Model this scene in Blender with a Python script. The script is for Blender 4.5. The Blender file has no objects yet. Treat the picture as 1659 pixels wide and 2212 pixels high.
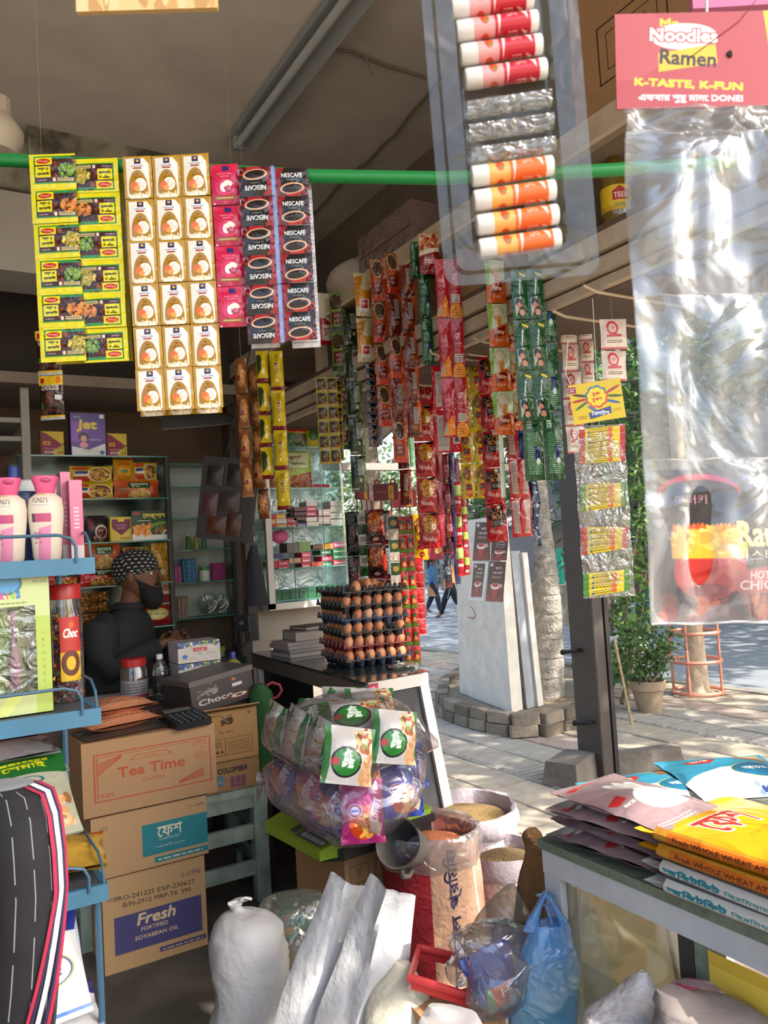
import bpy, math, random
import numpy as np
from mathutils import Matrix, Vector, noise as mnoise
RN = random.Random(11)
SC = bpy.context.scene
COL = SC.collection
# ---------------------------------------------------------------- camera
F, CX, CY = 1700.0, 829.5, 1106.0
CAM = np.array([0.0, 0.0, 1.3])
_yaw, _pit, _rol = math.radians(31), math.radians(3), 0.06
VF = np.array([math.sin(_yaw)*math.cos(_pit), math.cos(_yaw)*math.cos(_pit), math.sin(_pit)])
_r = np.array([math.cos(_yaw), -math.sin(_yaw), 0.0]); _u = np.cross(_r, VF)
IX = _r*math.cos(_rol)-_u*math.sin(_rol); IY = _u*math.cos(_rol)+_r*math.sin(_rol)
HX = _r; HF = np.array([math.sin(_yaw), math.cos(_yaw), 0.0])      # level right / level forward
def ray(u, v): return VF+IX*(u-CX)/F-IY*(v-CY)/F
def PZ(u, v, Z): return CAM+ray(u, v)*Z
def Pz(u, v, z): d = ray(u, v); return CAM+d*(z-CAM[2])/d[2]
def PX(u, v, x): d = ray(u, v); return CAM+d*(x-CAM[0])/d[0]
def PY(u, v, y): d = ray(u, v); return CAM+d*(y-CAM[1])/d[1]
def dep(p): return float((np.array(p)-CAM) @ VF)
cd = bpy.data.cameras.new('camera'); cam = bpy.data.objects.new('camera', cd); COL.objects.link(cam)
cd.sensor_fit = 'VERTICAL'; cd.sensor_height = 24; cd.lens = 24*F/2212; cd.clip_start = .02; cd.clip_end = 400
cam.matrix_world = Matrix(((IX[0], IY[0], -VF[0], CAM[0]), (IX[1], IY[1], -VF[1], CAM[1]), (IX[2], IY[2], -VF[2], CAM[2]), (0, 0, 0, 1)))
cd.dof.use_dof = True; cd.dof.focus_distance = 2.3; cd.dof.aperture_fstop = 9
SC.camera = cam
# ---------------------------------------------------------------- light
SUN = Vector((.40, -.58, .71)).normalized()
wd = bpy.data.worlds.new('sky'); SC.world = wd; wd.use_nodes = True
nt = wd.node_tree; sk = nt.nodes.new('ShaderNodeTexSky'); sk.sky_type = 'NISHITA'; sk.sun_disc = False
sk.sun_elevation = math.asin(SUN.z); sk.sun_rotation = math.atan2(SUN.x, SUN.y); sk.dust_density = 4; sk.air_density = 1.1
nt.links.new(sk.outputs[0], nt.nodes['Background'].inputs[0]); nt.nodes['Background'].inputs[1].default_value = .42
sl = bpy.data.lights.new('sun', 'SUN'); so = bpy.data.objects.new('sun', sl); COL.objects.link(so)
sl.energy = 6.5; sl.angle = .0095; sl.color = (1, .93, .82)
so.rotation_euler = SUN.to_track_quat('Z', 'Y').to_euler()
SC.view_settings.view_transform = 'Standard'; SC.view_settings.look = 'None'
SC.view_settings.exposure = 0.66; SC.view_settings.gamma = 1; SC.view_settings.use_curve_mapping = False
SC.cycles.transparent_max_bounces = 20; SC.cycles.max_bounces = 8; SC.cycles.diffuse_bounces = 5
SC.cycles.caustics_reflective = False; SC.cycles.caustics_refractive = False
# ---------------------------------------------------------------- materials
def lin(c): return tuple((x/12.92 if x <= .04045 else ((x+.055)/1.055)**2.4) for x in c)
def C(h):
    if not isinstance(h, str): return tuple(h)[:3]
    return tuple(int(h[i:i+2], 16)/255 for i in (0, 2, 4))
_M = {}
def pm(key, col, rough=.55, metal=0, bump=0, bs=30, vary=0, vs=6, trans=0, spec=.5, sss=0, coat=0):
    """principled material with optional procedural colour variation and relief"""
    k = (key, col if isinstance(col, str) else tuple(col), rough, metal, bump, bs, vary, vs, trans, coat)
    if k in _M: return _M[k]
    m = bpy.data.materials.new(key); m.use_nodes = True; t = m.node_tree; b = t.nodes['Principled BSDF']
    c = lin(C(col)); b.inputs['Base Color'].default_value = (*c, 1); b.inputs['Roughness'].default_value = rough
    b.inputs['Metallic'].default_value = metal; b.inputs['Specular IOR Level'].default_value = spec
    if trans: b.inputs['Transmission Weight'].default_value = trans
    if coat: b.inputs['Coat Weight'].default_value = coat; b.inputs['Coat Roughness'].default_value = .12
    tc = t.nodes.new('ShaderNodeTexCoord')
    if vary:
        n = t.nodes.new('ShaderNodeTexNoise'); n.inputs['Scale'].default_value = vs; n.inputs['Detail'].default_value = 5
        t.links.new(tc.outputs['Object'], n.inputs['Vector'])
        r = t.nodes.new('ShaderNodeMapRange'); r.inputs[1].default_value = .3; r.inputs[2].default_value = .7
        r.inputs[3].default_value = 1-vary; r.inputs[4].default_value = 1+vary*.6
        x = t.nodes.new('ShaderNodeVectorMath'); x.operation = 'SCALE'; x.inputs[0].default_value = c
        t.links.new(n.outputs[0], r.inputs[0]); t.links.new(r.outputs[0], x.inputs['Scale']); t.links.new(x.outputs[0], b.inputs['Base Color'])
    if bump:
        n = t.nodes.new('ShaderNodeTexNoise'); n.inputs['Scale'].default_value = bs; n.inputs['Detail'].default_value = 3
        t.links.new(tc.outputs['Object'], n.inputs['Vector'])
        bn = t.nodes.new('ShaderNodeBump'); bn.inputs['Strength'].default_value = bump; bn.inputs['Distance'].default_value = .02
        t.links.new(n.outputs[0], bn.inputs['Height']); t.links.new(bn.outputs[0], b.inputs['Normal'])
    _M[k] = m; return m
def film(key, tint='ffffff', gloss=.12, milk=.08, rough=.08, bump=.6, bs=18):
    """thin clear plastic: see-through, some gloss, some milky scatter"""
    k = ('film', key)
    if k in _M: return _M[k]
    m = bpy.data.materials.new(key); m.use_nodes = True; t = m.node_tree; t.nodes.remove(t.nodes['Principled BSDF'])
    out = t.nodes['Material Output']; c = (*lin(C(tint)), 1)
    tr = t.nodes.new('ShaderNodeBsdfTransparent'); tr.inputs[0].default_value = c
    gl = t.nodes.new('ShaderNodeBsdfGlossy'); gl.inputs['Roughness'].default_value = rough
    df = t.nodes.new('ShaderNodeBsdfDiffuse'); df.inputs[0].default_value = c
    tl = t.nodes.new('ShaderNodeBsdfTranslucent'); tl.inputs[0].default_value = c
    md = t.nodes.new('ShaderNodeMixShader'); md.inputs[0].default_value = .5
    t.links.new(df.outputs[0], md.inputs[1]); t.links.new(tl.outputs[0], md.inputs[2])
    m1 = t.nodes.new('ShaderNodeMixShader'); m1.inputs[0].default_value = milk
    t.links.new(tr.outputs[0], m1.inputs[1]); t.links.new(md.outputs[0], m1.inputs[2])
    lw = t.nodes.new('ShaderNodeLayerWeight'); lw.inputs[0].default_value = .35
    mr = t.nodes.new('ShaderNodeMapRange'); mr.inputs[3].default_value = gloss*.45; mr.inputs[4].default_value = min(1, gloss*4)
    t.links.new(lw.outputs['Facing'], mr.inputs[0])
    m2 = t.nodes.new('ShaderNodeMixShader'); t.links.new(mr.outputs[0], m2.inputs[0])
    t.links.new(m1.outputs[0], m2.inputs[1]); t.links.new(gl.outputs[0], m2.inputs[2]); t.links.new(m2.outputs[0], out.inputs[0])
    if bump:
        tc = t.nodes.new('ShaderNodeTexCoord'); n = t.nodes.new('ShaderNodeTexNoise'); n.inputs['Scale'].default_value = bs
        n.inputs['Distortion'].default_value = 1.2
        t.links.new(tc.outputs['Object'], n.inputs['Vector'])
        bn = t.nodes.new('ShaderNodeBump'); bn.inputs['Strength'].default_value = bump; bn.inputs['Distance'].default_value = .02
        t.links.new(n.outputs[0], bn.inputs['Height']); t.links.new(bn.outputs[0], gl.inputs['Normal']); t.links.new(bn.outputs[0], lw.inputs['Normal'])
    _M[k] = m; return m
# ---------------------------------------------------------------- flat print: a small painter that fills a texture in memory
_TX = {}
def _tri(s):
    if s in _TX: return _TX[s]
    c = bpy.data.curves.new('glyphs', 'FONT'); c.body = s; c.size = 1; c.resolution_u = 2
    o = bpy.data.objects.new('glyphs', c); m = o.to_mesh(); m.calc_loop_triangles()
    v = np.array([p.co[:2] for p in m.vertices]) if len(m.vertices) else np.zeros((0, 2))
    f = np.array([t.vertices[:] for t in m.loop_triangles]) if len(m.loop_triangles) else np.zeros((0, 3), int)
    o.to_mesh_clear(); bpy.data.objects.remove(o); bpy.data.curves.remove(c)
    if len(v): v = v-v.min(0)
    _TX[s] = (v, f); return v, f
class Art:
    def __init__(s, w, h, bg): s.w, s.h = w*2, h*2; s.a = np.empty((s.h, s.w, 3), np.float32); s.a[:] = C(bg)
    def _box(s, x0, y0, x1, y1): return max(0, int(x0)), max(0, int(y0)), min(s.w, int(x1)+1), min(s.h, int(y1)+1)
    def r(s, x0, y0, x1, y1, c):
        s.a[int(y0*s.h):int(math.ceil(y1*s.h)), int(x0*s.w):int(math.ceil(x1*s.w))] = C(c); return s
    def g(s, x0, y0, x1, y1, c0, c1, horiz=False):
        X0, Y0, X1, Y1 = int(x0*s.w), int(y0*s.h), int(math.ceil(x1*s.w)), int(math.ceil(y1*s.h)); n = (X1-X0) if horiz else (Y1-Y0)
        k = np.linspace(0, 1, max(n, 1))[:, None]; ra = np.array(C(c0))*(1-k)+np.array(C(c1))*k
        s.a[Y0:Y1, X0:X1] = ra[None, :, :] if horiz else ra[:, None, :]; return s
    def e(s, cx, cy, rx, ry, c, rot=0, ring=0):
        cx, cy, rx, ry = cx*s.w, cy*s.h, rx*s.w, ry*s.h; q = max(rx, ry); x0, y0, x1, y1 = s._box(cx-q, cy-q, cx+q, cy+q)
        if x1 <= x0 or y1 <= y0: return s
        yy, xx = np.mgrid[y0:y1, x0:x1]; dx, dy = xx-cx, yy-cy; a = math.radians(rot); ca, sa = math.cos(a), math.sin(a)
        d = ((dx*ca+dy*sa)/rx)**2+((dy*ca-dx*sa)/ry)**2; k = d <= 1
        if ring: k &= d >= (1-ring)**2
        s.a[y0:y1, x0:x1][k] = C(c); return s
    def _f(s, P, c):
        x0, y0, x1, y1 = s._box(P[:, 0].min(), P[:, 1].min(), P[:, 0].max(), P[:, 1].max())
        if x1 <= x0 or y1 <= y0: return
        yy, xx = np.mgrid[y0:y1, x0:x1]; xx = xx+.5; yy = yy+.5; k = np.zeros(xx.shape, bool); n = len(P)
        for i in range(n):
            (ax, ay), (bx, by) = P[i], P[(i+1) % n]
            if ay == by: continue
            k ^= ((ay > yy) != (by > yy)) & (xx < (bx-ax)*(yy-ay)/(by-ay)+ax)
        s.a[y0:y1, x0:x1][k] = c
    def p(s, pts, c): s._f(np.array([(x*s.w, y*s.h) for x, y in pts]), C(c)); return s
    def t(s, x, y, txt, h, c, w=None, rot=0, sh=0, an='c', bold=0):
        """text: box centred at x,y (or left-anchored), cap height h (fraction of height), width w (fraction of width)"""
        v, f = _tri(txt)
        if not len(f): return s
        mx = v.max(0); k = h*s.h/max(mx[1], .1); kx = (w*s.w/max(mx[0], .1)) if w else k
        q = v*[kx, k]; q[:, 0] += q[:, 1]*sh
        if an == 'c': q = q-(q.max(0)+q.min(0))/2
        else: q = q-[0, (q.max(0)[1])/2]
        a = math.radians(rot); ca, sa = math.cos(a), math.sin(a); X = x*s.w+q[:, 0]*ca+q[:, 1]*sa; Y = y*s.h-(q[:, 1]*ca-q[:, 0]*sa)
        P = np.stack([X, Y], 1); c = C(c)
        for dx, dy in ([(0, 0)] if not bold else [(bold*i, bold*j) for i in (-1, 0, 1) for j in (-1, 0, 1)]):
            for T in f: s._f(P[T]+[dx, dy], c)
        return s
    def n(s, x0, y0, x1, y1, cols, cnt=60, sz=.05, ell=None, seed=3):
        """scattered dabs, e.g. printed food"""
        q = random.Random(seed)
        for i in range(cnt):
            x, y = q.uniform(x0, x1), q.uniform(y0, y1)
            if ell and ((x-(x0+x1)/2)/((x1-x0)/2))**2+((y-(y0+y1)/2)/((y1-y0)/2))**2 > 1: continue
            k = sz*q.uniform(.5, 1.3); s.e(x, y, k, k*q.uniform(.3, .8)*s.w/s.h, q.choice(cols), q.uniform(0, 180))
        return s
    def line(s, x, y, w, n, gap, c, th=.012, seed=1):
        """rows of tiny unreadable small print"""
        q = random.Random(seed)
        for i in range(n):
            xx = x
            while xx < x+w:
                l = q.uniform(.02, .08)*max(1, w*2); s.r(xx, y+i*gap, min(xx+l, x+w), y+i*gap+th, c); xx += l+.015
        return s
    def bowl(s, cx, cy, rx, ry, food, rim='e8d8b8', inner='5a3018', seed=1):
        s.e(cx, cy, rx, ry, rim).e(cx, cy, rx*.86, ry*.84, inner)
        return s.n(cx-rx*.8, cy-ry*.78, cx+rx*.8, cy+ry*.78, food, 70, rx*.2, True, seed)
    def rot180(s): b = Art(1, 1, '000000'); b.w, b.h, b.a = s.w, s.h, s.a[::-1, ::-1].copy(); return b
    def img(s, name):
        a = s.a[:s.h//2*2, :s.w//2*2]; a = (a[0::2, 0::2]+a[1::2, 0::2]+a[0::2, 1::2]+a[1::2, 1::2])/4
        h, w = a.shape[:2]; im = bpy.data.images.new(name, w, h); px = np.ones((h, w, 4), np.float32); px[..., :3] = a[::-1]
        im.pixels.foreach_set(px.ravel()); im.update(); im.pack(); return im
def am(key, art, rough=.35, bump=.25, bs=25, spec=.5, metal=0):
    """material whose colour is a print"""
    if key in _M: return _M[key]
    m = bpy.data.materials.new(key); m.use_nodes = True; t = m.node_tree; b = t.nodes['Principled BSDF']
    i = t.nodes.new('ShaderNodeTexImage'); i.image = art.img(key); i.extension = 'EXTEND'
    t.links.new(i.outputs[0], b.inputs['Base Color']); b.inputs['Roughness'].default_value = rough; b.inputs['Specular IOR Level'].default_value = spec
    b.inputs['Metallic'].default_value = metal
    if bump:
        tc = t.nodes.new('ShaderNodeTexCoord'); n = t.nodes.new('ShaderNodeTexNoise'); n.inputs['Scale'].default_value = bs; n.inputs['Distortion'].default_value = .8
        t.links.new(tc.outputs['Object'], n.inputs['Vector'])
        bn = t.nodes.new('ShaderNodeBump'); bn.inputs['Strength'].default_value = bump; bn.inputs['Distance'].default_value = .02
        t.links.new(n.outputs[0], bn.inputs['Height']); t.links.new(bn.outputs[0], b.inputs['Normal'])
    _M[key] = m; return m
# ---------------------------------------------------------------- meshes
class MB:
    def __init__(s): s.v, s.f, s.uv, s.mi, s.m = [], [], [], [], None
    def add(s, vs, fs, uvs=None, mi=0):
        o = len(s.v); M = s.m
        s.v += [tuple(M @ Vector(p)) for p in vs] if M is not None else [tuple(map(float, p)) for p in vs]
        for k, f in enumerate(fs):
            s.f.append([o+i for i in f]); s.uv.append(uvs[k] if uvs else [(0, 0)]*len(f)); s.mi.append(mi)
        return s
    def box(s, x0, y0, z0, x1, y1, z1, mi=0, front=None, b=0):
        """box; faces carry full 0..1 uv; 'front' gives the -Y face another material; b chamfers the vertical edges"""
        if b:
            P = [(x0+b, y0), (x1-b, y0), (x1, y0+b), (x1, y1-b), (x1-b, y1), (x0+b, y1), (x0, y1-b), (x0, y0+b)]
            return s.prism(P, z0, z1, mi)
        v = [(x0, y0, z0), (x1, y0, z0), (x1, y1, z0), (x0, y1, z0), (x0, y0, z1), (x1, y0, z1), (x1, y1, z1), (x0, y1, z1)]
        q = [(0, 0), (1, 0), (1, 1), (0, 1)]
        s.add(v, [(0, 1, 5, 4)], [q], mi if front is None else front)
        return s.add(v, [(1, 2, 6, 5), (2, 3, 7, 6), (3, 0, 4, 7), (4, 5, 6, 7), (3, 2, 1, 0)], [q]*5, mi)
    def prism(s, P, z0, z1, mi=0):
        n = len(P); v = [(x, y, z0) for x, y in P]+[(x, y, z1) for x, y in P]
        return s.add(v, [tuple(range(n))[::-1], tuple(range(n, 2*n))]+[(i, (i+1) % n, n+(i+1) % n, n+i) for i in range(n)], None, mi)
    def grid(s, fn, nu, nv, mi=0, closed=False, u0=0, u1=1):
        """surface fn(u,v) for u,v in 0..1"""
        vs = [fn(i/nu, j/nv) for j in range(nv+1) for i in range(nu if closed else nu+1)]; W = nu if closed else nu+1; fs, uvs = [], []
        for j in range(nv):
            for i in range(nu):
                k = (i+1) % W if closed else i+1
                fs.append((j*W+i, j*W+k, (j+1)*W+k, (j+1)*W+i))
                a, b = u0+(u1-u0)*i/nu, u0+(u1-u0)*(i+1)/nu; uvs.append([(a, j/nv), (b, j/nv), (b, (j+1)/nv), (a, (j+1)/nv)])
        return s.add(vs, fs, uvs, mi)
    def tube(s, pts, r, n=8, mi=0, caps=True, closed=False):
        P = [Vector(p) for p in pts]; N = len(P); rs = r if isinstance(r, (list, tuple)) else [r]*N; vs, fs = [], []; up = None
        for i in range(N):
            d = (P[(i+1) % N]-P[i-1]) if closed else (P[min(i+1, N-1)]-P[max(i-1, 0)])
            d.normalize()
            if up is None: up = Vector((0, 0, 1)) if abs(d.z) < .9 else Vector((1, 0, 0))
            a = d.cross(up)
            if a.length < 1e-5: a = d.cross(Vector((0, 1, 0)))
            a.normalize(); b = a.cross(d).normalized(); up = b
            vs += [P[i]+(a*math.cos(t)+b*math.sin(t))*rs[i] for t in [2*math.pi*k/n for k in range(n)]]
        for i in range(N if closed else N-1):
            j = (i+1) % N
            fs += [(i*n+k, i*n+(k+1) % n, j*n+(k+1) % n, j*n+k) for k in range(n)]
        if caps and not closed: fs += [tuple(range(n))[::-1], tuple(range((N-1)*n, N*n))]
        return s.add(vs, fs, None, mi)
    def lathe(s, prof, n=20, c=(0, 0, 0), mi=0, jit=None, ell=1.0, caps=3):
        """prof: list of (radius, z); optional jit(angle, k) scales the radius"""
        vs = []; N = len(prof); fs, uvs = [], []
        for k, (r, z) in enumerate(prof):
            for i in range(n):
                a = 2*math.pi*i/n; q = r*(jit(a, k) if jit else 1); vs.append((c[0]+q*math.cos(a), c[1]+q*math.sin(a)*ell, c[2]+z))
        for k in range(N-1):
            for i in range(n):
                j = (i+1) % n; fs.append((k*n+i, k*n+j, (k+1)*n+j, (k+1)*n+i))
                uvs.append([(i/n, k/(N-1)), ((i+1)/n, k/(N-1)), ((i+1)/n, (k+1)/(N-1)), (i/n, (k+1)/(N-1))])
        if prof[0][0] > 1e-4 and caps & 1: fs.append(tuple(range(n))[::-1]); uvs.append([(0, 0)]*n)
        if prof[-1][0] > 1e-4 and caps & 2: fs.append(tuple(range((N-1)*n, N*n))); uvs.append([(0, 0)]*n)
        return s.add(vs, fs, uvs, mi)
    def ball(s, c, rx, ry, rz, nu=14, nv=9, mi=0, jit=0):
        vs = []; fs = []
        for j in range(nv+1):
            t = math.pi*j/nv
            for i in range(nu):
                a = 2*math.pi*i/nu; k = 1+(jit*RN.uniform(-1, 1) if jit else 0)
                vs.append((c[0]+rx*k*math.sin(t)*math.cos(a), c[1]+ry*k*math.sin(t)*math.sin(a), c[2]-rz*k*math.cos(t)))
        for j in range(nv):
            for i in range(nu): fs.append((j*nu+i, j*nu+(i+1) % nu, (j+1)*nu+(i+1) % nu, (j+1)*nu+i))
        return s.add(vs, fs, [[(0, f[0]//nu/nv)]*4 for f in fs], mi)
    def rings(s, rs, n=20, mi=0, jit=0, seed=0, caps=True, crease=0, cs=9):
        """rs: list of (centre, ax, ay) – elliptical sections lofted into one skin"""
        vs, fs, uvs = [], [], []; N = len(rs); q = random.Random(seed); ph = [q.uniform(0, 6.3) for _ in range(6)]
        for k, (c, ax, ay) in enumerate(rs):
            c, ax, ay = Vector(c), Vector(ax), Vector(ay)
            for i in range(n):
                a = 2*math.pi*i/n
                w = 1+jit*(.5*math.sin(3*a+ph[0]+k*.9)+.35*math.sin(5*a+ph[1]-k*.7)+.3*math.sin(8*a+ph[2]+k*1.7)+.25*math.sin(13*a+ph[3]+k*2.3)) if jit else 1
                p = c+(ax*math.cos(a)+ay*math.sin(a))*w
                if crease: p = p+(p-c)*(crease*(.6-2.2*abs(mnoise.noise(p*cs+Vector((seed, 0, 0))))+.8*mnoise.noise(p*cs*.5)))
                vs.append(p)
        for k in range(N-1):
            for i in range(n):
                j = (i+1) % n; fs.append((k*n+i, k*n+j, (k+1)*n+j, (k+1)*n+i))
                uvs.append([(i/n, k/(N-1)), ((i+1)/n, k/(N-1)), ((i+1)/n, (k+1)/(N-1)), (i/n, (k+1)/(N-1))])
        if caps: fs += [tuple(range(n))[::-1], tuple(range((N-1)*n, N*n))]; uvs += [[(0, 0)]*n]*2
        return s.add(vs, fs, uvs, mi)
    def pouch(s, w, h, t, nu=8, nv=10, mi=0, crimp=.06, wr=.0, seed=0, back=None, cx=0, cz=0):
        """a filled sachet: front on -Y, crimped ends, print uv over the front"""
        q = random.Random(seed); ph = [q.uniform(0, 6.3) for _ in range(4)]
        def sec(u, v, sg):
            x = (u-.5)*w; z = (v-.5)*h; e = min(v, 1-v)
            if e < crimp: y = .04*t
            else:
                ee = (e-crimp)/(.5-crimp); y = t*.5*max(0, math.sin(math.pi*u))**.55*math.sin(ee*math.pi/2)**.6
            y += wr*t*(math.sin(9*u+ph[0]+5*v)*.5+math.sin(14*v+ph[1]-3*u)*.5)*(1 if crimp < e else .4)
            x *= 1-.04*math.sin(math.pi*v) if t > .012 else 1
            return (cx+x, -sg*y, cz+z)
        s.grid(lambda u, v: sec(u, v, 1), nu, nv, mi)
        return s.grid(lambda u, v: sec(1-u, v, -1), nu, nv, mi if back is None else back)
    def out(s, name, mats, parent=None, smooth=False, kind=None, label=None):
        me = bpy.data.meshes.new(name); me.from_pydata(s.v, [], s.f)
        ul = me.uv_layers.new(name='UVMap'); ul.data.foreach_set('uv', np.array([c for f in s.uv for p in f for c in p], np.float32))
        mats = mats if isinstance(mats, (list, tuple)) else [mats]
        for m in mats: me.materials.append(m)
        if len(mats) > 1: me.polygons.foreach_set('material_index', s.mi)
        if smooth:
            me.polygons.foreach_set('use_smooth', [True]*len(me.polygons))
            if smooth != 'all': me.set_sharp_from_angle(angle=math.radians(40))
        o = bpy.data.objects.new(name, me); COL.objects.link(o)
        if parent is not None: o.parent = parent
        if kind: o['kind'] = kind
        if label: o['label'] = label
        return o
def tag(o, label, cat, group=None, kind=None):
    o['label'] = label; o['category'] = cat
    if group: o['group'] = group
    if kind: o['kind'] = kind
    return o
def thing(name, label, cat, loc=(0, 0, 0), rz=0, group=None, M=None):
    o = bpy.data.objects.new(name, None); o.empty_display_size = .05; COL.objects.link(o)
    if M is not None: o.matrix_world = M
    else: o.location = [float(x) for x in loc]; o.rotation_euler = (0, 0, rz)
    return tag(o, label, cat, group)
def struct(name, mb, mat, parent=None, smooth=False):
    o = mb.out(name, mat, parent, smooth)
    if parent is None: o['kind'] = 'structure'
    return o
def place(o, loc=None, rz=0, M=None):
    if M is not None: o.matrix_world = M
    else: o.location = [float(x) for x in loc]; o.rotation_euler = (0, 0, rz)
    return o
def dup(src, label=None, M=None, loc=None, rz=0, group=None):
    """a copy of a thing with copies of its parts and sub-parts"""
    def cp(o, par):
        c = o.copy(); COL.objects.link(c)
        if par is not None: c.parent = par
        for ch in [x for x in KIDS(o)]: cp(ch, c)
        return c
    r = cp(src, None); place(r, loc, rz, M) if (M is not None or loc is not None) else None
    if label: r['label'] = label
    if group: r['group'] = group
    return r
def KIDS(o): return [x for x in bpy.data.objects if x.parent == o]
def frame(o, xd, up=(0, 0, 1)):
    """matrix: origin o, local x along xd, local z near up, local -y is the front"""
    x = Vector([float(a) for a in xd]).normalized(); z = Vector([float(a) for a in up]); y = z.cross(x).normalized(); z = x.cross(y).normalized()
    return Matrix(((x.x, y.x, z.x, float(o[0])), (x.y, y.y, z.y, float(o[1])), (x.z, y.z, z.z, float(o[2])), (0, 0, 0, 1)))
def facing(o, deg=0, up=(0, 0, 1)):
    """frame at o whose front looks back at the viewer's side, turned by deg about the vertical"""
    a = math.radians(deg); xd = HX*math.cos(a)+HF*math.sin(a); return frame(o, xd, up)
V3 = lambda p: Vector([float(a) for a in p])
# ================================================================ setting
concrete = pm('dusty_concrete', '57524b', .9, bump=.3, bs=14, vary=.35, vs=5)
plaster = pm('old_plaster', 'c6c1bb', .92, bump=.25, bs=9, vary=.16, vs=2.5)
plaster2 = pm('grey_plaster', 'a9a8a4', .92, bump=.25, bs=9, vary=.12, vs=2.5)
brownwall = pm('brown_wall', '6a5646', .9, bump=.2, bs=12, vary=.2, vs=4)
struct('floor', MB().box(-2.6, -1.6, -.3, 1.74, 4.45, 0), concrete)
struct('ceiling', MB().box(-2.6, -1.0, 3.2, 2.15, 4.6, 3.35), plaster)
struct('added_eave', MB().box(2.15, -.72, 3.351, 2.6, 4.9, 3.45), plaster)  # unseen eave, added and cut to length to shape the sun patches
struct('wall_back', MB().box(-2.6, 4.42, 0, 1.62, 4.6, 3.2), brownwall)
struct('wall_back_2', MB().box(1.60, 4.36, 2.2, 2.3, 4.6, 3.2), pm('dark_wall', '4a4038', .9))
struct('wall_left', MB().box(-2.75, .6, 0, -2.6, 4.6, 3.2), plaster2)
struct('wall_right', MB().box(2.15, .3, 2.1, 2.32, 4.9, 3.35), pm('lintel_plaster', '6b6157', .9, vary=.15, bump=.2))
# beam in front of the back recess, mould stained at its top corner
mould = bpy.data.materials.new('mould_stained_plaster'); mould.use_nodes = True
_t = mould.node_tree; _b = _t.nodes['Principled BSDF']; _b.inputs['Roughness'].default_value = .95
_tc = _t.nodes.new('ShaderNodeTexCoord'); _n = _t.nodes.new('ShaderNodeTexNoise'); _n.inputs['Scale'].default_value = 7; _n.inputs['Detail'].default_value = 8
_t.links.new(_tc.outputs['Object'], _n.inputs['Vector'])
_cr = _t.nodes.new('ShaderNodeValToRGB'); _cr.color_ramp.elements[0].position = .38; _cr.color_ramp.elements[0].color = (*lin(C('4c4a42')), 1)
_cr.color_ramp.elements[1].position = .56; _cr.color_ramp.elements[1].color = (*lin(C('8f8d80')), 1)
_t.links.new(_n.outputs[0], _cr.inputs[0]); _t.links.new(_cr.outputs[0], _b.inputs['Base Color'])
struct('trim_1', MB().box(-2.6, 3.54, 2.93, 1.25, 3.84, 3.2).box(.46, 3.5, 3.0, 1.15, 3.54, 3.199), mould)
struct('trim_2', MB().box(-2.6, 3.56, 2.58, 1.25, 3.84, 2.925), plaster2)
# ---- ground, pavers
dust = pm('dusty_ground', 'a89a86', .95, bump=.3, bs=20, vary=.22, vs=3)
struct('pavement', MB().box(1.74, -6, -.42, 7.1, 12.5, -.325).box(-4, -6, -.42, 1.74, -1.6, -.325), dust)
pv = [pm('paver_grey', '9d978d', .92, bump=.25, bs=30, vary=.18, vs=9), pm('paver_red', 'a29083', .92, bump=.25, bs=30, vary=.2, vs=9), pm('paver_tan', 'a39886', .92, bump=.25, bs=30, vary=.22, vs=8)]
S_ = .36
def paver_mesh(groove, m):
    b = MB(); h = S_/2-.005; c = .008
    b.prism([(-h, -h), (h, -h), (h, h), (-h, h)], -.03, -.004); b.prism([(-h+c, -h+c), (h-c, -h+c), (h-c, h-c), (-h+c, h-c)], -.004, 0)
    if groove:
        for k in range(5): b.box(-h+.03, -h+.035+k*.066, 0, h-.03, -h+.07+k*.066, .006)
    o = b.out('paver', m); return o
pvs = [paver_mesh(g, m) for g in (0, 1) for m in pv]
pave = bpy.data.objects['pavement']; first = set(); npv = 0
for i in range(15):
    for j in range(24):
        x, y = 1.95+i*S_, 1.9+j*S_
        u = (x-CAM[0]); P_ = np.array([x, y, -.3]); Z_ = dep(P_); sx = CX+F*((P_-CAM) @ IX)/Z_; sy = CY-F*((P_-CAM) @ IY)/Z_
        if not (880 < sx < 1750 and sy < 2150) or npv >= 300: continue
        k = (0 if i % 5 in (0, 1) else 1 if i % 5 in (2,) else 2)+(3 if i % 5 == 0 else 0)
        if RN.random() < .12: k = RN.choice([0, 1, 2])
        s = pvs[k]; o = s if k not in first else s.copy()
        if k in first: COL.objects.link(o)
        first.add(k); npv += 1
        o.parent = pave; o.location = (x+RN.uniform(-.003, .003), y+RN.uniform(-.003, .003), -.3+RN.uniform(-.005, .003)); o.rotation_euler = (RN.uniform(-.006, .006), RN.uniform(-.006, .006), RN.uniform(-.01, .01)+math.pi/2*RN.randint(0, 1)*(0 if k > 2 else 1))
for k, s in enumerate(pvs):
    if k not in first: bpy.data.objects.remove(s)
asphalt = pm('asphalt', '83878c', .9, bump=.25, bs=60, vary=.1, vs=2)
struct('road', MB().box(7.25, -30, -.5, 22, 70, -.35), asphalt)
struct('trim_3', MB().box(7.1, -6, -.5, 7.25, 30, -.29), pm('kerb_stone', '8b857b', .9, vary=.25, bump=.3))
struct('pavement_far', MB().box(22, -30, -.5, 60, 90, -.2), dust)
struct('land', MB().box(-60, -60, -.6, 60, 90, -.52), dust)
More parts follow.
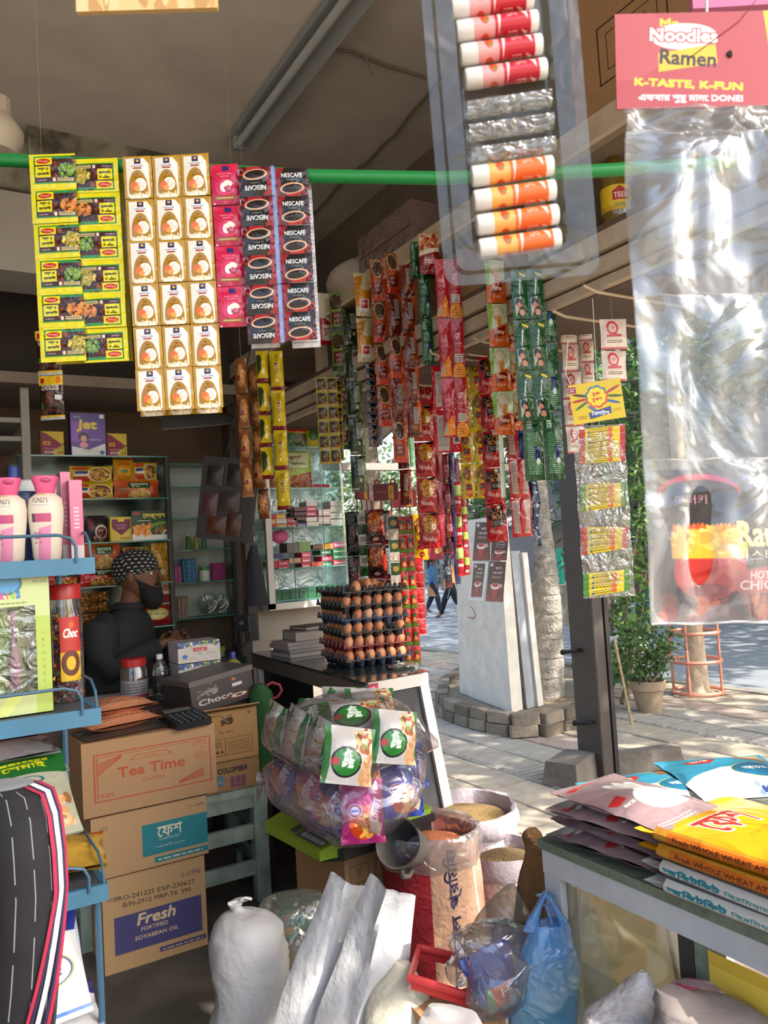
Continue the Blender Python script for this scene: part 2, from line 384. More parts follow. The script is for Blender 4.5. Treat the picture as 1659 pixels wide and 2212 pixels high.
# ---- foliage
def leafy(name, pts, size, mats, parent=None, kind='stuff', droop=.3, asp=.45, seed=1, vary=.4):
    q = np.random.RandomState(seed); P = np.array(pts); N = len(P)
    a = q.uniform(0, 2*np.pi, N); t = q.normal(-droop, .45, N)
    d = np.stack([np.cos(a)*np.cos(t), np.sin(a)*np.cos(t), np.sin(t)], 1); s = np.cross(d, q.normal(size=(N, 3))); s /= np.linalg.norm(s, axis=1)[:, None]; nrm = np.cross(d, s)
    L = (size*(1+q.uniform(-vary, vary, N)))[:, None]
    A = P; B = P+d*L; M1 = P+d*L*.45+s*L*asp*.5+nrm*L*.08; M2 = P+d*L*.45-s*L*asp*.5+nrm*L*.08
    v = np.stack([A, M1, B, M2], 1).reshape(-1, 3); f = [(4*i, 4*i+1, 4*i+2, 4*i+3) for i in range(N)]
    me = bpy.data.meshes.new(name); me.from_pydata(v.tolist(), [], f)
    for m in mats: me.materials.append(m)
    me.polygons.foreach_set('material_index', q.randint(0, len(mats), N).astype(np.int32))
    o = bpy.data.objects.new(name, me); COL.objects.link(o); o['kind'] = kind
    if parent is not None: o.parent = parent
    return o
def leafmat(name, col, tl=.35):
    if name in _M: return _M[name]
    m = bpy.data.materials.new(name); m.use_nodes = True; t = m.node_tree; b = t.nodes['Principled BSDF']; c = lin(C(col))
    b.inputs['Base Color'].default_value = (*c, 1); b.inputs['Roughness'].default_value = .5
    tr = t.nodes.new('ShaderNodeBsdfTranslucent'); tr.inputs[0].default_value = (*[min(1, k*1.3) for k in c], 1); mx = t.nodes.new('ShaderNodeMixShader'); mx.inputs[0].default_value = tl
    t.links.new(b.outputs[0], mx.inputs[1]); t.links.new(tr.outputs[0], mx.inputs[2]); t.links.new(mx.outputs[0], t.nodes['Material Output'].inputs[0]); _M[name] = m; return m
LG = [leafmat('leaf_dark', '3f5a30'), leafmat('leaf_mid', '587a3c'), leafmat('leaf_bright', '86a552')]
LP = [leafmat('leaf_dusty', '7f8a72'), leafmat('leaf_dusty_pale', 'a5ab97'), leafmat('leaf_dusty_dark', '515c48')]
bark = pm('bark', '7b6c5a', .95, bump=.7, bs=40, vary=.3, vs=14)
def blobpts(c, r, n, seed, shell=.55):
    q = np.random.RandomState(seed); d = q.normal(size=(n, 3)); d /= np.linalg.norm(d, axis=1)[:, None]
    return np.array(c)+d*np.array(r)*(shell+(1-shell)*q.uniform(0, 1, n)**.6)[:, None]
def tree(name, label, base, h, cr, n, leaf, mats, seed, crowns, tr=.12, group=None):
    t = thing(name, label, 'tree', base, group=group); q = random.Random(seed); tops = []
    b = MB(); b.tube([(0, 0, 0), (q.uniform(-.1, .1), q.uniform(-.1, .1), h*.5), (0, 0, h)], [tr*1.3, tr, tr*.7], 10)
    pts = []
    for k, (c, r) in enumerate(crowns):
        b.tube([(0, 0, h*.8), (c[0]*.5, c[1]*.5, (h*.8+c[2])/2+.2), c], [tr*.6, tr*.4, tr*.15], 6)
        pts.append(blobpts(c, r, n//len(crowns), seed*7+k))
    b.out('trunk', bark, t, True); leafy('crown', np.concatenate(pts), leaf, mats, t, seed=seed); return t
# street trees whose crowns shade the pavement (their crowns hang above the frame)
tree('street_tree', 'tall leafy tree rising from the kerb beside the coral tree guard', (7.6, 1.2, -.3), 4.6, 0, 8500, .27, LG, 5,
     [((1.0, .8, 6.0), (2.6, 2.4, .8)), ((3.4, 1.4, 6.6), (2.6, 2.4, .9)), ((-1.2, 2.6, 5.6), (1.9, 1.9, .7)), ((1.6, 3.6, 6.2), (2.4, 2.2, .8)), ((4.2, 4.4, 6.6), (2.4, 2.2, .9)), ((-1.6, -.3, 5.2), (1.6, 1.6, .7))], .2, group='street trees over the pavement')
tree('street_tree', 'tall leafy tree on the kerb nearer than the coral tree guard', (7.6, -4.2, -.3), 4.6, 0, 3400, .27, LG, 6,
     [((1.6, 2.2, 6.2), (2.2, 2.0, .8)), ((3.2, .6, 6.8), (2.2, 2.2, .9)), ((-.7, .9, 5.6), (1.5, 1.4, .7))], .2, group='street trees over the pavement')
tree('street_tree', 'tall leafy tree farther along the kerb, hidden by hanging sachets', (7.5, 12.9, -.3), 4.6, 0, 6500, .27, LG, 9,
     [((.6, -2.0, 6.0), (2.4, 2.4, .8)), ((2.8, -3.6, 6.4), (2.4, 2.2, .8)), ((3.6, .4, 6.4), (2.4, 2.4, .9)), ((-1.2, .8, 5.4), (2, 2, .9)), ((1.2, 2.8, 6.2), (2.4, 2.4, .9))], .2, group='street trees over the pavement')
for k, (x, y) in enumerate(((16, 8.5), (15, 2.5), (17, 16))): tree('road_shade_tree', ('broad tree on the far side of the road behind the slim tree', 'broad tree on the far side of the road at the edge of view', 'broad tree farther along the road behind the white pillar')[k], (x, y, -.35), 4.6, 0, 5200, .32, LG[:2]+LP[2:], 40+k, [((0, 0, 6.2), (3.2, 3.2, 1.2)), ((-2.4, 1.2, 5.6), (2.4, 2.4, 1)), ((1.5, -2.4, 5.8), (2.6, 2.6, 1)), ((-1.5, -2.2, 5.2), (2.2, 2.2, .9)), ((2.2, 2.2, 6.0), (2.4, 2.4, 1))], .2, group='trees along the far lane')  # added trees standing in the road so their crowns shade the asphalt
tree('added_dapple_tree', 'slim sparse tree at the pavement in front of the shop, out of frame', (5.2, -3.2, -.3), 4.2, 0, 270, .24, LG, 61, [((-1.5, .8, 5.2), (1.0, .9, .4)), ((-.7, 1.9, 5.2), (1.1, .9, .4)), ((-.5, 2.0, 5.3), (1.1, .9, .4))], .07)  # unseen tree added to dapple the sun on flour bags and sacks
# pale big-leaved shrub behind the counter end and shrubs by the palm
def shrub(name, label, base, blobs, n, leaf, mats, seed, stems=6, cat='shrub', group=None, asp=.45):
    t = thing(name, label, cat, base, group=group); b = MB(); q = random.Random(seed); P = []
    for k, (c, r) in enumerate(blobs):
        P.append(blobpts(c, r, n//len(blobs), seed*5+k, .25))
        for i in range(max(1, stems//len(blobs))):
            e = [c[i2]+q.uniform(-.6, .6)*r[i2] for i2 in range(3)]
            b.tube([(q.uniform(-.05, .05), q.uniform(-.05, .05), 0), (c[0]*.45+q.uniform(-.05, .05), c[1]*.45, c[2]*.5), e], [.018, .012, .005], 5)
    b.out('stems', bark, t, True); leafy('foliage', np.concatenate(P), leaf, mats, t, seed=seed, asp=asp); return t
p = Pz(905, 1380, -.3)
shrub('leafy_shrub', 'pale dusty big-leaved shrub behind the hanging sachets', (3.2, 8.2, -.3), [((0, 0, 2.2), (.95, .9, .75)), ((-.7, .6, 2.9), (.8, .8, .8)), ((.5, .3, 3.2), (.9, .8, .7)), ((-.3, .4, 1.5), (.7, .7, .5))], 1500, .24, LP, 3, 12)
shrub('leafy_shrub', 'dusty shrub seen through the glass showcase', (1.9, 7.2, -.3), [((0, 0, 1.3), (.7, .6, .7)), ((.3, .2, 2.3), (.8, .7, .7)), ((-.6, .6, 1.9), (.7, .7, .8))], 900, .22, LP, 4, 9)
shrub('leafy_shrub', 'dark narrow-leaved shrub between the palm trunk and dark post', (8.6, 8.2, -.35), [((0, 0, 1.9), (.7, .7, 1.0)), ((.5, .5, 2.9), (.9, .9, .9)), ((-.2, -.6, 3.0), (.6, .6, .8))], 1300, .2, LG[:2]+LP[2:], 6, 9, asp=.22)
for k, (x, y, s_, lb) in enumerate([(24, 30, 1.3, 'large dull green tree across the road behind the stone wall'), (24, 20, 1.2, 'broad tree across the road behind the fence'), (25, 42, 1.6, 'large tree far down the road'), (14, 52, 1.8, 'big tree closing the end of the road'), (25, 11, 1.2, 'tree across the road beyond the clear noodle pouch'), (3.5, 44, 1.9, 'dark tree far behind the shop counter'), (25, 3.5, 1.2, 'tree across the road at the edge of the view')]):
    tree('roadside_tree', lb, (x, y, -.2), 3.2*s_, 0, 2600, .5, LP[:1]+LP[2:]+LG[:2], 20+k, [((0, 0, 4.4*s_), (2.6*s_, 2.6*s_, 1.8*s_)), ((-1.5*s_, -1.2*s_, 2.9*s_), (2.0*s_, 2.0*s_, 1.5*s_)), ((1.3*s_, 1.6*s_, 3.2*s_), (2.1*s_, 2.1*s_, 1.6*s_)), ((-.5*s_, 1.9*s_, 1.6*s_), (1.9*s_, 1.9*s_, 1.2*s_))], .25, group='trees across the road')
# far stone wall, fence
w = thing('stone_wall', 'low rough stone boundary wall across the road', 'wall', (21.9, 0, -.3)); stone = [pm('stone_%s' % c, c, .95, bump=.5, bs=10, vary=.25, vs=3) for c in ('9d9a90', '87847b', 'b0aca0')]
MB().box(.04, 0, 0, .4, 55, 1.12).out('wall_core', stone[1], w)
sto = []
for m in stone: sto.append(MB().box(-.04, -.42, -.11, .05, .42, .11, b=.02).out('stone', m, w))
k = 0
for r_ in range(5):
    for i in range(44):
        y = 14+i*.9+(.45 if r_ % 2 else 0); k += 1
        s = sto[RN.randint(0, 2)]; o = s if k <= 3 and s.location.length == 0 else s.copy()
        if o is not s: COL.objects.link(o)
        o.location = (RN.uniform(-.02, .02), y, .12+r_*.225); o.rotation_euler = (RN.uniform(-.04, .04), 0, RN.uniform(-.03, .03)); o.scale = (1, RN.uniform(.8, 1), RN.uniform(.85, 1))
for s in sto:
    if s.location.length == 0: s.location = (0, 13.1, .12)
fe = thing('white_railing', 'pale upright railing on the wall across the road', 'fence', (22.1, 0, .82)); b0 = MB().box(-.02, -.02, 0, .02, .02, 1.5).out('bar', pm('pale_paint', 'c8c8d2', .6), fe)
MB().box(-.03, 4, 1.3, .03, 22, 1.36).box(-.03, 4, .15, .03, 22, .2).out('rail', pm('pale_paint', 'c8c8d2', .6), fe)
for i in range(110):
    o = b0 if i == 0 else b0.copy(); o.location = (0, 4.1+i*.163, 0)
    if i: COL.objects.link(o)
# buildings across the road
for x, y, w, d, h, c, lb in ((27, -2, 22, 5, 17, 'b7b3ab', 'pale grey apartment building across the road behind the ramen pockets'), (27, 20, 19, 5, 14, 'a9a59e', 'low grey building across the road behind the vine')):
    t = thing('building', lb, 'building', (x, y, -.2)); MB().box(0, -w/2, 0, d, w/2, h).box(-.3, -w/2-.2, h, d, w/2+.2, h+.35).out('wall', pm('wall_'+c, c, .9, vary=.1), t)
    for i in range(4):
        for j in range(int(h/2.7)):
            yy, zz = -w/2+1.5+i*(w-3)/3, 1.2+j*2.7; f = MB().box(-.05, yy-.7, zz, .02, yy+.7, zz+1.3).out('window', pm('win_frame', '8f949a', .5), t); MB().box(-.07, yy-.6, zz+.1, -.05, yy+.6, zz+1.2).out('pane', pm('win_glass', '5c6872', .1), f)
            b = MB()
            for q in range(6): b.box(-.1, yy-.55+q*.22, zz+.05, -.085, yy-.53+q*.22, zz+1.25)
            b.out('grille', pm('win_frame', '8f949a', .5), f)
# ================================================================ outside: pillar, posters, palm, post, pots, people
white = pm('white_paint', 'd4d6d8', .7, vary=.1, vs=5, bump=.08, bs=25)
whitew = pm('weathered_white', 'ddd6cb', .75, vary=.14, vs=8, bump=.1, bs=30)
slab = pm('cement_grey', '9da2a6', .85, vary=.12, bump=.15)
def hexa(b, bot, top, mi=0):
    v = [tuple(p) for p in bot]+[tuple(p) for p in top]
    return b.add(v, [(3, 2, 1, 0), (4, 5, 6, 7)]+[(i, (i+1) % 4, 4+(i+1) % 4, 4+i) for i in range(4)], [[(0, 0), (1, 0), (1, 1), (0, 1)]]*6, mi)
A_ = np.array([4.43, 5.42, -.15]); B_ = np.array([4.70, 6.55, -.15]); d_ = np.array([.16, 0, 0])
pil = thing('gate_pillar', 'white tapered plastered pillar carrying four coffee posters beside the palm', 'pillar', A_)
bt = [A_*0, d_+[0, .04, 0], B_-A_+d_, B_-A_]; zt = 1.72
tp = [np.array([.035, .06, zt]), d_+[.01, .09, zt], (B_-A_)*.88+d_+[0, 0, zt], (B_-A_)*.88+[.01, 0, zt]]
hexa(MB(), bt, tp).out('shaft', whitew, pil)
hexa(MB(), [p+[.20, .03, 0] for p in bt], [p+[.15, .03, -.32] for p in tp]).out('rear_slab', slab, pil)
hexa(MB(), [np.array([.33, .03, 0]), np.array([.41, .05, 0]), np.array([.5, .5, 0]), np.array([.36, .5, 0])], [np.array([.31, .08, 1.38]), np.array([.38, .09, 1.38]), np.array([.46, .5, 1.38]), np.array([.34, .5, 1.38])]).out('edge_slab', whitew, pil)
def poster_art():
    a = Art(150, 260, '3a0f18').g(0, .5, 1, 1, '3a0f18', '56121c'); a.e(.5, .8, .42, .19, '7a1420').e(.5, .8, .33, .13, '2c0a10')
    a.p([(.28, .62), (.72, .62), (.64, .93), (.36, .93)], 'a32036').e(.5, .61, .27, .08, 'f2e9e6').e(.5, .585, .2, .05, 'b9303f').e(.82, .6, .1, .055, 'c9a27a').n(0, .8, 1, 1, ['8a1c22', '5c1018', 'c4583e'], 30, .05)
    a.p([(.1, .04), (.28, .04), (.28, .12), (.1, .12)], 'e6d5d6').t(.19, .08, 'N', .05, '6a1020')
    a.t(.62, .17, 'কড়া', .075, 'ffffff', w=.36).t(.6, .27, 'গরম কফি', .075, 'ffffff', w=.62).line(.25, .37, .55, 2, .025, 'd9b9b9', .01); return a
pmat = am('coffee_poster', poster_art(), .35, 0)
def on_face(u, v):          # point of the pillar's street-side face under a pixel
    n = np.cross((B_-A_), (np.array(tp[0]))); d = ray(u, v); t = ((A_-CAM) @ n)/(d @ n); return CAM+d*t
nrm_ = np.cross(B_-A_, np.array(tp[0])); nrm_ = nrm_/np.linalg.norm(nrm_); nrm_ = nrm_*(-1 if nrm_[0] > 0 else 1)
PQ = [((1029, 1128), (1060, 1128), (1058, 1211), (1022, 1211)), ((1064, 1160), (1099, 1163), (1095, 1211), (1061, 1211)), ((1025, 1217), (1049, 1217), (1041, 1290), (1018, 1289)), ((1058, 1213), (1094, 1213), (1087, 1300), (1050, 1298))]
for q, lb, W in zip(PQ, ('dark red coffee poster at the top of the white pillar toward the shop', 'dark red coffee poster at the pillar top, partly behind red noodle packs', 'faded torn narrow coffee poster low on the white pillar', 'dark red coffee poster at the lower corner of the white pillar, top corner peeled'), (1, 1, .0, 1)):
    P = [on_face(*p)+nrm_*.006 for p in q]; t = MB(); t.add([p-P[0] for p in (P[3], P[2], P[1], P[0])]+[p-P[0]-nrm_*.004 for p in (P[3], P[2], P[1], P[0])], [(0, 1, 2, 3), (4, 7, 6, 5), (0, 4, 5, 1), (1, 5, 6, 2), (2, 6, 7, 3), (3, 7, 4, 0)], [[(0, 0), (1, 0), (1, 1), (0, 1)]]*6)
    o = t.out('coffee_poster', pmat); o.location = P[0].tolist(); tag(o, lb, 'poster', 'coffee posters on the white pillar')
# faded paper backing behind the torn poster, red scrawl
P = [on_face(*p)+nrm_*.003 for p in ((1018, 1214), (1056, 1214), (1046, 1298), (1012, 1297))]
t = MB().add([p-A_ for p in (P[3], P[2], P[1], P[0])], [(0, 1, 2, 3)]); t.out('torn_paper', pm('paper_white', 'e6e6e4', .8), pil)
t = MB().tube([on_face(*p)-A_+nrm_*.002 for p in ((1018, 1310), (1024, 1318), (1028, 1330), (1023, 1336), (1012, 1333))], .005, 4); t.out('red_scrawl', pm('red_crayon', 'b4685e', .8), pil)
# planter ring with bricks
zp = -.12; RG = [(955, 1535), (968, 1552), (1010, 1568), (1060, 1582), (1120, 1592), (1180, 1588), (1240, 1572), (1290, 1545), (1310, 1500), (1270, 1470), (1200, 1462), (1090, 1462), (1000, 1475), (960, 1500)]
RW = [Pz(u, v, -.3) for u, v in RG]; cen = np.mean(RW, 0)
pl = thing('planter_ring', 'low brick planter ring around the white pillar and palm trunk', 'planter', (cen[0], cen[1], -.3))
MB().prism([tuple((p-cen)[:2]*.96) for p in RW][::-1] if np.cross((RW[1]-RW[0])[:2], (RW[2]-RW[1])[:2]) < 0 else [tuple((p-cen)[:2]*.96) for p in RW], 0, .145).out('soil', pm('dry_soil', '8a7b68', .95, bump=.6, bs=30, vary=.3, vs=10), pl)
brk = [pm('old_brick_%d' % i, c, .95, bump=.6, bs=30, vary=.25, vs=9) for i, c in enumerate(('7f7465', '8d8170', '6d6356'))]
protos = [MB().box(-.115, -.055, -.045, .115, .055, .045, b=.012).out('brick', m, pl) for m in brk]; used = 0
def along(P, step):
    out = []; acc = 0
    for i in range(len(P)):
        a, b = np.array(P[i]), np.array(P[(i+1) % len(P)]); L = np.linalg.norm(b-a); k = (step-acc) if acc else 0
        x = acc
        while x < L: out.append((a+(b-a)*x/L, (b-a)/L)); x += step
        acc = x-L
    return out
for row in range(2):
    for k, (p, d) in enumerate(along([(p-cen)*(1 if row == 0 else .985) for p in RW], .245)):
        o = protos[used] if used < 3 else RN.choice(protos).copy()
        if used >= 3: COL.objects.link(o)
        used += 1; o.location = (p[0], p[1], .047+.095*row+RN.uniform(-.006, .006)); o.rotation_euler = (RN.uniform(-.05, .05), RN.uniform(-.03, .03), math.atan2(d[1], d[0])+RN.uniform(-.06, .06))
lf = thing('fallen_leaf', 'yellow fallen leaf on the soil beside the pillar', 'leaf', Pz(1182, 1538, -.15)); leafy('blade', [(0, 0, .01)], .14, [leafmat('leaf_yellow', 'd8b23a')], lf, kind='thing', droop=0)
# palm
pb = Pz(1178, 1502, -.15); palm = thing('palm', 'thick ringed palm trunk behind the white pillar', 'palm', pb)
TR = [(1178, 1502, 40), (1180, 1440, 37), (1181, 1380, 34), (1182, 1320, 31), (1180, 1260, 27), (1176, 1200, 23), (1170, 1120, 18), (1162, 1030, 17), (1156, 940, 17), (1150, 820, 17), (1140, 650, 16), (1130, 450, 16)]
Zp = dep(pb); pr = [(PZ(u, v, Zp)-pb, w*Zp/F) for u, v, w in TR]; rg = []; nR = 0
for i in range(len(pr)-1):
    (c0, r0), (c1, r1) = pr[i], pr[i+1]; n = max(3, int(np.linalg.norm(c1-c0)/.075))
    for k in range(n):
        for e, s in ((0, 1.03), (.45, 1.02), (.85, .975)):
            t = (k+e)/n; c = c0+(c1-c0)*t; r = (r0+(r1-r0)*t)*s; rg.append((c, (r, 0, 0), (0, r, .12*r*math.sin(nR)))); nR += 1
palmbark = pm('palm_bark', '9d968c', .95, bump=.9, bs=45, vary=.35, vs=18)
MB().rings(rg, 18, jit=.025, seed=4).out('trunk', palmbark, palm, True)
cr = pr[-1][0]; frond = MB(); pts = []
for k in range(11):
    a = 2*math.pi*k/11; P = [Vector(cr)+Vector((math.cos(a)*x, math.sin(a)*x, .9*x-.42*x*x)) for x in np.linspace(0, 2.3, 8)]
    frond.tube(P, [.03, .028, .024, .02, .016, .012, .008, .004], 5)
    for i in range(1, 8):
        for s in (-1, 1):
            for q in range(3):
                p = P[i-1].lerp(P[i], q/3); d = Vector((-math.sin(a)*s, math.cos(a)*s, -.45))*.55; e = Vector((math.cos(a), math.sin(a), 0))*.03
                frond.add([p-e, p+e, p+d], [(0, 1, 2)])
frond.out('fronds', LG[1], palm, kind='stuff')
# dark steel post and its footing
dark = pm('dark_post_paint', '3f3732', .6, bump=.12, bs=40, vary=.15, vs=6)
po = thing('dark_post', 'dark brown steel post standing at the pavement edge', 'post', (3.87, 3.83, -.3))
MB().box(0, 0, 0, .10, .23, 3.25, b=.006).out('shaft', dark, po); MB().box(.10, -.012, 0, .135, .05, 3.25).out('side_channel', pm('black_paint', '1c1a1a', .5), po)
MB().box(.096, .05, 0, .104, .2, 3.25).out('flange', pm('pale_edge', '8f8a86', .6), po)
for (u, v), lb in (((1225, 1408), 0), ((1280, 1563), 1)):
    p = PX(u+28*(1-lb), v-4, 3.865)-np.array([3.87, 3.83, -.3]); k = MB().tube([(-.002, p[1], p[2]), (-.04, p[1], p[2])], .012, 8).tube([(-.04, p[1]-.01, p[2]), (-.05, p[1]+.115, p[2]-.02)], [.011, .015], 8).ball((-.05, p[1]+.12, p[2]-.02), .02, .02, .02, 8, 6)
    k.out('bolt_handle', pm('black_iron', '26211f', .5, metal=.6), po, True)
for (u, v, L, lb, rz) in ((1237, 1690, (.3, .28, .19), 'rough grey stone block at the foot of the dark post', .2), (1362, 1668, (.75, .16, .16), 'dark kerb slab lying behind the dark post', -.45)):
    b = hexa(MB(), [(-L[0]*.5, -L[1]*.5, 0), (L[0]*.5, -L[1]*.45, 0), (L[0]*.46, L[1]*.5, 0), (-L[0]*.5, L[1]*.5, 0)], [(-L[0]*.42, -L[1]*.44, L[2]*.85), (L[0]*.45, -L[1]*.4, L[2]), (L[0]*.38, L[1]*.42, L[2]*.95), (-L[0]*.44, L[1]*.4, L[2]*.8)]); o = b.out('stone_block', pm('dull_stone', '6b645b', .95, bump=.7, bs=14, vary=.25)); o.location = Pz(u, v, -.3).tolist(); o.rotation_euler = (0, 0, rz); tag(o, lb, 'stone')
# clay pot with a leafy plant
pp = Pz(1403, 1538, -.3); Zq = dep(pp); pk = Zq/F
pot = thing('clay_pot', 'dusty clay flower pot on the pavement holding a thin leafy plant', 'pot', pp)
clay = pm('dusty_clay', 'a08a70', .9, bump=.25, vary=.18, vs=12)
MB().lathe([(24*pk, 0), (29*pk, 25*pk), (33*pk, 48*pk), (38*pk, 50*pk), (39*pk, 68*pk), (36*pk, 69*pk), (34*pk, 58*pk), (.0, 56*pk)], 22).out('pot_body', clay, pot, True)
st = MB(); tips = []
for e in ((-60, 150), (-35, 190), (-5, 165), (30, 130), (55, 175), (75, 140), (-20, 110), (20, 210)):
    E_ = Vector(V3(HX)*(e[0]*pk)+Vector((0, 0, 1))*(e[1]*pk)+V3(HF)*RN.uniform(-.15, .15)); m = E_*.55+V3(HX)*RN.uniform(-.03, .03)
    st.tube([(0, 0, 52*pk), (m.x*.6, m.y*.6, max(m.z*.8, 75*pk)), E_], [.016, .01, .004], 5); tips += [E_, m*.9+Vector((0, 0, .1)), (E_+m)/2]
st.out('stems', bark, pot, True); leafy('foliage', np.concatenate([blobpts(p, (.12, .12, .14), 24, i, .1) for i, p in enumerate(tips)]), .07, LG[:2], pot, seed=4)
# climbing vine on bamboo stakes behind the post
vb = Pz(1345, 1520, -.3); Zv = dep(vb); vine = thing('climbing_vine', 'leafy vine climbing up beside the hanging sweet pockets', 'vine', vb)
st = MB(); P = []
for u, top in ((1372, 960), (1388, 1120), (1350, 1240), (1400, 1000), (1340, 1330)):
    pth = [PZ(1350+(u-1350)*min(1, t*1.5)+9*math.sin(t*7+u), 1520+(top-1520)*t, Zv+.25*math.sin(t*5+u))-vb for t in np.linspace(0, 1, 11)]
    st.tube([tuple(p) for p in pth], [.016-.0011*i for i in range(11)], 5)
    for p in pth[3:]: P.append(blobpts(p, (.12, .12, .13), 25, int(abs(p[2]*1000)) % 999, .1))
st.out('stems', bark, vine, True); leafy('foliage', np.concatenate(P), .085, [LG[1], LG[2], LG[0]], vine, seed=8)
bam = pm('bamboo', 'a8906a', .6, vary=.2, bump=.1)
for (u0, v0, u1, v1, w, lb) in ((1306, 1270, 1324, 1582, 9, 'thick upright bamboo stake right behind the dark post'), (1326, 1375, 1365, 1566, 6, 'thin leaning bamboo stake tied between post and clay pot'), (1418, 1010, 1408, 1330, 7, 'pale bamboo stake among the vine leaves')):
    p = Pz(u1, v1, -.3) if v1 > 1400 else PZ(u1, v1, 7.4); Zb = dep(p); q = PZ(u0, v0, Zb+.1); n = 7; r = w*Zb/F*.5; ps, rs = [], []
    for i in range(n):
        for e, k in ((0, 1.25), (.06, 1), (.94, 1)): t = (i+e)/n; ps.append(tuple((q-p)*t)); rs.append(r*k)
    o = MB().tube(ps, rs, 8).out('bamboo_stake', bam, None, True); o.location = p.tolist(); tag(o, lb, 'stake')
# grow bag with net behind
gp = Pz(1360, 1470, -.3); k = dep(gp)/F; o = thing('grow_bag', 'white and teal netted grow bag behind the clay pot', 'planter', gp)
MB().lathe([(36*k, 0), (40*k, 10*k), (41*k, 34*k), (40*k, 36*k)], 18, jit=lambda a, i: 1+.04*math.sin(5*a+i)).out('teal_base', pm('teal_sack', '4fa497', .7, bump=.3), o, True)
MB().lathe([(40*k, 34*k), (41*k, 60*k), (38*k, 88*k), (33*k, 96*k), (0, 90*k)], 18, jit=lambda a, i: 1+.05*math.sin(7*a+2*i)).out('white_net', pm('white_net', 'd7d9cf', .8, bump=.8, bs=50), o, True)
# tree guard
tg = Pz(1508, 1498, -.3); k = dep(tg)/F; coral = pm('coral_paint', 'd48a72', .55)
g = thing('tree_guard', 'coral painted ring guard around a slim tree trunk', 'guard', tg)
for z in (6, 72, 133, 215): MB().tube([(52*k*math.cos(a), 52*k*math.sin(a), z*k) for a in np.linspace(0, 2*math.pi, 28)[:-1]], 4*k, 6, closed=True).out('ring', coral, g, True)
for a in (.3, 1.9, 3.5, 5.0): MB().tube([(52*k*math.cos(a), 52*k*math.sin(a), -.01), (52*k*math.cos(a), 52*k*math.sin(a), 216*k)], 3.2*k, 6).out('upright', coral, g, True)
tr = thing('slim_tree', 'slim pale tree trunk inside the coral ring guard', 'tree', tg)
MB().tube([(0, 0, 0), (0, 0, .05), (.02, 0, .5), (0, .02, 1.4), (.05, .05, 3.2), (.3, .1, 4.6)], [.16, .115, .085, .075, .06, .03], 12).out('trunk', pm('pale_bark', 'c4b094', .95, bump=.5, vary=.25, vs=12), tr, True)
leafy('crown', np.concatenate([blobpts((.3, .1, 4.6), (1.1, 1.1, .6), 700, 3), blobpts((-.5, -.3, 4.2), (.8, .8, .5), 400, 4)]), .2, LG, tr)
# ---- things across the way
ch = thing('office_chair', 'black swivel office chair standing outside beyond the palm', 'chair', PZ(1204, 1256, 17.), .9); blk = pm('black_vinyl', '2a2c30', .45)
MB().box(-.25, -.24, .42, .25, .24, .52, b=.06).out('seat', blk, ch); bb = MB(); bb.m = Matrix.Translation((0, .26, .55)) @ Matrix.Rotation(-.15, 4, 'X'); bb.box(-.24, -.04, 0, .24, .05, .62, b=.03).out('backrest', blk, ch)
MB().tube([(0, 0, .06), (0, 0, .42)], .03, 8).out('stem', blk, ch)
for i in range(5): a = i*1.2566; MB().tube([(0, 0, .1), (.3*math.cos(a), .3*math.sin(a), .05)], [.03, .018], 6).ball((.3*math.cos(a), .3*math.sin(a), .03), .03, .03, .03, 8, 6).out('leg', blk, ch)
for s in (-1, 1): MB().tube([(s*.25, .1, .46), (s*.31, .12, .6), (s*.31, -.16, .7), (s*.31, -.2, .68)], .022, 6).out('armrest', blk, ch)
o = MB().tube([(0, 0, 0), (0, 0, .75)], .075, 12).out('teal_bollard', pm('teal_paint', '1f9a80', .5)); o.location = PZ(1213, 1262, 16.4).tolist(); tag(o, 'short teal bollard beside the office chair outside', 'bollard')
p = PZ(1205, 1258, 17.); o = MB().box(-1.0, -.9, -.35-p[2], .6, .9, -.01, b=.2).out('roadside_stone', stone[1]); o.location = p.tolist(); tag(o, 'big grey stone plinth at the roadside under the office chair', 'stone')
# tin shed far behind, red awning
sh = thing('tin_shed', 'dark grey tin roofed shed across the road behind hanging sachets', 'shed', (19.5, 21.5, -.3)); tin = pm('dark_tin', '6a6c72', .6, vary=.2)
MB().box(-1.2, -1.8, 0, 1.2, 1.8, 2.2).out('wall', pm('shed_wall', '77706c', .8), sh); r_ = MB()
for i in range(14): r_.tube([(-1.5, -2+i*.3, 2.25+.02), (1.4, -2+i*.3, 2.9)], .1, 5)
r_.out('corrugated_roof', tin, sh)
aw = thing('red_awning', 'small maroon banner above the far stone wall', 'banner', PZ(946, 1208, 20.5)); MB().box(-.5, -.03, 0, .5, .03, .5).out('cloth', pm('maroon_cloth', '8e2a3c', .8), aw); MB().tube([(0, -.035, .25), (0, -.04, .25)], .12, 12).out('gold_emblem', pm('gold_print', 'b5854a', .5), aw)
for s in (-.48, .48): MB().tube([(s, 0, -1.9), (s, 0, .5)], .03, 6).out('pole', pm('grey_pole', '8b8b8b', .5), aw)
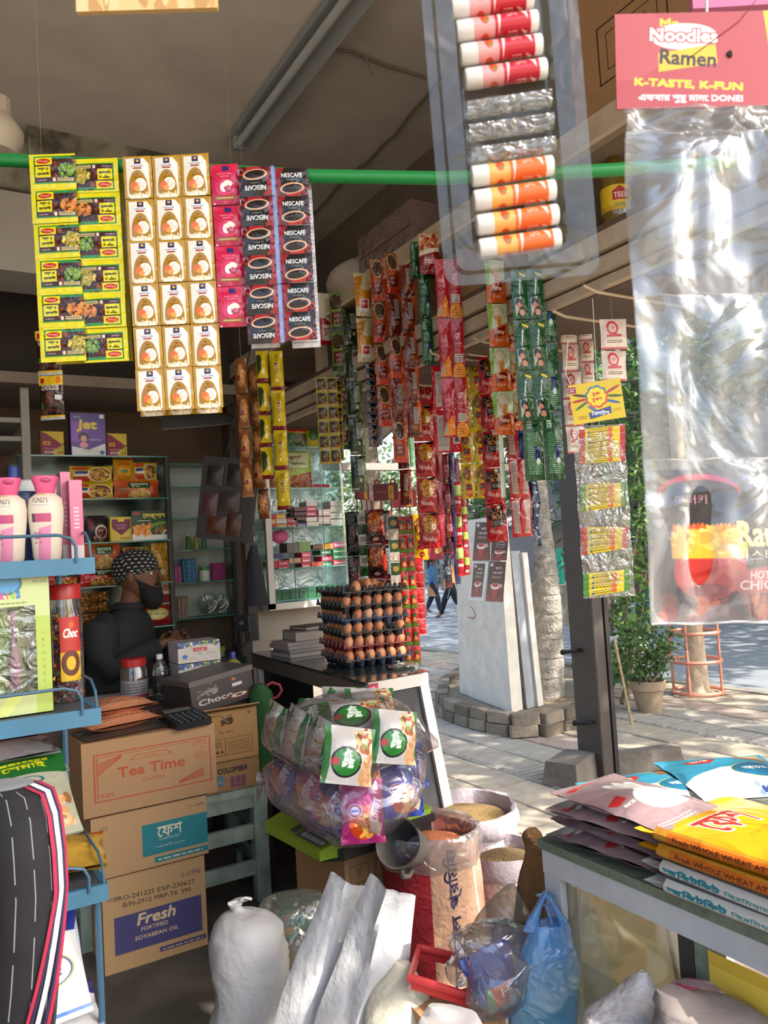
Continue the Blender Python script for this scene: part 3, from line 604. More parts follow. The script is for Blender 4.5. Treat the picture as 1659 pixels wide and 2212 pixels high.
# ================================================================ shop fittings
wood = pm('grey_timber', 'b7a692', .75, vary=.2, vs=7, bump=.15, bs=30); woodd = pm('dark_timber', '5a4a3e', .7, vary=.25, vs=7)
glass = film('clear_glass', 'eef6f4', .10, .03, .02, 0); glasse = pm('glass_edge', '3f7a70', .15); steel = pm('steel', 'b9b9bb', .35, metal=.8); alu = pm('aluminium', 'a5a29e', .4, metal=.55)
card = pm('cardboard', 'a07c58', .85, vary=.1, vs=6, bump=.08, bs=60); cardd = pm('cardboard_dull', '8d6c49', .85, vary=.12, vs=5)
ls = thing('loft_shelf', 'long two-level timber loft shelf fixed above the street side of the shop', 'shelf', (1.6, 0, 1.98))
ls.location = (0, 0, 0)
MB().box(1.60, .9, 2.375, 2.14, 4.35, 2.445).out('upper_board', wood, ls); MB().box(1.595, .9, 2.362, 1.625, 4.35, 2.375).out('lip', pm('pale_lip', 'c7b49c', .6), ls)
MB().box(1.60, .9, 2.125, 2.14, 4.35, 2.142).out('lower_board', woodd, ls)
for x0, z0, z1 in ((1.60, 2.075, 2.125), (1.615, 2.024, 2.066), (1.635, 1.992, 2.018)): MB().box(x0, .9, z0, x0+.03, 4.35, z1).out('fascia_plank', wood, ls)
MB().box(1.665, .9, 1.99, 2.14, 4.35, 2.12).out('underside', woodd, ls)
for y in (.9, 1.72, 3.2, 4.3): MB().box(1.63, y, 2.142, 1.67, y+.05, 2.375).out('divider', wood, ls)
wire = pm('bare_wire', 'b7a58c', .5)
for (u, v), x in (((1032, 738), 1.59), ((1272, 628), 1.59), ((1005, 765), 1.7), ((940, 770), 1.6), ((905, 800), 1.75), ((1205, 682), 1.6), ((880, 830), 1.65)):
    p = PX(u, v, x); MB().tube([p+[-.02, 0, .012], p+[.03, 0, 0], p+[.4, 0, .0]], .0045, 6).out('hook_rod', wire, ls, True)
# green pipe the front sachets hang from
P = [PZ(-80, 342, 1.46), PZ(0, 345, 1.45), PZ(330, 362, 1.45), PZ(660, 380, 1.45), PZ(950, 385, 1.45), PZ(1150, 377, 1.45), PZ(1340, 366, 1.45), PZ(1600, 350, 1.5)]
o = MB().tube([PZ(-700, 320, 1.6)]+P, .0122, 14).out('green_pipe', pm('green_plastic', '12803a', .35, vary=.08), None, True); tag(o, 'long green plastic pipe stretched across the shop for hanging sachets', 'pipe')
# fluorescent fitting
tl = thing('tube_light', 'unlit grey fluorescent batten on the ceiling', 'lamp', (0, 0, 0)); fit = pm('grey_batten', '8e9498', .4)
e0 = Pz(517, 310, 3.16); 
MB().box(1.245, 1.9, 3.165, 1.335, 3.19, 3.2).out('housing', fit, tl); MB().tube([(1.27, 1.95, 3.13), (1.27, 3.15, 3.13)], .017, 12).out('tube', pm('milky_tube', 'a9b0b4', .2), tl, True)
MB().add([(1.28, 1.9, 3.165), (1.35, 1.9, 3.12), (1.35, 3.19, 3.12), (1.28, 3.19, 3.165)], [(0, 1, 2, 3)]).out('reflector', fit, tl)
for y in (1.91, 3.16): MB().box(1.25, y, 3.11, 1.3, y+.03, 3.168, b=.008).out('lamp_holder', fit, tl)
wr = MB(); wr.tube([PX(1, 1, 1)*0+np.array(p) for p in (Pz(690, 103, 3.19), Pz(760, 112, 3.18), Pz(830, 140, 3.185), Pz(920, 168, 3.18))], .006, 5).tube([Pz(790, 122, 3.18), Pz(800, 150, 3.14), Pz(806, 163, 3.12)], .004, 4)
tag(wr.out('loose_cable', pm('dusty_cable', '6f675c', .8)), 'dusty loose wire drooping from the fluorescent batten', 'cable')
cb = [Pz(u, v, 3.19) for u, v in ((960, 160), (920, 210), (888, 245), (855, 290), (830, 310), (800, 345), (775, 362), (730, 402), (700, 440), (670, 470))]
tag(MB().tube(cb, .006, 5).out('ceiling_cable', pm('dusty_cable', '6f675c', .8)), 'thin electric cable clipped along the ceiling near the lintel', 'cable')
o = thing('ceiling_lamp_globe', 'pale round ceiling fixture cut by the picture edge above the green pipe', 'lamp', PZ(-10, 285, 2.6)); MB().lathe([(.0, -.075), (.06, -.07), (.085, -.03), (.088, .0), (.07, .03), (.05, .06)], 18).out('globe', pm('dusty_white_globe', 'c4bdb0', .5, vary=.1), o, True)
MB().lathe([(.05, .06), (.05, .11)], 14).out('neck', pm('dusty_white_globe', 'c4bdb0', .5, vary=.1), o)
MB().tube([(0, 0, .1), (.0, .3, .5), (0, .45, 1.0)], .008, 5).out('flex', pm('dusty_cable', '6f675c', .8), o)
# plank shelf / left wall unit
pk_ = thing('high_plank', 'long dusty plank of the high loft above the back cabinet', 'shelf', (0, 0, 0)); MB().box(-2.5, 3.8, 2.16, 1.5, 4.41, 2.2).box(-2.5, 3.79, 2.155, 1.5, 3.8, 2.205).out('board', pm('dusty_plank', '766a60', .8, vary=.2), pk_)
MB().box(-2.5, 4.3, 2.2, 1.6, 4.41, 2.9).out('recess_shade_sheet', pm('recess_shade_sheet', '3a3431', .9), pk_)  # dark sheet puts the shade of the deep loft recess into colour
un = thing('grey_rack_unit', 'grey-white painted shelving frame against the back wall', 'shelf', (0, 0, 0)); gp_ = pm('grey_white_paint', '8d8a86', .7, vary=.1)
for x in (.435, -.5): MB().box(x, 3.86, 0, x+.035, 3.9, 2.15).out('upright', gp_, un)
for z in (1.99, 1.905, 1.6, 1.2): MB().box(-.5, 3.87, z, .44, 4.35, z+.022).out('board', gp_, un)
# blue wire rack at the left
bl = pm('blue_enamel', '3f7391', .5, vary=.15, vs=8); blw = pm('blue_wire', '3d5f78', .45)
bk = thing('blue_rack', 'blue enamelled steel display rack with guarded shelves', 'rack', (0, 0, 0)); BZ = (1.325, 1.05, .735, .40)
for z in BZ:
    MB().box(-.5, 1.535, z-.012, .275, 1.86, z).out('tray', pm('dark_tray', '4a4f55', .6), bk); MB().box(-.5, 1.525, z-.03, .288, 1.535, z+.0).out('front_lip', bl, bk); MB().box(.276, 1.536, z-.03, .288, 1.86, z).out('side_lip', bl, bk)
    MB().tube([(-.5, 1.522, z+.043), (.225, 1.522, z+.043), (.247, 1.522, z+.036), (.255, 1.522, z+.02), (.255, 1.522, z-.008)], .003, 8).out('front_guard', blw, bk, True)
    MB().tube([(.283, 1.532, z-.01), (.281, 1.535, z+.03), (.279, 1.56, z+.048), (.279, 1.80, z+.048), (.283, 1.85, z+.03), (.283, 1.86, z)], .0026, 8).out('side_guard', blw, bk, True)
for x in (-.49, .272): MB().tube([(x, 1.852, 0), (x, 1.852, 1.36)], .007, 8).out('upright', blw, bk, True)
MB().tube([(.272, 1.545, 0), (.272, 1.545, .715)], .006, 8).out('front_leg', blw, bk, True)
# ---------------- cartons
def carton(name, label, x0, x1, y0, y1, z0, z1, art=None, rz=0, group=None, mat=None, open_=False):
    w, d, h = x1-x0, y1-y0, z1-z0; t = thing(name, label, 'box', ((x0+x1)/2, (y0+y1)/2, z0), rz, group); m = mat or card
    b = MB().box(-w/2, -d/2, 0, w/2, d/2, h-.004, 0, 1 if art else None); b.out('body', [m, art] if art else m, t)
    if not open_:
        for s in (-1, 1): MB().box(-w/2, min(.002*s, s*d/2), h-.004, w/2, max(.002*s, s*d/2), h).out('flap', m, t)
        MB().box(-w/2-.0008, -.025, h, w/2+.0008, .025, h+.0012).out('tape', pm('brown_tape', 'a98a63', .25), t)
    return t
a = Art(430, 235, 'a07d59'); R_ = 'a2492f'
a.r(.08, .16, .96, .175, R_).r(.08, .80, .97, .815, R_).r(.08, .16, .09, .815, R_).r(.95, .16, .96, .8, R_).r(.10, .20, .93, .208, R_).r(.10, .2, .107, .77, R_)
for k in range(4): a.p([(.105, .30+.045*k), (.28, .21+.01*k), (.28, .222+.01*k), (.105, .322+.045*k)], R_)
for k in range(4): a.p([(.9, .60+.035*k), (.70, .74+.008*k), (.7, .75+.008*k), (.9, .622+.035*k)], R_)
a.p([(.34, .32), (.66, .32), (.62, .25), (.38, .25)], R_).p([(.355, .312), (.645, .312), (.615, .258), (.385, .258)], 'a07d59').t(.5, .285, 'Kishwan', .035, R_, sh=.3)
a.t(.5, .46, 'Tea Time', .135, R_, w=.50, bold=2).t(.51, .61, 'Cookies', .06, R_, w=.17).t(.87, .24, '6 PCS', .05, R_, w=.11).t(.90, .305, 'Jar', .04, R_, w=.05).e(.88, .42, .05, .05, R_, ring=.12).t(.88, .42, 'BST', .035, R_).line(.12, .72, .1, 2, .025, R_, .01)
carton('carton', 'brown carton with a red-printed cookie panel, topmost of the three stacked cartons', .447, .89, 2.72, 3.02, .508, .745, am('print_teatime', a, .8, .06, 60))
a = Art(380, 210, 'a5835d'); T_ = '1f6f78'
a.r(.42, .27, 1, .80, T_).t(.66, .43, 'েফশ', .19, 'cfc2a4', w=.22, bold=1).t(.66, .56, 'ফরটিফাইড', .055, 'c8bb9e', w=.2).t(.66, .68, 'সয়াবিন েতল', .06, 'c8bb9e', w=.26).r(.52, .85, 1, .94, T_).line(.55, .89, .4, 1, .03, 'c8bb9e', .02).t(.1, .18, 'বি১', .08, '3c5560').t(.9, .12, '৫০০ গ্রাম', .055, '4d3c2a', w=.16)
carton('carton', 'brown carton with a teal printed panel, middle of the stack', .468, .85, 2.725, 3.0, .305, .502, am('print_tealpanel', a, .8, .06, 60))
a = Art(340, 310, 'a8875f'); T_ = '3f3c68'
a.r(.1, .42, .95, .82, T_).t(.5, .505, 'Fresh', .12, 'c2ad88', w=.36, sh=.22, bold=3).t(.48, .615, 'FORTIFIED', .042, 'b9a583', w=.26, bold=1).t(.5, .70, 'SOYABEAN OIL', .042, 'b9a583', w=.42, bold=1).r(.52, .87, .98, .92, T_).line(.55, .895, .4, 1, .03, 'b9a583', .01)
a.t(.5, .235, 'PRO-241225 EXP-230627', .05, '2b2723', w=.78, rot=2).t(.52, .315, 'B/N-2912 MRP-TK 390', .05, '2b2723', w=.66, rot=2).t(.1, .22, 'easy', .05, '5a5046', sh=.2).t(.86, .145, '2 LITRE', .045, '4b3f52', w=.2)
carton('carton', 'brown soyabean oil carton with a dark purple panel standing on the floor', .495, .835, 2.73, 3.02, 0, .30, am('print_oil', a, .8, .06, 60))
a = Art(120, 130, '9a7648').line(.1, .08, .3, 1, .05, '3a2c20').n(.38, .1, .55, .3, ['3f2d1c', '6a4a2c'], 26, .04).t(.45, .42, 'টোকন', .07, '54391f').r(.12, .55, .9, .565, '6d5030').r(.12, .88, .9, .895, '6d5030').r(.12, .55, .13, .89, '6d5030').r(.89, .55, .9, .89, '6d5030').r(.42, .55, .43, .89, '6d5030')
for k in range(3): a.p([(.17+.08*k, .84), (.205+.08*k, .76), (.24+.08*k, .84)], '54391f')
a.line(.17, .62, .2, 3, .04, '54391f').line(.47, .62, .38, 6, .04, '6a4d2c').t(.86, .09, '8', .06, '2c2018')
C2 = carton('open_carton', 'open brown carton with recycling marks behind the red-printed cookie carton', .90, 1.13, 2.93, 3.2, .552, .742, am('print_recycle', a, .85, .06, 60), open_=True, mat=cardd)
fl = MB(); fl.m = Matrix.Translation((-.115, .0, .188)) @ Matrix.Rotation(.5, 4, 'Y'); fl.box(-.006, -.12, 0, 0, .13, .15); fl.out('raised_flap', cardd, C2)
fl = MB(); fl.m = Matrix.Translation((0, -.135, .187)) @ Matrix.Rotation(-.35, 4, 'X'); fl.box(-.11, -.05, 0, .11, 0, .005); fl.out('folded_flap', cardd, C2)
a = Art(110, 60, '8a6a45').t(.5, .3, 'COLOMBIA', .17, '2f2a26', w=.55, bold=1).e(.25, .62, .1, .18, '4a6f86').line(.18, .6, .14, 2, .08, 'b09a78')
for i in range(3):
    for j in range(3): a.r(.45+.1*i, .55+.13*j, .53+.1*i, .66+.13*j, '6a3f55')
carton('carton', 'low brown carton under the open carton on the green-grey bench', .92, 1.135, 2.945, 3.2, .435, .548, am('print_colombia', a, .85, .06, 60), mat=cardd)
# bench
mint = pm('worn_mint_paint', '8b9b91', .8, vary=.3, vs=16, bump=.25, bs=40)
bn = thing('bench', 'worn mint-grey wooden bench carrying cartons', 'bench', (0, 0, 0))
MB().box(.45, 2.93, .405, 1.17, 3.3, .433).out('top', mint, bn); MB().box(.48, 2.94, .355, 1.16, 2.965, .405).out('apron', mint, bn)
for x in (1.10, .46):
    for y in (2.935, 3.24): MB().box(x, y, 0, x+.055, y+.045, .405).out('leg', mint, bn)
for z in (.10, .235): MB().box(.5, 2.945, z, 1.11, 2.965, z+.055).out('rail', mint, bn); MB().box(1.12, 2.98, z+.02, 1.14, 3.24, z+.06).out('side_rail', mint, bn)
o = MB().box(.5, 3.1, .0, 1.08, 3.28, .2).out('dark_crate', pm('dark_brown_wood', '33241c', .7)); tag(o, 'dark brown box pushed under the mint-grey bench', 'crate')
# black confectionery carton, tilted, on the open carton
a = Art(120, 90, '352f30').n(.1, .2, .4, .5, ['7d7470', '5d5450'], 22, .05).t(.38, .66, 'Choco', .2, 'b9aca5', w=.55, bold=1).e(.75, .78, .2, .12, '5a2f1c').e(.75, .76, .13, .07, 'c6b7a5').e(.75, .76, .06, .035, '2a1a12').r(.66, .3, .82, .42, 'b7b4b2').r(.66, .1, .72, .2, 'b5563f')
a2 = Art(100, 90, '6b6462').e(.32, .28, .3, .16, 'b4643a', -25).e(.32, .26, .17, .09, 'ddd2c5', -25).e(.32, .26, .08, .05, '23150f', -25).e(.65, .72, .32, .16, 'b4643a', -25).e(.65, .70, .18, .09, 'ddd2c5', -25).e(.65, .7, .08, .05, '23150f', -25).t(.5, .5, 'Choco', .14, 'e5dfd9', w=.55, rot=25)
kb = thing('chocolate_box', 'dark grey printed confectionery box lying across the open carton', 'box', (1.0, 3.06, .745), .25); b = MB(); b.m = Matrix.Rotation(-.10, 4, 'Y')
q4 = [(0, 0), (1, 0), (1, 1), (0, 1)]; b.box(-.15, -.10, 0.01, .13, .1, .115, 0, 1); b.f[1], _ = b.f[1], 0; b.mi[1] = 2; b.out('body', [pm('dark_box', '3b3535', .5), am('print_choc', a, .45, 0), am('print_choc_end', a2, .45, 0)], kb)
b = MB(); b.m = Matrix.Rotation(-.10, 4, 'Y'); b.box(-.155, -.105, .115, .135, .105, .135); b.out('lid', pm('grey_lid', '57504e', .5), kb)
# rack unit K and cabinet H at the back
def glass_case(name, label, x0, x1, y0, y1, zs, back, fr=.012, backmat=None, sides=True):
    t = thing(name, label, 'cabinet', (0, 0, 0))
    for z in zs: MB().box(x0, y0, z-.003, x1, y1, z+.003).out('glass_shelf', glass, t); MB().box(x0, y0-.003, z-.0035, x1, y0, z+.0035).out('shelf_edge', glasse, t)
    if back: MB().box(x0, y1, zs[-1], x1, y1+.01, zs[0]).out('back_panel', back, t)
    for x in (x0, x1): MB().box(x-.004, y0, zs[-1], x+.004, y1, zs[0]).out('glass_side', glass, t)
    return t
mirror = pm('dusty_mirror', '4c5250', .22, metal=1, bump=.05, bs=6)
HZ = (1.862, 1.649, 1.434, 1.22, 1.0, .78); H = glass_case('back_cabinet', 'mirror-backed glass shelf cabinet on the back wall stocked with noodles', .43, 1.135, 4.02, 4.36, HZ, mirror)
for x in (.44, 1.13): MB().box(x-.008, 4.02, .0, x+.008, 4.05, 1.862).out('dark_post', pm('black_trim', '24221f', .5), H)
KZ = (1.852, 1.724, 1.552, 1.379, 1.203, 1.011); K = glass_case('corner_cabinet', 'glass shelf cabinet with white rear panel next to the noodle shelves', 1.185, 1.545, 4.22, 4.39, KZ, pm('white_panel', 'b9beb6', .6))
for x in (1.19, 1.54): MB().box(x-.01, 4.215, 0, x+.01, 4.235, 1.86).out('dark_post', pm('black_trim', '24221f', .5), K)
MB().box(1.17, 4.0, .77, 1.545, 4.4, .80).out('glass_counter', pm('dark_glass', '38423f', .15), K); MB().box(1.17, 4.02, 0, 1.545, 4.4, .77).out('base', pm('base_grey', '474a49', .6), K)
# showcase G over the counter
GZ = (2.13, 1.885, 1.667, 1.463, 1.25, 1.085); G = glass_case('hanging_showcase', 'tall glass showcase of soaps above the far end of the counter', 1.565, 2.0, 3.75, 3.95, GZ, film('frosted_back', 'dfeeee', .25, .55, .25, .9, 14))
MB().box(1.54, 3.735, 1.05, 1.572, 3.76, 2.2).out('front_stile', alu, G); MB().box(1.54, 3.735, 1.045, 2.01, 3.955, 1.078).out('bottom_rail', pm('white_wood', 'c5beb6', .6), G); MB().box(1.54, 3.735, 2.13, 2.02, 3.955, 2.2).out('top_rail', wood, G)
for x in (1.69, 1.87): MB().box(x, 3.744, 1.08, x+.003, 3.748, 2.13).out('pane_joint', glasse, G)
MB().box(1.985, 3.74, 1.08, 2.0, 3.95, 2.13).out('side_glass', glass, G)
MB().box(1.50, 3.9, 0, 2.0, 4.05, 1.04).out('plinth', pm('dirty_white', '9b9086', .9, vary=.2), G)
# counter
ct = thing('shop_counter', 'black-panelled counter with white wooden frame and glass top', 'counter', (0, 0, 0)); zc = .85
P4 = [(1.365, 2.46), (1.635, 2.49), (1.85, 3.72), (1.43, 3.72)]; wf = pm('white_frame_wood', 'cfc6c0', .7, vary=.12, vs=10)
MB().prism([(1.355, 2.45), (1.645, 2.48), (1.86, 3.73), (1.42, 3.73)], zc-.008, zc).out('glass_top', pm('dark_glass_top', '2c3430', .08, coat=.3), ct); MB().prism([(p[0]+.01, p[1]+.01) for p in P4], zc-.05, zc-.009).out('top_board', pm('top_wood', '6e6460', .7), ct)
MB().add([(1.36, 2.455, zc-.07), (1.425, 3.72, zc-.07), (1.425, 3.72, zc-.001), (1.36, 2.455, zc-.001), (1.38, 2.455, zc-.07), (1.445, 3.72, zc-.07)], [(0, 1, 2, 3)[::-1], (0, 4, 5, 1)]).out('side_fascia', pm('brown_fascia', '655b55', .7, vary=.1), ct)
hexa(MB(), [(1.36, 2.44, zc-.045), (1.63, 2.465, zc-.045), (1.63, 2.49, zc-.045), (1.36, 2.465, zc-.045)], [(1.36, 2.44, zc-.002), (1.63, 2.465, zc-.002), (1.63, 2.49, zc-.002), (1.36, 2.465, zc-.002)]).out('front_rail', wf, ct)
hexa(MB(), [(1.36, 2.44, 0), (1.40, 2.445, 0), (1.40, 2.48, 0), (1.36, 2.48, 0)], [(1.365, 2.44, zc-.046), (1.405, 2.445, zc-.046), (1.405, 2.48, zc-.046), (1.365, 2.48, zc-.046)]).out('front_leg', wf, ct)
hexa(MB(), [(1.715, 2.46, 0), (1.76, 2.465, 0), (1.76, 2.5, 0), (1.715, 2.5, 0)], [(1.59, 2.46, zc-.046), (1.63, 2.465, zc-.046), (1.63, 2.5, zc-.046), (1.59, 2.5, zc-.046)]).out('front_leg', wf, ct)
hexa(MB(), [(1.40, 2.46, 0), (1.715, 2.475, 0), (1.715, 2.485, 0), (1.40, 2.47, 0)], [(1.405, 2.46, zc-.05), (1.59, 2.475, zc-.05), (1.59, 2.485, zc-.05), (1.405, 2.47, zc-.05)]).out('front_panel', pm('blackboard', '35353a', .6, vary=.08), ct)
MB().add([(1.40, 2.98, 0), (1.44, 3.7, 0), (1.44, 3.7, zc-.07), (1.40, 2.98, zc-.07)], [(3, 2, 1, 0)]).add([(1.76, 2.5, 0), (1.84, 3.7, 0), (1.84, 3.7, zc-.06), (1.63, 2.5, zc-.06)], [(0, 1, 2, 3)]).out('side_panel', pm('black_panel', '151416', .6), ct)
MB().box(1.41, 3.6, 0, 1.46, 3.64, zc-.07).out('rear_leg', wf, ct); MB().box(1.42, 2.6, .55, 1.62, 3.6, .565).out('inner_shelf', pm('inner_white', 'b8b3ae', .7), ct)
a = Art(60, 60, 'c02a4a').p([(.2, .85), (.45, .15), (.6, .15), (.45, .5), (.7, .5), (.35, .9)], 'f2d7dc').r(.0, .0, 1, .12, '8d1c36'); MB().add([(1.36, 2.438, zc-.085), (1.40, 2.441, zc-.085), (1.40, 2.441, zc-.005), (1.36, 2.438, zc-.005)], [(0, 1, 2, 3)], [q4]).out('sticker', am('print_sticker', a, .4, 0), ct)
o = thing('cable_reel', 'small blue and white extension reel inside the counter', 'reel', (1.50, 2.72, .565)); b = MB(); b.m = Matrix.Rotation(math.pi/2, 4, 'X'); b.lathe([(0, -.03), (.05, -.03), (.05, -.02), (.03, -.015), (.03, .015), (.05, .02), (.05, .03), (0, .03)], 18, (0, .05, 0)); b.out('reel_body', pm('reel_white', 'd8d8da', .4), o, True); b = MB(); b.m = Matrix.Rotation(math.pi/2, 4, 'X'); b.lathe([(0, .031), (.035, .032), (.035, .038), (0, .039)], 18, (0, .05, 0)); b.out('blue_hub', pm('reel_blue', '27459a', .4), o)
# books on the counter
for i, (w, d, h, cl, rz, dx) in enumerate(((.27, .2, .022, '7a7272', .05, 0), (.26, .2, .015, '8a8480', -.03, .005), (.27, .2, .018, '978b90', .04, -.005), (.25, .19, .014, 'a09293', .0, -.01), (.22, .18, .045, '6b625e', -.08, .03), (.19, .15, .018, '3c3231', .1, .055))):
    z = zc+sum(q[2] for q in ((0, 0, .022), (0, 0, .015), (0, 0, .018), (0, 0, .014), (0, 0, .045))[:i]); o = thing('ledger', ('bottom grey ledger', 'second ledger from the bottom', 'third ledger, pinkish', 'thin ledger under the thick one', 'thick brown-grey account book', 'small dark notebook topmost')[i]+' in the stack on the counter', 'book', (1.58+dx, 3.42, z), rz, 'ledgers stacked on the counter')
    b = MB(); b.box(-w/2, -d/2, 0, w/2, d/2, .003).box(-w/2, -d/2, h-.003, w/2, d/2, h).box(-w/2, d/2-.003, 0, w/2, d/2, h); b.out('cover', pm('cover_%s' % cl, cl, .7), o); MB().box(-w/2+.004, -d/2+.004, .003, w/2-.004, d/2-.004, h-.003).out('pages', pm('pages', 'a9a09a', .9), o)
# red poster board / case hanging in shadow, black cloth, black bag
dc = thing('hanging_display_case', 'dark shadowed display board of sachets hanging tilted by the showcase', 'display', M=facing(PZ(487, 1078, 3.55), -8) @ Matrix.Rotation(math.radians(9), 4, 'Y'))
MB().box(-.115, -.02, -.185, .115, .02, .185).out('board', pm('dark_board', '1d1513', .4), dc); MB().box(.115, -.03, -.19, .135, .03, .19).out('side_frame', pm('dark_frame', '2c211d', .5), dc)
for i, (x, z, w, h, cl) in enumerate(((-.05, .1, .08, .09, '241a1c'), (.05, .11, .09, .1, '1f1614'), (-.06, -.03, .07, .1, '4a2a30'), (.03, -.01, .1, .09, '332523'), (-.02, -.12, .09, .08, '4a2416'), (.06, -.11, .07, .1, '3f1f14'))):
    b = MB(); b.m = Matrix.Translation((0, -.025, 0)); b.pouch(w, h, .02, 5, 6, cx=x, cz=z); b.out('shadowed_sachet', pm('dk_%s' % cl, cl, .3), dc, True)  # sachet colours are darkened to carry the shadow they hang in
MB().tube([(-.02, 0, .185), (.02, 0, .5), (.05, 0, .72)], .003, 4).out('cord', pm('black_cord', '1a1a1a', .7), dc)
cl_ = thing('black_cloth', 'dark cloth hanging beside the bright door gap', 'cloth', PZ(548, 1190, 3.72)); kx = 3.72/F
MB().rings([((HX[0]*du*kx, HX[1]*du*kx, -dv*kx), V3(HX)*(w*kx), V3(HF)*.05) for du, dv, w in ((2, -12, 6), (0, 0, 9), (-2, 25, 15), (0, 60, 20), (2, 105, 22), (0, 118, 24))], 20, jit=.10, seed=3).out('cloth', pm('dark_cloth', '23232a', .9, bump=.3), cl_, True)
rd = PY(500, 900, 4.1)
gr = thing('wire_shelf', 'sloping wire grille shelf below the high plank', 'shelf', (0, 0, 0))
for i in range(12): t = i/11; MB().tube([PY(345+6*t+ (0), 905+22*t, 4.0-.3*t), PY(498, 893+22*t, 4.15-.3*t)], .005, 5).out('rod', pm('dark_steel_rod', '6b6864', .4, metal=.5), gr)
MB().tube([PY(345, 905, 4.0), PY(352, 927, 3.7)], .006, 5).tube([PY(498, 893, 4.15), PY(498, 915, 3.85)], .006, 5).out('frame', pm('dark_steel_rod', '6b6864', .4, metal=.5), gr)
dpt = thing('door_post', 'dark wooden door post between glass cabinet and showcase', 'post', (1.575, 4.3, 0)); MB().box(0, 0, 0, .07, .12, 2.2).out('post', woodd, dpt); MB().box(.07, .03, 0, .075, .09, 2.2).out('strip', alu, dpt)
dp2 = thing('door_post', 'dark post hidden behind the hanging dark cloth', 'post', (1.44, 3.78, 0)); MB().box(0, 0, .9, .05, .06, 2.2).out('post', woodd, dp2); MB().box(0, -.004, .9, .05, 0, 2.2).out('face_strip', pm('black_trim', '24221f', .5), dp2)
bg = thing('black_box', 'black radio-like box with a cable under the door gap', 'box', PZ(528, 1345, 3.75)); bg.matrix_world = facing(PZ(528, 1345, 3.75), -20)
MB().box(-.045, -.03, -.04, .045, .03, .035, b=.006).out('case', pm('black_plastic', '17171a', .4), bg); MB().tube([(.03, -.03, -.04), (.04, -.04, -.08), (0, -.05, -.115), (-.03, -.04, -.09), (-.03, -.03, -.04)], .004, 6).out('cable', pm('black_cord', '1a1a1a', .7), bg); MB().tube([(-.01, 0, .035), (.005, 0, .09), (.02, 0, .12)], .003, 5).out('aerial', pm('black_cord', '1a1a1a', .7), bg); b = MB(); b.m = Matrix.Rotation(math.pi/2, 4, 'X'); b.lathe([(0, .03), (.008, .034), (.012, .03)], 10); b.out('knob', pm('grey_knob', '55555a', .4), bg)
# desk
dk = thing('desk', 'dark slatted desk where the shopkeeper stands', 'desk', (0, 0, 0)); dw = pm('dark_desk', '42302a', .6, vary=.2)
for i in range(9): MB().box(-.4, 3.06+i*.075, .73, 1.25, 3.06+i*.075+.071, .755).out('slat', dw, dk)
for x in (-.38, 1.18):
    for y in (3.07, 3.66): MB().box(x, y, 0, x+.05, y+.05, .73).out('leg', dw, dk)
MB().box(-.4, 3.045, .66, 1.25, 3.06, .755).out('front_board', dw, dk)
# ================================================================ hanging sachets
foil = dict(rough=.2, bump=.45, bs=22)
def cellmat(key, art):
    art.a = art.a**(1.06 if key[:4] in ('magg', 'natu', 'onio', 'coff') else 1.28); return am('print_'+key, art, **foil)
_PM = {}
def pouch_mesh(w, h, t, mat, back, seed, part, crimp):
    k = (round(w, 4), round(h, 4), t, mat.name, back.name if back else '', seed)
    if k not in _PM:
        o = MB().pouch(w, h, t, 8, 9, 0, crimp, .05, seed, 1 if back else None).out(part, [mat, back] if back else mat, None, True); _PM[k] = o.data; bpy.data.objects.remove(o)
    return _PM[k]
def chain(name, label, mats, top, bot, plane, wpx, n, deg=0, cols=1, t=.012, back=None, cat='sachet strip', part='sachet', group=None, gap=.985, crimp=.06, wob=.05, w=None, pick=None, extra=0):
    kind, val = plane; pf = {'X': PX, 'Y': PY, 'Z': PZ}[kind]; T = pf(*top, val); Z = dep(T); B = PZ(*bot, Z-.0 if kind != 'Z' else val)
    v = V3(T-B); L = v.length; up = v.normalized(); W = w or wpx*Z/F/max(.25, math.cos(math.radians(deg)))
    M = facing(T, deg, up); r = thing(name, label, cat, M=M, group=group); h = L/n; cw = W/cols
    for j in range(n):
        for i in range(cols):
            m = mats[(pick(i, j) if pick else (i+j)) % len(mats)]; sd = RN.randint(0, 2)
            o = bpy.data.objects.new(part, pouch_mesh(cw*.985, h*gap, t, m, back, sd, part, crimp)); COL.objects.link(o); o.parent = r
            o.location = ((i-(cols-1)/2)*cw, RN.uniform(-.3, .3)*t, -(j+.5)*h); o.rotation_euler = (RN.uniform(-wob, wob), 0, RN.uniform(-wob, wob)*(1.5 if t < .015 else 3.2))
    if T[2] < 1.97 or T[0] < 1.3 and T[2] < 2.05 and T[1] > 1.7: up_ = (1.992 if 1.6 < T[0] < 2.14 else 3.2 if T[0] < 1.6 else 2.1)-T[2]; MB().tube([(0, 0, 0), M.to_3x3().inverted() @ Vector((0, 0, up_))], .00022, 3).out('hang_string', pm('white_string', 'd8d8d4', .6), r)
    return r
YL, BR = 'd8cf12', '3f1512'
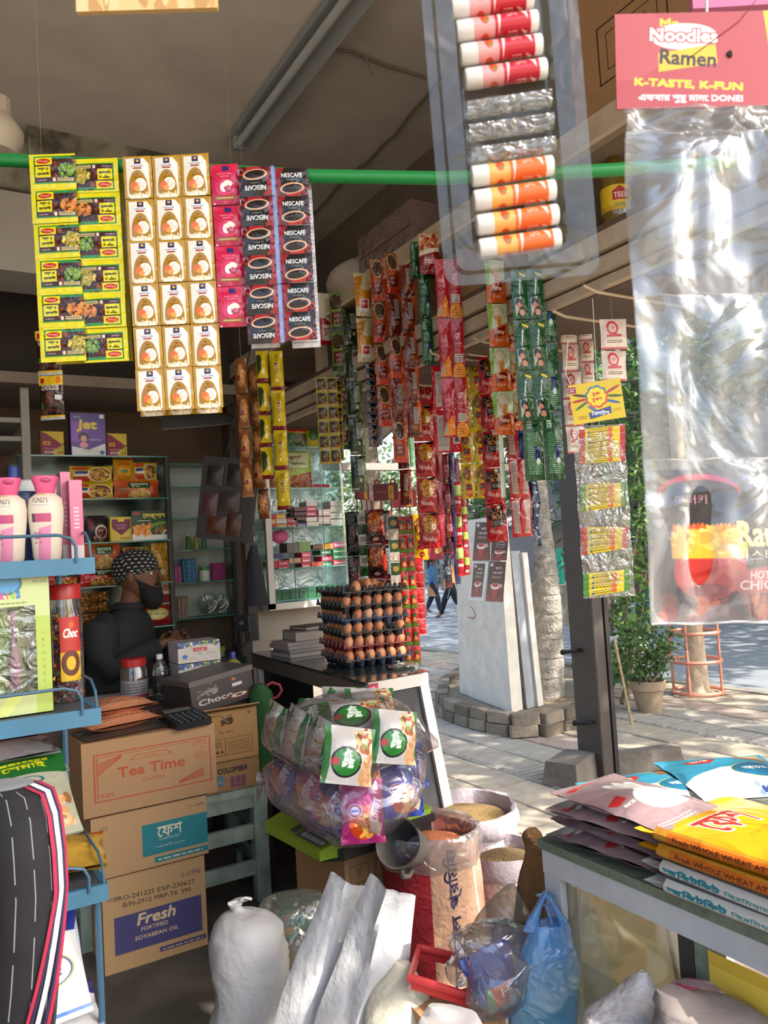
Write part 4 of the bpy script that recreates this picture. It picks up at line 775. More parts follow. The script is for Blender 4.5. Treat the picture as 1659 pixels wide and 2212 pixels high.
def maggi(v, flip=0):
    f = [['6f8f3a', '86a94a', '4e6b28'], ['c77a2c', 'd98f3e', 'a3581c'], ['b9a23c', 'd3bd55', '8c8a30']][v]
    a = Art(200, 150, YL).r(.1, .06, 1, .86, '2f8a3a').r(.12, .10, 1, .82, BR).n(.42, .1, .98, .8, ['5c2418', '7a3524', '2b0e0c', '8f4b33'], 60, .045, seed=v)
    a.e(.84, .5, .26, .27, '1c1210').n(.62, .3, 1.06, .7, f, 90, .045, True, v+5).r(.5, .1, .98, .15, '2f8a5a')
    a.r(.13, .10, .5, .32, YL).e(.31, .21, .15, .075, 'b8231f').t(.31, .21, 'Maggi', .06, 'f3e9a8', w=.2).r(.13, .36, .46, .68, YL).t(.3, .45, 'সব্দ এ', .09, '1a1a14', w=.22, bold=1).t(.3, .58, 'ম্যাজিক', .1, '1a1a14', w=.26, bold=1)
    a.line(.16, .75, .2, 1, .03, 'c8b8a8', .02).r(.6, .70, .95, .8, 'b5a878').line(.62, .73, .28, 1, .03, '6b5a2a', .02).r(.5, .7, .56, .8, 'd8d4cc'); return a.rot180() if flip else a
MG = [cellmat('maggi%d%d' % (v, f), maggi(v, f)) for f in (0, 1) for v in range(3)]
yback = pm('yellow_back', 'b9a80f', .35)
M1 = chain('seasoning_sachet_sheet', 'yellow seasoning sachet sheet, upright column at the far end of the green pipe', MG[:3], (112, 333), (126, 782), ('Z', 1.425), 99, 6, 2, t=.006, back=yback, gap=.995, crimp=.03, wob=.02, pick=lambda i, j: (0, 1, 2, 0, 1, 2)[j])
chain('seasoning_sachet_sheet', 'yellow seasoning sachet sheet printed upside down, beside the coconut sachets', MG[3:], (205, 342), (217, 782), ('Z', 1.43), 97, 6, 2, t=.006, back=yback, gap=.995, crimp=.03, wob=.02, pick=lambda i, j: (2, 1, 0, 2, 1, 0)[j])
chain('seasoning_sachet_sheet', 'rear fold of the yellow seasoning sheets hanging just behind them', [yback], (180, 345), (190, 785), ('Z', 1.475), 165, 6, 2, 2, t=.006, gap=.99, wob=.02)
a = Art(120, 160, 'b58a1c').p([(.1, .05), (.74, .05), (.9, .2), (.9, .95), (.1, .95)], 'e6e4dc').g(.1, .3, .9, .95, 'e2dfd6', 'e0ddd2')
a.e(.5, .80, .34, .46, 'a87c14').r(.1, .97, .9, 1, 'b58a1c').r(.40, .06, .62, .19, '2b2a6c').e(.51, .11, .06, .03, 'e3b52a').t(.5, .235, 'naturale', .045, '3b3b86', w=.4).r(.36, .275, .64, .31, 'a03a34').t(.5, .44, 'এগ', .06, '4d3508', w=.12).t(.5, .52, 'প্রোটিন', .06, '4d3508', w=.26)
a.e(.58, .68, .2, .15, 'f3f0ea').e(.6, .67, .14, .105, 'dcd8d0').e(.38, .71, .13, .10, 'e2733f').e(.46, .77, .1, .06, 'f0a04a').e(.5, .96, .36, .07, 'e9e0c8').n(.2, .88, .8, .98, ['f2ead6', 'd9c9a0', 'fbf6ea'], 24, .05)
NAT = cellmat('naturale', a); ob = pm('ochre_back', 'a5821f', .35)
chain('coconut_sachet_sheet', 'large white and gold egg-and-coconut sachet sheet, three columns wide', [NAT], (358, 335), (383, 885), ('Z', 1.425), 185, 6, 2, 3, t=.007, back=ob, gap=.985, crimp=.05, wob=.025)
chain('coconut_sachet_sheet', 'rear gold coconut sachet sheet peeping out below the large one', [NAT], (360, 345), (378, 897), ('Z', 1.47), 175, 6, 2, 3, t=.006, back=ob, gap=.985, crimp=.05, wob=.02)
a = Art(100, 130, 'c01542').g(0, 0, 1, 1, 'cf1a4c', 'b31040').r(.42, .05, .66, .17, '2b2a6c').t(.5, .24, 'naturale', .05, 'f2c6d2', w=.5).r(.35, .3, .65, .32, 'e58aa5').e(.5, .58, .36, .2, 'd6386a').e(.45, .58, .13, .12, 'f4e6ea').e(.62, .6, .15, .1, '8e2a4a').e(.6, .5, .16, .09, 'efe6d8').e(.62, .6, .1, .06, 'c9657e')
a.r(.12, .8, .88, .88, '8d6a35').line(.18, .83, .6, 1, .03, 'e2cfa0', .02).t(.5, .94, 'onion', .03, 'f2b8c8').r(.05, .96, .12, .99, 'f2dfe4')
chain('onion_sachet_strip', 'pink onion hair-oil sachet strip beside the coffee sachets', [cellmat('onion', a)], (484, 355), (516, 707), ('Z', 1.43), 61, 4, 2, t=.008, wob=.03, back=pm('pink_back', 'b31440', .35))
def nescafe(flip=0):
    a = Art(140, 120, '7d94c4'); a.g(.1, 0, 1, 1, '2a0d10', '3f1116').p([(.1, 0), (.34, 0), (.16, 1), (.1, 1)], '8d1d27').n(.1, .4, 1, 1, ['5e1a1c', '6d1d22', '30100f'], 30, .05)
    a.e(.55, .36, .33, .38, '131313').t(.55, .27, 'NESCAFE', .15, 'ecebea', w=.58, bold=1).t(.55, .43, 'CLASSIC', .06, 'bdbdbd', w=.3).p([(.24, .72), (.86, .68), (.76, 1), (.4, 1)], 'ab2028').e(.54, .72, .34, .19, 'cfa98c', -6).e(.54, .73, .28, .14, '1d0e0a', -6).e(.92, .82, .08, .13, 'ab2028', ring=.4)
    return a.rot180() if flip else a
NE = [cellmat('coffee', nescafe()), cellmat('coffee_flip', nescafe(1))]; gb = pm('blue_grey_back', '8793b0', .35)
chain('coffee_sachet_strip', 'red and black coffee sachet strip on the pipe, cups printed upside down', NE[1:], (553, 360), (587, 742), ('Z', 1.42), 79, 6, 2, t=.006, back=gb, gap=.99, crimp=.03, wob=.02)
chain('coffee_sachet_strip', 'red and black coffee sachet strip on the pipe, cups printed upright', NE[:1], (625, 362), (655, 735), ('Z', 1.425), 78, 6, 2, t=.006, back=gb, gap=.99, crimp=.03, wob=.02)
a = Art(120, 60, 'c9c9cc').line(.05, .1, .9, 6, .14, '8a8a92', .04)
for i in range(2): chain('coffee_sachet_strip', ('rear', 'second rear')[i]+' coffee sachet strip showing its pale back edge below', [cellmat('coffee_back', a)], ((552, 640)[i], 366), ((578, 640)[i], 752), ('Z', 1.455+.01*i), 62, 6, 2, t=.005, gap=.99, wob=.01)
# brown cereal pouches
a = Art(110, 150, '3b1512').r(0, 0, 1, .22, 'd9b91c').r(0, .9, 1, .94, 'd9b91c').r(0, .94, 1, 1, 'b9b9bb').t(.5, .28, 'CHOCOS', .11, 'efe6d8', w=.72, bold=3).t(.5, .28, 'CHOCOS', .11, '1b1a2a', w=.72).n(.1, .5, .9, .88, ['5a2a1c', '6d3a22', '2a0d0b'], 50, .06).e(.5, .5, .16, .12, '7a4a2c').r(.55, .7, .95, .76, '23100d').r(.06, .05, .24, .17, 'b22630').e(.82, .1, .1, .09, 'e08a2a').r(.72, .45, .95, .56, 'cfd2d8').r(.08, .62, .2, .76, '4a7a3a')
chain('cereal_pouch_strip', 'two brown and yellow chocolate cereal pouches hanging below the seasoning sheets', [cellmat('chocos', a)], (104, 715), (107, 908), ('Z', 2.1), 56, 2, 0, t=.035, wob=.06, part='pouch', w=.066)
# -------- strips on the loft shelf (planes X = front of the shelf)
def pran(bg, bg2, oval, logo='6e1420', n=''):
    a = Art(80, 150, bg).p([(.75, 0), (1, 0), (1, 1), (.6, 1), (.85, .5)], bg2).e(.4, .26, .34, .2, oval, -10).e(.38, .26, .26, .14, [min(1, k*1.25) for k in C(oval)], -10)
    return a.r(.12, .52, .72, .82, logo).t(.42, .62, 'প্রাণ', .1, 'dfc9c4', w=.34).t(.42, .73, 'চাট', .09, 'dfc9c4', w=.3).r(0, .88, 1, 1, bg2).line(.1, .46, .6, 1, .04, 'c0c8a0', .015)
GRN = cellmat('lime', pran('6f8a2a', '33491c', '4a3226')); LM = pm('lime_back', '7f9a30', .3)
a = Art(80, 150, '24381a').r(.45, .1, .8, .55, 'a9a9a4').line(.47, .13, .3, 12, .034, '55584e', .012).r(.3, .62, .75, .75, '3c5a24').r(.55, .64, .68, .74, 'c4c4bc').r(.8, 0, 1, 1, '5f7a28').r(0, .9, .5, .96, '8a9088')
GRB = cellmat('lime_back_print', a)
ORG = Art(80, 150, 'b4521c').g(0, 0, 1, .45, '8a5a30', 'a35a26').e(.45, .24, .34, .22, 'c8b294', -15).e(.45, .24, .3, .19, '5c4230', -15).n(.2, .08, .7, .4, ['6a4c36', '4c3628', '7b5b40'], 40, .05, True).r(.12, .58, .72, .84, '7a1a1e').t(.42, .66, 'প্রাণ', .09, 'e2cfc8', w=.34).t(.42, .76, 'ডাল', .08, 'e2cfc8', w=.3).r(0, .9, 1, 1, 'c23a1c').r(.82, 0, 1, .9, 'd9662a').t(.45, .52, 'মুগ', .05, 'd8b040')
ORG = cellmat('orange', ORG)
a = Art(80, 150, '7a2c16').p([(.7, 0), (1, 0), (1, 1), (.75, 1), (.9, .5)], 'cc5f22').r(.45, .12, .78, .6, 'b7afa8').line(.47, .15, .28, 12, .036, '5f564e', .012).r(.35, .66, .7, .76, '9a7a4a').r(0, .86, 1, .94, '5e1a12'); ORB = cellmat('orange_back', a)
a = Art(90, 160, 'c8bca0').r(0, .42, 1, .8, 'c98f1a').p([(0, .1), (.55, .05), (.3, .4), (0, .42)], 'b8862a').r(.2, .62, .8, .9, 'd9d4cc').t(.5, .72, 'ফ', .14, 'a3203a', w=.3, bold=1).r(.3, .66, .7, .82, 'b8304a').t(.5, .74, 'েফশ', .08, 'f4e8e8', w=.28); YLW = cellmat('flour_pouch', a)
a = Art(80, 150, 'b01e2e').r(0, 0, 1, .5, 'd3ccc2').p([(.5, .1), (1, .2), (.9, .6), (.4, .5)], 'e4ddd0').r(.2, .62, .8, .92, 'd8cfca').t(.5, .76, 'চা', .16, '9a1a2a', w=.4); RWP = cellmat('red_white', a)
S = [
 ('flour_pouch_strip', 'small red and white pouch strip just behind the coffee sachets', [RWP], (700, 632), (712, 745), ('X', 1.60), 32, 1, 10, 1, .03),
 ('spice_strip', 'lime green snack strip, fronts showing, nearest the coffee sachets', [GRN], (728, 630), (748, 972), ('X', 1.585), 38, 4, 6, 1, .022),
 ('spice_strip', 'dark green snack strip showing printed backs, behind the lime one', [GRB], (757, 668), (785, 1062), ('X', 1.60), 34, 5, 10, 1, .022),
 ('flour_pouch_strip', 'pair of yellow and cream flour pouches under the loft board', [YLW], (781, 590), (788, 782), ('X', 1.57), 38, 2, 5, 1, .03),
 ('spice_strip', 'orange lentil snack strip with bowl pictures, fronts showing', [ORG], (815, 560), (842, 922), ('X', 1.585), 36, 4, 8, 1, .022),
 ('spice_strip', 'second orange lentil snack strip turned half aside', [ORG, ORB], (846, 545), (868, 1000), ('X', 1.58), 33, 5, 14, 1, .022),
 ('spice_strip', 'long narrow orange strip hanging lowest over the far greenery', [ORB], (852, 700), (872, 1092), ('X', 1.66), 26, 5, -10, 1, .02),
 ('spice_strip', 'rust orange strip showing silvery printed backs', [ORB], (877, 570), (898, 945), ('X', 1.575), 32, 5, 5, 1, .022),
]
for s in S:
    nm, lb, ms, tp_, bt_, pl_, wp, n, dg, co, tt = s; chain(nm, lb, ms, tp_, bt_, pl_, wp, n, dg, co, tt, wob=.09, group=None)
a = Art(60, 70, '22141a').e(.45, .62, .3, .22, 'b9805e').e(.45, .62, .22, .15, '1a0e0b').r(.0, .9, 1, 1, '5a5f86').r(.8, 0, 1, 1, '4a4458').r(.2, .08, .7, .3, '0d0d0f').n(0, .3, 1, 1, ['4e1416', '6d1e20'], 10, .08); SMC = cellmat('small_coffee', a)
chain('coffee_strip', 'narrow dark coffee strip turned edgewise among the lime and orange strips', [SMC], (800, 775), (806, 966), ('X', 1.60), 22, 8, 15, 1, t=.006, wob=.03); chain('coffee_strip', 'grey-backed coffee strip right behind the narrow dark one', [pm('grey_lilac_back', '5f5c66', .4)], (812, 775), (815, 962), ('X', 1.63), 16, 8, 20, 1, t=.006, wob=.04)
def closeup(back=0):
    a = Art(100, 190, '0d5a2a')
    if back: return a.r(.2, .05, .45, .25, 'b4c4b8').line(.22, .07, .2, 5, .04, '2c6a44', .015).line(.2, .3, .5, 22, .028, '8fb89c', .01).r(.55, .5, .82, .7, '24356e').e(.7, .72, .1, .05, 'dfe6ea').line(.55, .75, .3, 6, .03, '9cc0a8', .01)
    return a.p([(.55, .06), (.95, .12), (.92, .17), (.52, .11)], 'd8c81c').t(.52, .36, 'closeup', .085, 'f2f6f2', w=.62, rot=-82, bold=1).p([(.15, .6), (.6, .55), (.6, .7), (.2, .95)], 'b9c2bc').e(.42, .68, .24, .09, '15100f', 20).e(.46, .74, .17, .07, 'c58d78', 20).e(.62, .84, .22, .075, '1b1412', 10).e(.6, .87, .18, .06, 'd0977f', 10)
CU, CB = cellmat('mint', closeup()), cellmat('mint_back', closeup(1)); dg = pm('deep_green', '0c5026', .35)
chain('toothpaste_strip', 'green two-column toothpaste sachet sheet, smiling fronts showing', [CU], (1136, 580), (1168, 908), ('X', 1.56), 70, 3, 4, 2, t=.008, back=dg, wob=.03)
chain('toothpaste_strip', 'green toothpaste sachet sheet behind, printed backs showing lower down', [CB], (1153, 590), (1185, 1038), ('X', 1.61), 88, 3, 4, 2, t=.008, back=dg, wob=.03)
chain('toothpaste_strip', 'narrow green toothpaste strip high on the loft shelf, single small one', [CB], (893, 522), (897, 602), ('X', 1.575), 17, 1, 5, 1, t=.008, back=dg); chain('toothpaste_strip', 'narrow two-sachet green strip before the brown carton', [CB], (915, 588), (934, 788), ('X', 1.575), 25, 2, 5, 1, t=.008, back=dg, wob=.04)
def frooto():
    a = Art(100, 160, 'cf6a1c').p([(0, 0), (1, 0), (1, .45), (0, .62)], 'c9d0b4').p([(0, 0), (.25, 0), (.1, .6), (0, .62)], '8ab03a').e(.5, .22, .3, .17, 'b9a07a').e(.5, .2, .25, .13, 'd8cdb8').p([(.4, .3), (.65, .3), (.62, .55), (.42, .55)], 'dc8a3a').p([(.2, .62), (.8, .52), (.82, .72), (.22, .82)], '8e2214').t(.52, .66, 'Foster', .1, 'f1d8b0', w=.5, rot=7, bold=1).t(.5, .85, 'Clark', .06, 'efe6da', w=.4).n(.6, .1, .95, .5, ['dfe3cf', 'b5c58a'], 14, .06); return a
FR = cellmat('drink', frooto()); chain('drink_powder_strip', 'orange and pale green drink-powder strip hanging beside the toothpaste sheets', [FR], (1068, 560), (1122, 938), ('X', 1.56), 46, 4, 4, 1, t=.02, wob=.06); chain('drink_powder_strip', 'second orange drink-powder strip mostly hidden behind the first', [FR], (1100, 590), (1128, 930), ('X', 1.64), 34, 4, 20, 1, t=.02)
a = Art(90, 150, 'b01a30').g(0, 0, 1, .8, 'bb1c34', 'a81528').t(.45, .36, 'fresh', .09, 'e9cfd2', w=.5, sh=.2).line(.2, .45, .5, 1, .03, 'd99aa4', .012).p([(0, 1), (0, .9), (.7, .62), (.9, .72), (.95, 1)], 'd98a1e').r(.08, .82, .38, .94, 'a39a90').r(.1, .74, .3, .8, '8a827c').r(0, .97, 1, 1, 'a01426'); G1 = cellmat('red_gpt', a)
b_ = Art(90, 150, 'b01a30').t(.5, .3, 'GPT', .1, 'e9cfd2', w=.45, bold=1).line(.2, .42, .6, 1, .03, 'd99aa4', .012).r(.15, .6, .85, .74, 'c9c2be').line(.2, .62, .6, 3, .04, '77716c', .014).e(.5, .9, .5, .16, 'd9931e').line(.25, .86, .45, 3, .04, '8a5a1a', .012); G2 = cellmat('red_gpt2', b_)
chain('biscuit_strip', 'tall red and orange two-column biscuit pack strip hanging foremost', [G1, G2], (965, 560), (988, 945), ('X', 1.55), 56, 3, 4, 2, t=.014, wob=.04, pick=lambda i, j: i, back=pm('red_back', 'a3182c', .35))
a = Art(130, 200, 'c5203a').r(.1, .12, .52, .95, 'c9c5c0').line(.14, .2, .34, 22, .03, '6d6762', .01).t(.3, .14, 'Chips', .04, 'a8341f', w=.26).r(.66, .55, .94, .8, 'd4cfca').line(.68, .58, .24, 6, .035, '8a8580', .012).r(.74, .66, .92, .76, '3b3b3b').r(.55, .05, .95, .4, 'd2324a').n(.6, .1, .95, .4, ['e08a3a', 'd8bd6a', '2a1a18'], 12, .07).r(.0, .0, .1, 1, 'd8304a'); KUR = cellmat('chips_back', a)
chain('chips_pouch_pair', 'red chips pouches with white printed backs behind the biscuit strip', [KUR], (960, 790), (975, 978), ('X', 1.72), 60, 2, 6, 1, t=.03, part='pouch', wob=.05)
a = Art(100, 140, 'a3121e').e(.5, .3, .36, .26, 'b78a3c').n(.18, .08, .82, .52, ['d3a94e', 'b98030', 'c9953c', '8a5420'], 80, .07, True).e(.72, .38, .12, .09, 'e6dcc8').e(.72, .38, .05, .04, 'd89a2a').r(.55, .0, .9, .06, '1c1012').t(.5, .72, 'Noodles', .13, 'd9c0bd', w=.66, rot=6, bold=1).p([(0, .9), (1, .8), (1, 1), (0, 1)], 'b3202c'); RN1 = cellmat('red_noodle', a)
chain('noodle_strip', 'long red noodle pack strip with egg and noodle pictures', [RN1], (908, 800), (937, 1185), ('X', 1.86), 46, 5, 4, 1, t=.025, wob=.05, part='pack'); chain('noodle_strip', 'dark red noodle strip turned edgewise next to the long one', [pm('deep_red_foil', '7e141f', .3, bump=.2)], (938, 830), (955, 1180), ('X', 1.95), 26, 5, 25, 1, t=.025, part='pack')
a = Art(100, 150, 'c5ab12').e(.5, .27, .4, .2, '8a5a20').n(.14, .1, .86, .44, ['b98a30', 'd0a448', '94601c', '5c3a14'], 80, .06, True).r(.25, .56, .72, .78, 'c03a1c').r(.3, .6, .67, .72, '1c1d3c').t(.48, .66, 'Masala', .05, 'e6d4a8', w=.3).e(.55, .88, .2, .06, 'b5231a').t(.55, .88, 'Maggi', .04, 'f0e0a0', w=.25).p([(.75, .5), (.95, .45), (.85, .58)], '4a7a2a'); YN = cellmat('yellow_noodle', a)
chain('noodle_strip', 'yellow masala noodle strip, two packs wide, over the road view', [YN], (1012, 770), (1018, 1078), ('X', 1.84), 62, 4, 2, 2, t=.015, part='pack', wob=.04)
a = Art(100, 150, 'b01826').p([(.1, .1), (.75, .02), (.95, .3), (.9, .52), (.2, .62), (.3, .45), (.08, .35)], '181214').n(.2, .08, .75, .4, ['a5692a', 'c08a3c', '7a4418'], 50, .06, True).r(.3, .4, .8, .56, '0e0c0d').line(.34, .43, .42, 3, .04, 'cfc6c0', .016).t(.45, .72, 'Noodles', .12, 'd8aeb0', w=.6, rot=6, bold=1).e(.6, .06, .08, .05, 'd8cfca'); BN = cellmat('black_noodle', a)
chain('noodle_strip', 'red and black hot noodle strip next to the yellow masala strip', [BN], (1053, 770), (1080, 1170), ('X', 1.80), 46, 5, 5, 1, t=.028, wob=.06, part='pack')
a = Art(100, 160, 'b01826').p([(.05, .08), (.42, .05), (.35, .5), (.42, .92), (.1, .9)], 'b9a79f').p([(.62, .05), (.95, .05), (.9, .92), (.6, .92), (.68, .5)], 'b9a79f').line(.1, .12, .26, 18, .042, '6b5450', .012).line(.65, .12, .24, 18, .042, '6b5450', .012); RB = cellmat('red_noodle_back', a)
chain('noodle_strip', 'red noodle strip showing two columns of pale printed backs', [RB], (1115, 905), (1130, 1160), ('X', 1.80), 47, 3, 4, 1, t=.022, part='pack', wob=.04)
a = Art(100, 130, '152a6a').r(0, 0, 1, .3, '1d3a86').p([(.5, .5), (.75, .3), (1, .5), (.95, .85), (.6, .9)], 'd2552a').t(.72, .62, 'Horlicks', .1, 'f4e8e0', w=.44, rot=-50, bold=1).line(.1, .15, .4, 2, .05, '9ab0dc', .02)
chain('malt_drink_sachet', 'single blue malt-drink sachet between drink powder and toothpaste strips', [cellmat('malt', a)], (1136, 918), (1140, 990), ('X', 1.7), 38, 1, 4, 1, t=.012)
chain('white_tag_strip', 'thin pale green paper strip hanging by the drink-powder strip', [pm('pale_green_paper', 'b7c2b0', .6)], (1078, 850), (1096, 1075), ('X', 1.76), 12, 3, 30, 1, t=.004)
a = Art(60, 160, '14162c').p([(.2, 0), (.9, .1), (.7, .4), (.95, .7), (.6, 1), (.1, 1)], '23355f').r(.4, .1, .8, .22, 'b0b4c0').r(.35, .55, .8, .65, 'a8acb8')
chain('shampoo_strip', 'twisted navy blue sachet strip against the palm trunk', [cellmat('navy', a)], (1153, 1035), (1168, 1180), ('X', 1.72), 24, 3, 10, 1, t=.015, wob=.25)
a = Art(50, 160, '7d1420').t(.5, .5, 'NESCAFE', .25, 'd9b9ba', w=.8, rot=90).r(0, .85, 1, .97, '2a1012').e(.5, .91, .2, .04, 'b9805e')
b_ = Art(50, 160, '141a2c').t(.5, .45, 'NESCAFE', .25, '9aa3b8', w=.8, rot=90).r(.1, .8, .9, .95, '5a1420')
NSR, NSB = cellmat('stick_red', a), cellmat('stick_blue', b_)
for lb, m, tp_, bt_, wp, n, x in (('dark blue coffee stick strip, farthest down of the thin strips', NSB, (957, 985), (970, 1272), 16, 4, 2.0), ('red coffee stick strip among the thin dark strips', NSR, (963, 980), (977, 1172), 16, 3, 1.95), ('shiny indigo stick strip beside the red coffee sticks', pm('indigo_foil', '2b2c58', .25, bump=.3), (976, 975), (990, 1262), 12, 5, 1.97), ('thin red and green stick strip with curled end', cellmat('redgreen', Art(50, 120, 'a31a26').r(0, .1, 1, .45, '93a348').r(.3, .1, .7, .4, 'c9c9a0').r(.1, .6, .8, .7, 'd8b8b8')), (988, 1040), (996, 1245), 17, 3, 1.93), ('thin red and yellow stick strip farthest toward the pillar', cellmat('redgreen2', Art(50, 120, '9c1a26').r(0, .3, 1, .6, 'a8b050').r(.2, .8, .8, .9, 'd0b0b0')), (1002, 1078), (1013, 1242), 13, 3, 1.93), ('maroon thin strip behind the indigo sticks', pm('maroon_foil', '5c1220', .3, bump=.3), (984, 990), (992, 1200), 14, 4, 2.02)):
    chain('stick_strip', lb, [m], tp_, bt_, ('X', x), wp, n, 15, 1, t=.012, wob=.08, part='stick')
chain('straw_bundle', 'bundle of thin pale green straws hung behind the orange strips', [pm('pale_green_straw', '7fae8e', .4, bump=.4)], (880, 868), (886, 1010), ('X', 2.2), 18, 1, 0, 6, t=.012, part='straw', wob=.02)
# clear bags with pink print
a = Art(90, 110, 'cfc0b8').e(.42, .3, .22, .24, 'c4474e').e(.42, .3, .14, .15, 'd8c8c2').t(.42, .3, 'ঔ', .16, 'b8303a', w=.16).r(.2, .52, .75, .6, 'b8434a').r(.15, .66, .9, .9, 'e0d4c8').line(.2, .7, .6, 2, .06, '5a4c48', .025).r(0, .94, 1, 1, 'b8505a'); PB = am('print_pinkbag', a, .3, .3, 22); cf = film('clear_pouch', 'f4f2f0', .2, .22, .12, .8, 20)
for lb, tp_, bt_, wp, n, x, dg_ in (('clear salt pouches with pink print beside the toothpaste sheet', (1228, 685), (1244, 980), 42, 5, 1.9, 5), ('clear pink-printed pouches hanging highest under the hook rod', (1322, 690), (1340, 822), 62, 2, 1.7, 3), ('narrow clear pouch strip behind the sweet card', (1263, 690), (1275, 830), 30, 3, 1.95, 5)):
    chain('salt_pouch_strip', lb, [PB], tp_, bt_, ('X', x), wp, n, dg_, 1, t=.02, wob=.08, part='pouch')
# sweet card and pockets of stick candy
YC = 'cdb41c'; a = Art(230, 190, YC).r(0, .06, .13, .22, '8e2a4c').line(.02, .1, .08, 2, .05, 'e8c8d4', .02)
for x, y, cl, r_ in ((.2, .3, '3b2318', 15), (.18, .42, 'a3242a', -5), (.2, .55, '3f6a2a', -30), (.82, .25, 'a3303a', -25), (.84, .42, '3f5a22', 8), (.78, .55, '2f5a94', 20), (.42, .7, '2f6a9a', 40)): a.e(x, y, .16, .035, cl, r_)
for k in range(9): t_ = k*.698; a.e(.5+.15*math.cos(t_), .38+.2*math.sin(t_), .075, .09, '2f6a9a' if math.sin(t_) < 0 else 'c03a40')
for k in range(9): t_ = k*.698; a.e(.5+.115*math.cos(t_), .38+.155*math.sin(t_), .07, .085, 'dfc61a')
a.e(.5, .38, .13, .17, 'dfc61a').t(.5, .32, 'চুপা', .1, 'b02a2a', w=.15, bold=1).t(.5, .46, 'চুপস', .1, 'b02a2a', w=.19, bold=1).p([(.3, .76), (.74, .66), (.74, .84), (.32, .92)], '2a3f80').t(.53, .79, 'েবলটস', .12, 'e8ecf2', w=.34, rot=6, bold=1).line(.1, .82, .16, 2, .05, '6a3a22', .015).line(.78, .75, .16, 2, .04, '7a6a14', .012)
p = PX(1290, 867, 1.6); cdm = facing(p, 4, tuple(IY)); cdm = cdm @ Matrix.Rotation(math.radians(-6), 4, 'Y'); Zc = dep(p); k = Zc/F
cd_ = thing('sweet_card', 'yellow printed sweet header card with a flower badge', 'card', M=cdm); MB().pouch(116*k, 86*k, .003, 6, 4).out('card_sheet', am('print_sweetcard', a, .4, .05), cd_); MB().tube([(-50*k, .003, 40*k), (-58*k, .005, 70*k), (-40*k, .01, 140*k)], .0015, 4).out('string', pm('white_string', 'd8d8d4', .6), cd_)
pz = facing(PX(1305, 1100, 1.62), 4, tuple(IY)); wl = thing('sweet_pocket_sheet', 'clear plastic sheet of pockets hanging below the sweet card', 'pocket sheet', M=pz); k = dep(PX(1305, 1100, 1.62))/F
for i, (v0, v1) in enumerate(((918, 1010), (1010, 1100), (1100, 1195), (1195, 1290))):
    b = MB(); b.pouch(116*k, (v1-v0)*k, .016, 8, 6, 0, .05, .12, i, cz=(1100-(v0+v1)/2)*k, cx=(v0-1100)*.012*k); b.out('pocket', film('pocket_film', 'f2f2ee', .16, .05, .1, .8, 25), wl, True)
MB().tube([(0, 0, 182*k), (0, 0, 455*k)], .001, 4).out('string', pm('white_string', 'd8d8d4', .6), wl)
def stick_art(c):
    a = Art(150, 30, YC).r(0, 0, .12, 1, c).r(.88, 0, 1, 1, c).line(.2, .3, .5, 2, .3, '5a4a14', .12, 3).e(.66, .5, .06, .4, 'c0562a').e(.2, .7, .03, .2, '2f5a94'); return a
SA = [am('print_sweet_red', stick_art('a8222c'), .3, .2), am('print_sweet_green', stick_art('3f7a26'), .3, .2)]
for gi, (v0, v1, cl, u0) in enumerate(((924, 998, 0, 1301), (1046, 1098, 1, 1303), (1140, 1190, 0, 1306), (1236, 1281, 1, 1310))):
    rows = (7, 5, 4, 4)[gi]
    for j in range(rows):
        v = v0+(v1-v0)*(j+.5)/rows; m = facing(PX(u0, v, 1.618), 4, tuple(IY)) @ Matrix.Rotation(math.radians(-3+RN.uniform(-4, 4)+(0, 0, 5, 0)[gi]*(1 if j == 0 else 0)), 4, 'Y')
        b = MB().pouch(102*k, (v1-v0)*k/rows*1.25, .008, 6, 4, 0, .08, .05, j); o = b.out('stick_sweet', SA[cl], None, True); o.matrix_world = m
        tag(o, ('red', 'green', 'red', 'green')[gi]+'-tipped yellow stick sweet, '+('first', 'second', 'third', 'fourth', 'fifth', 'sixth', 'seventh')[j]+' from the top in the '+('top', 'second', 'third', 'lowest')[gi]+' pocket', 'sweet', ('stick sweets of the top pocket', 'stick sweets of the second pocket', 'stick sweets of the third pocket', 'stick sweets of the lowest pocket')[gi])
# brown and yellow strips by the cabinet, cube sheet
a = Art(80, 150, '8a5a30').e(.5, .5, .34, .34, 'b08a58').r(.2, .52, .5, .66, '8e1f22').p([(.5, .2), (.95, .4), (.8, .8), (.5, .75)], 'c08a4a').n(.1, .2, .9, .8, ['c9a878', '9a6a3a', '6a4020'], 30, .05); BS = cellmat('bun', a)
chain('cake_pouch_strip', 'twisted brown cake pouch strip under the loft plank', [BS], (520, 775), (512, 1075), ('Z', 2.9), 26, 4, 10, 1, t=.05, wob=.15, part='pouch'); chain('cake_pouch_strip', 'brown cake pouch strip right beside the yellow snack strip', [BS], (545, 790), (560, 1122), ('Z', 2.95), 28, 5, -15, 1, t=.05, wob=.15, part='pouch')
a = Art(80, 160, 'c9b414').r(0, .88, 1, 1, '7a1a1e').p([(0, .1), (.4, .15), (.5, .6), (.1, .8)], '3c5a2a').e(.3, .3, .2, .12, '24401c').r(.5, .6, .75, .75, 'e0d8a0'); YS = cellmat('yellow_snack', a)
b_ = Art(80, 160, 'c2ad14').r(0, .9, 1, 1, '7a1a1e').line(.4, .1, .3, 10, .05, '6a5c10', .02).e(.5, .75, .08, .04, 'efe7b0').r(.42, .3, .62, .36, '8c2a20'); YS2 = cellmat('yellow_snack2', b_)
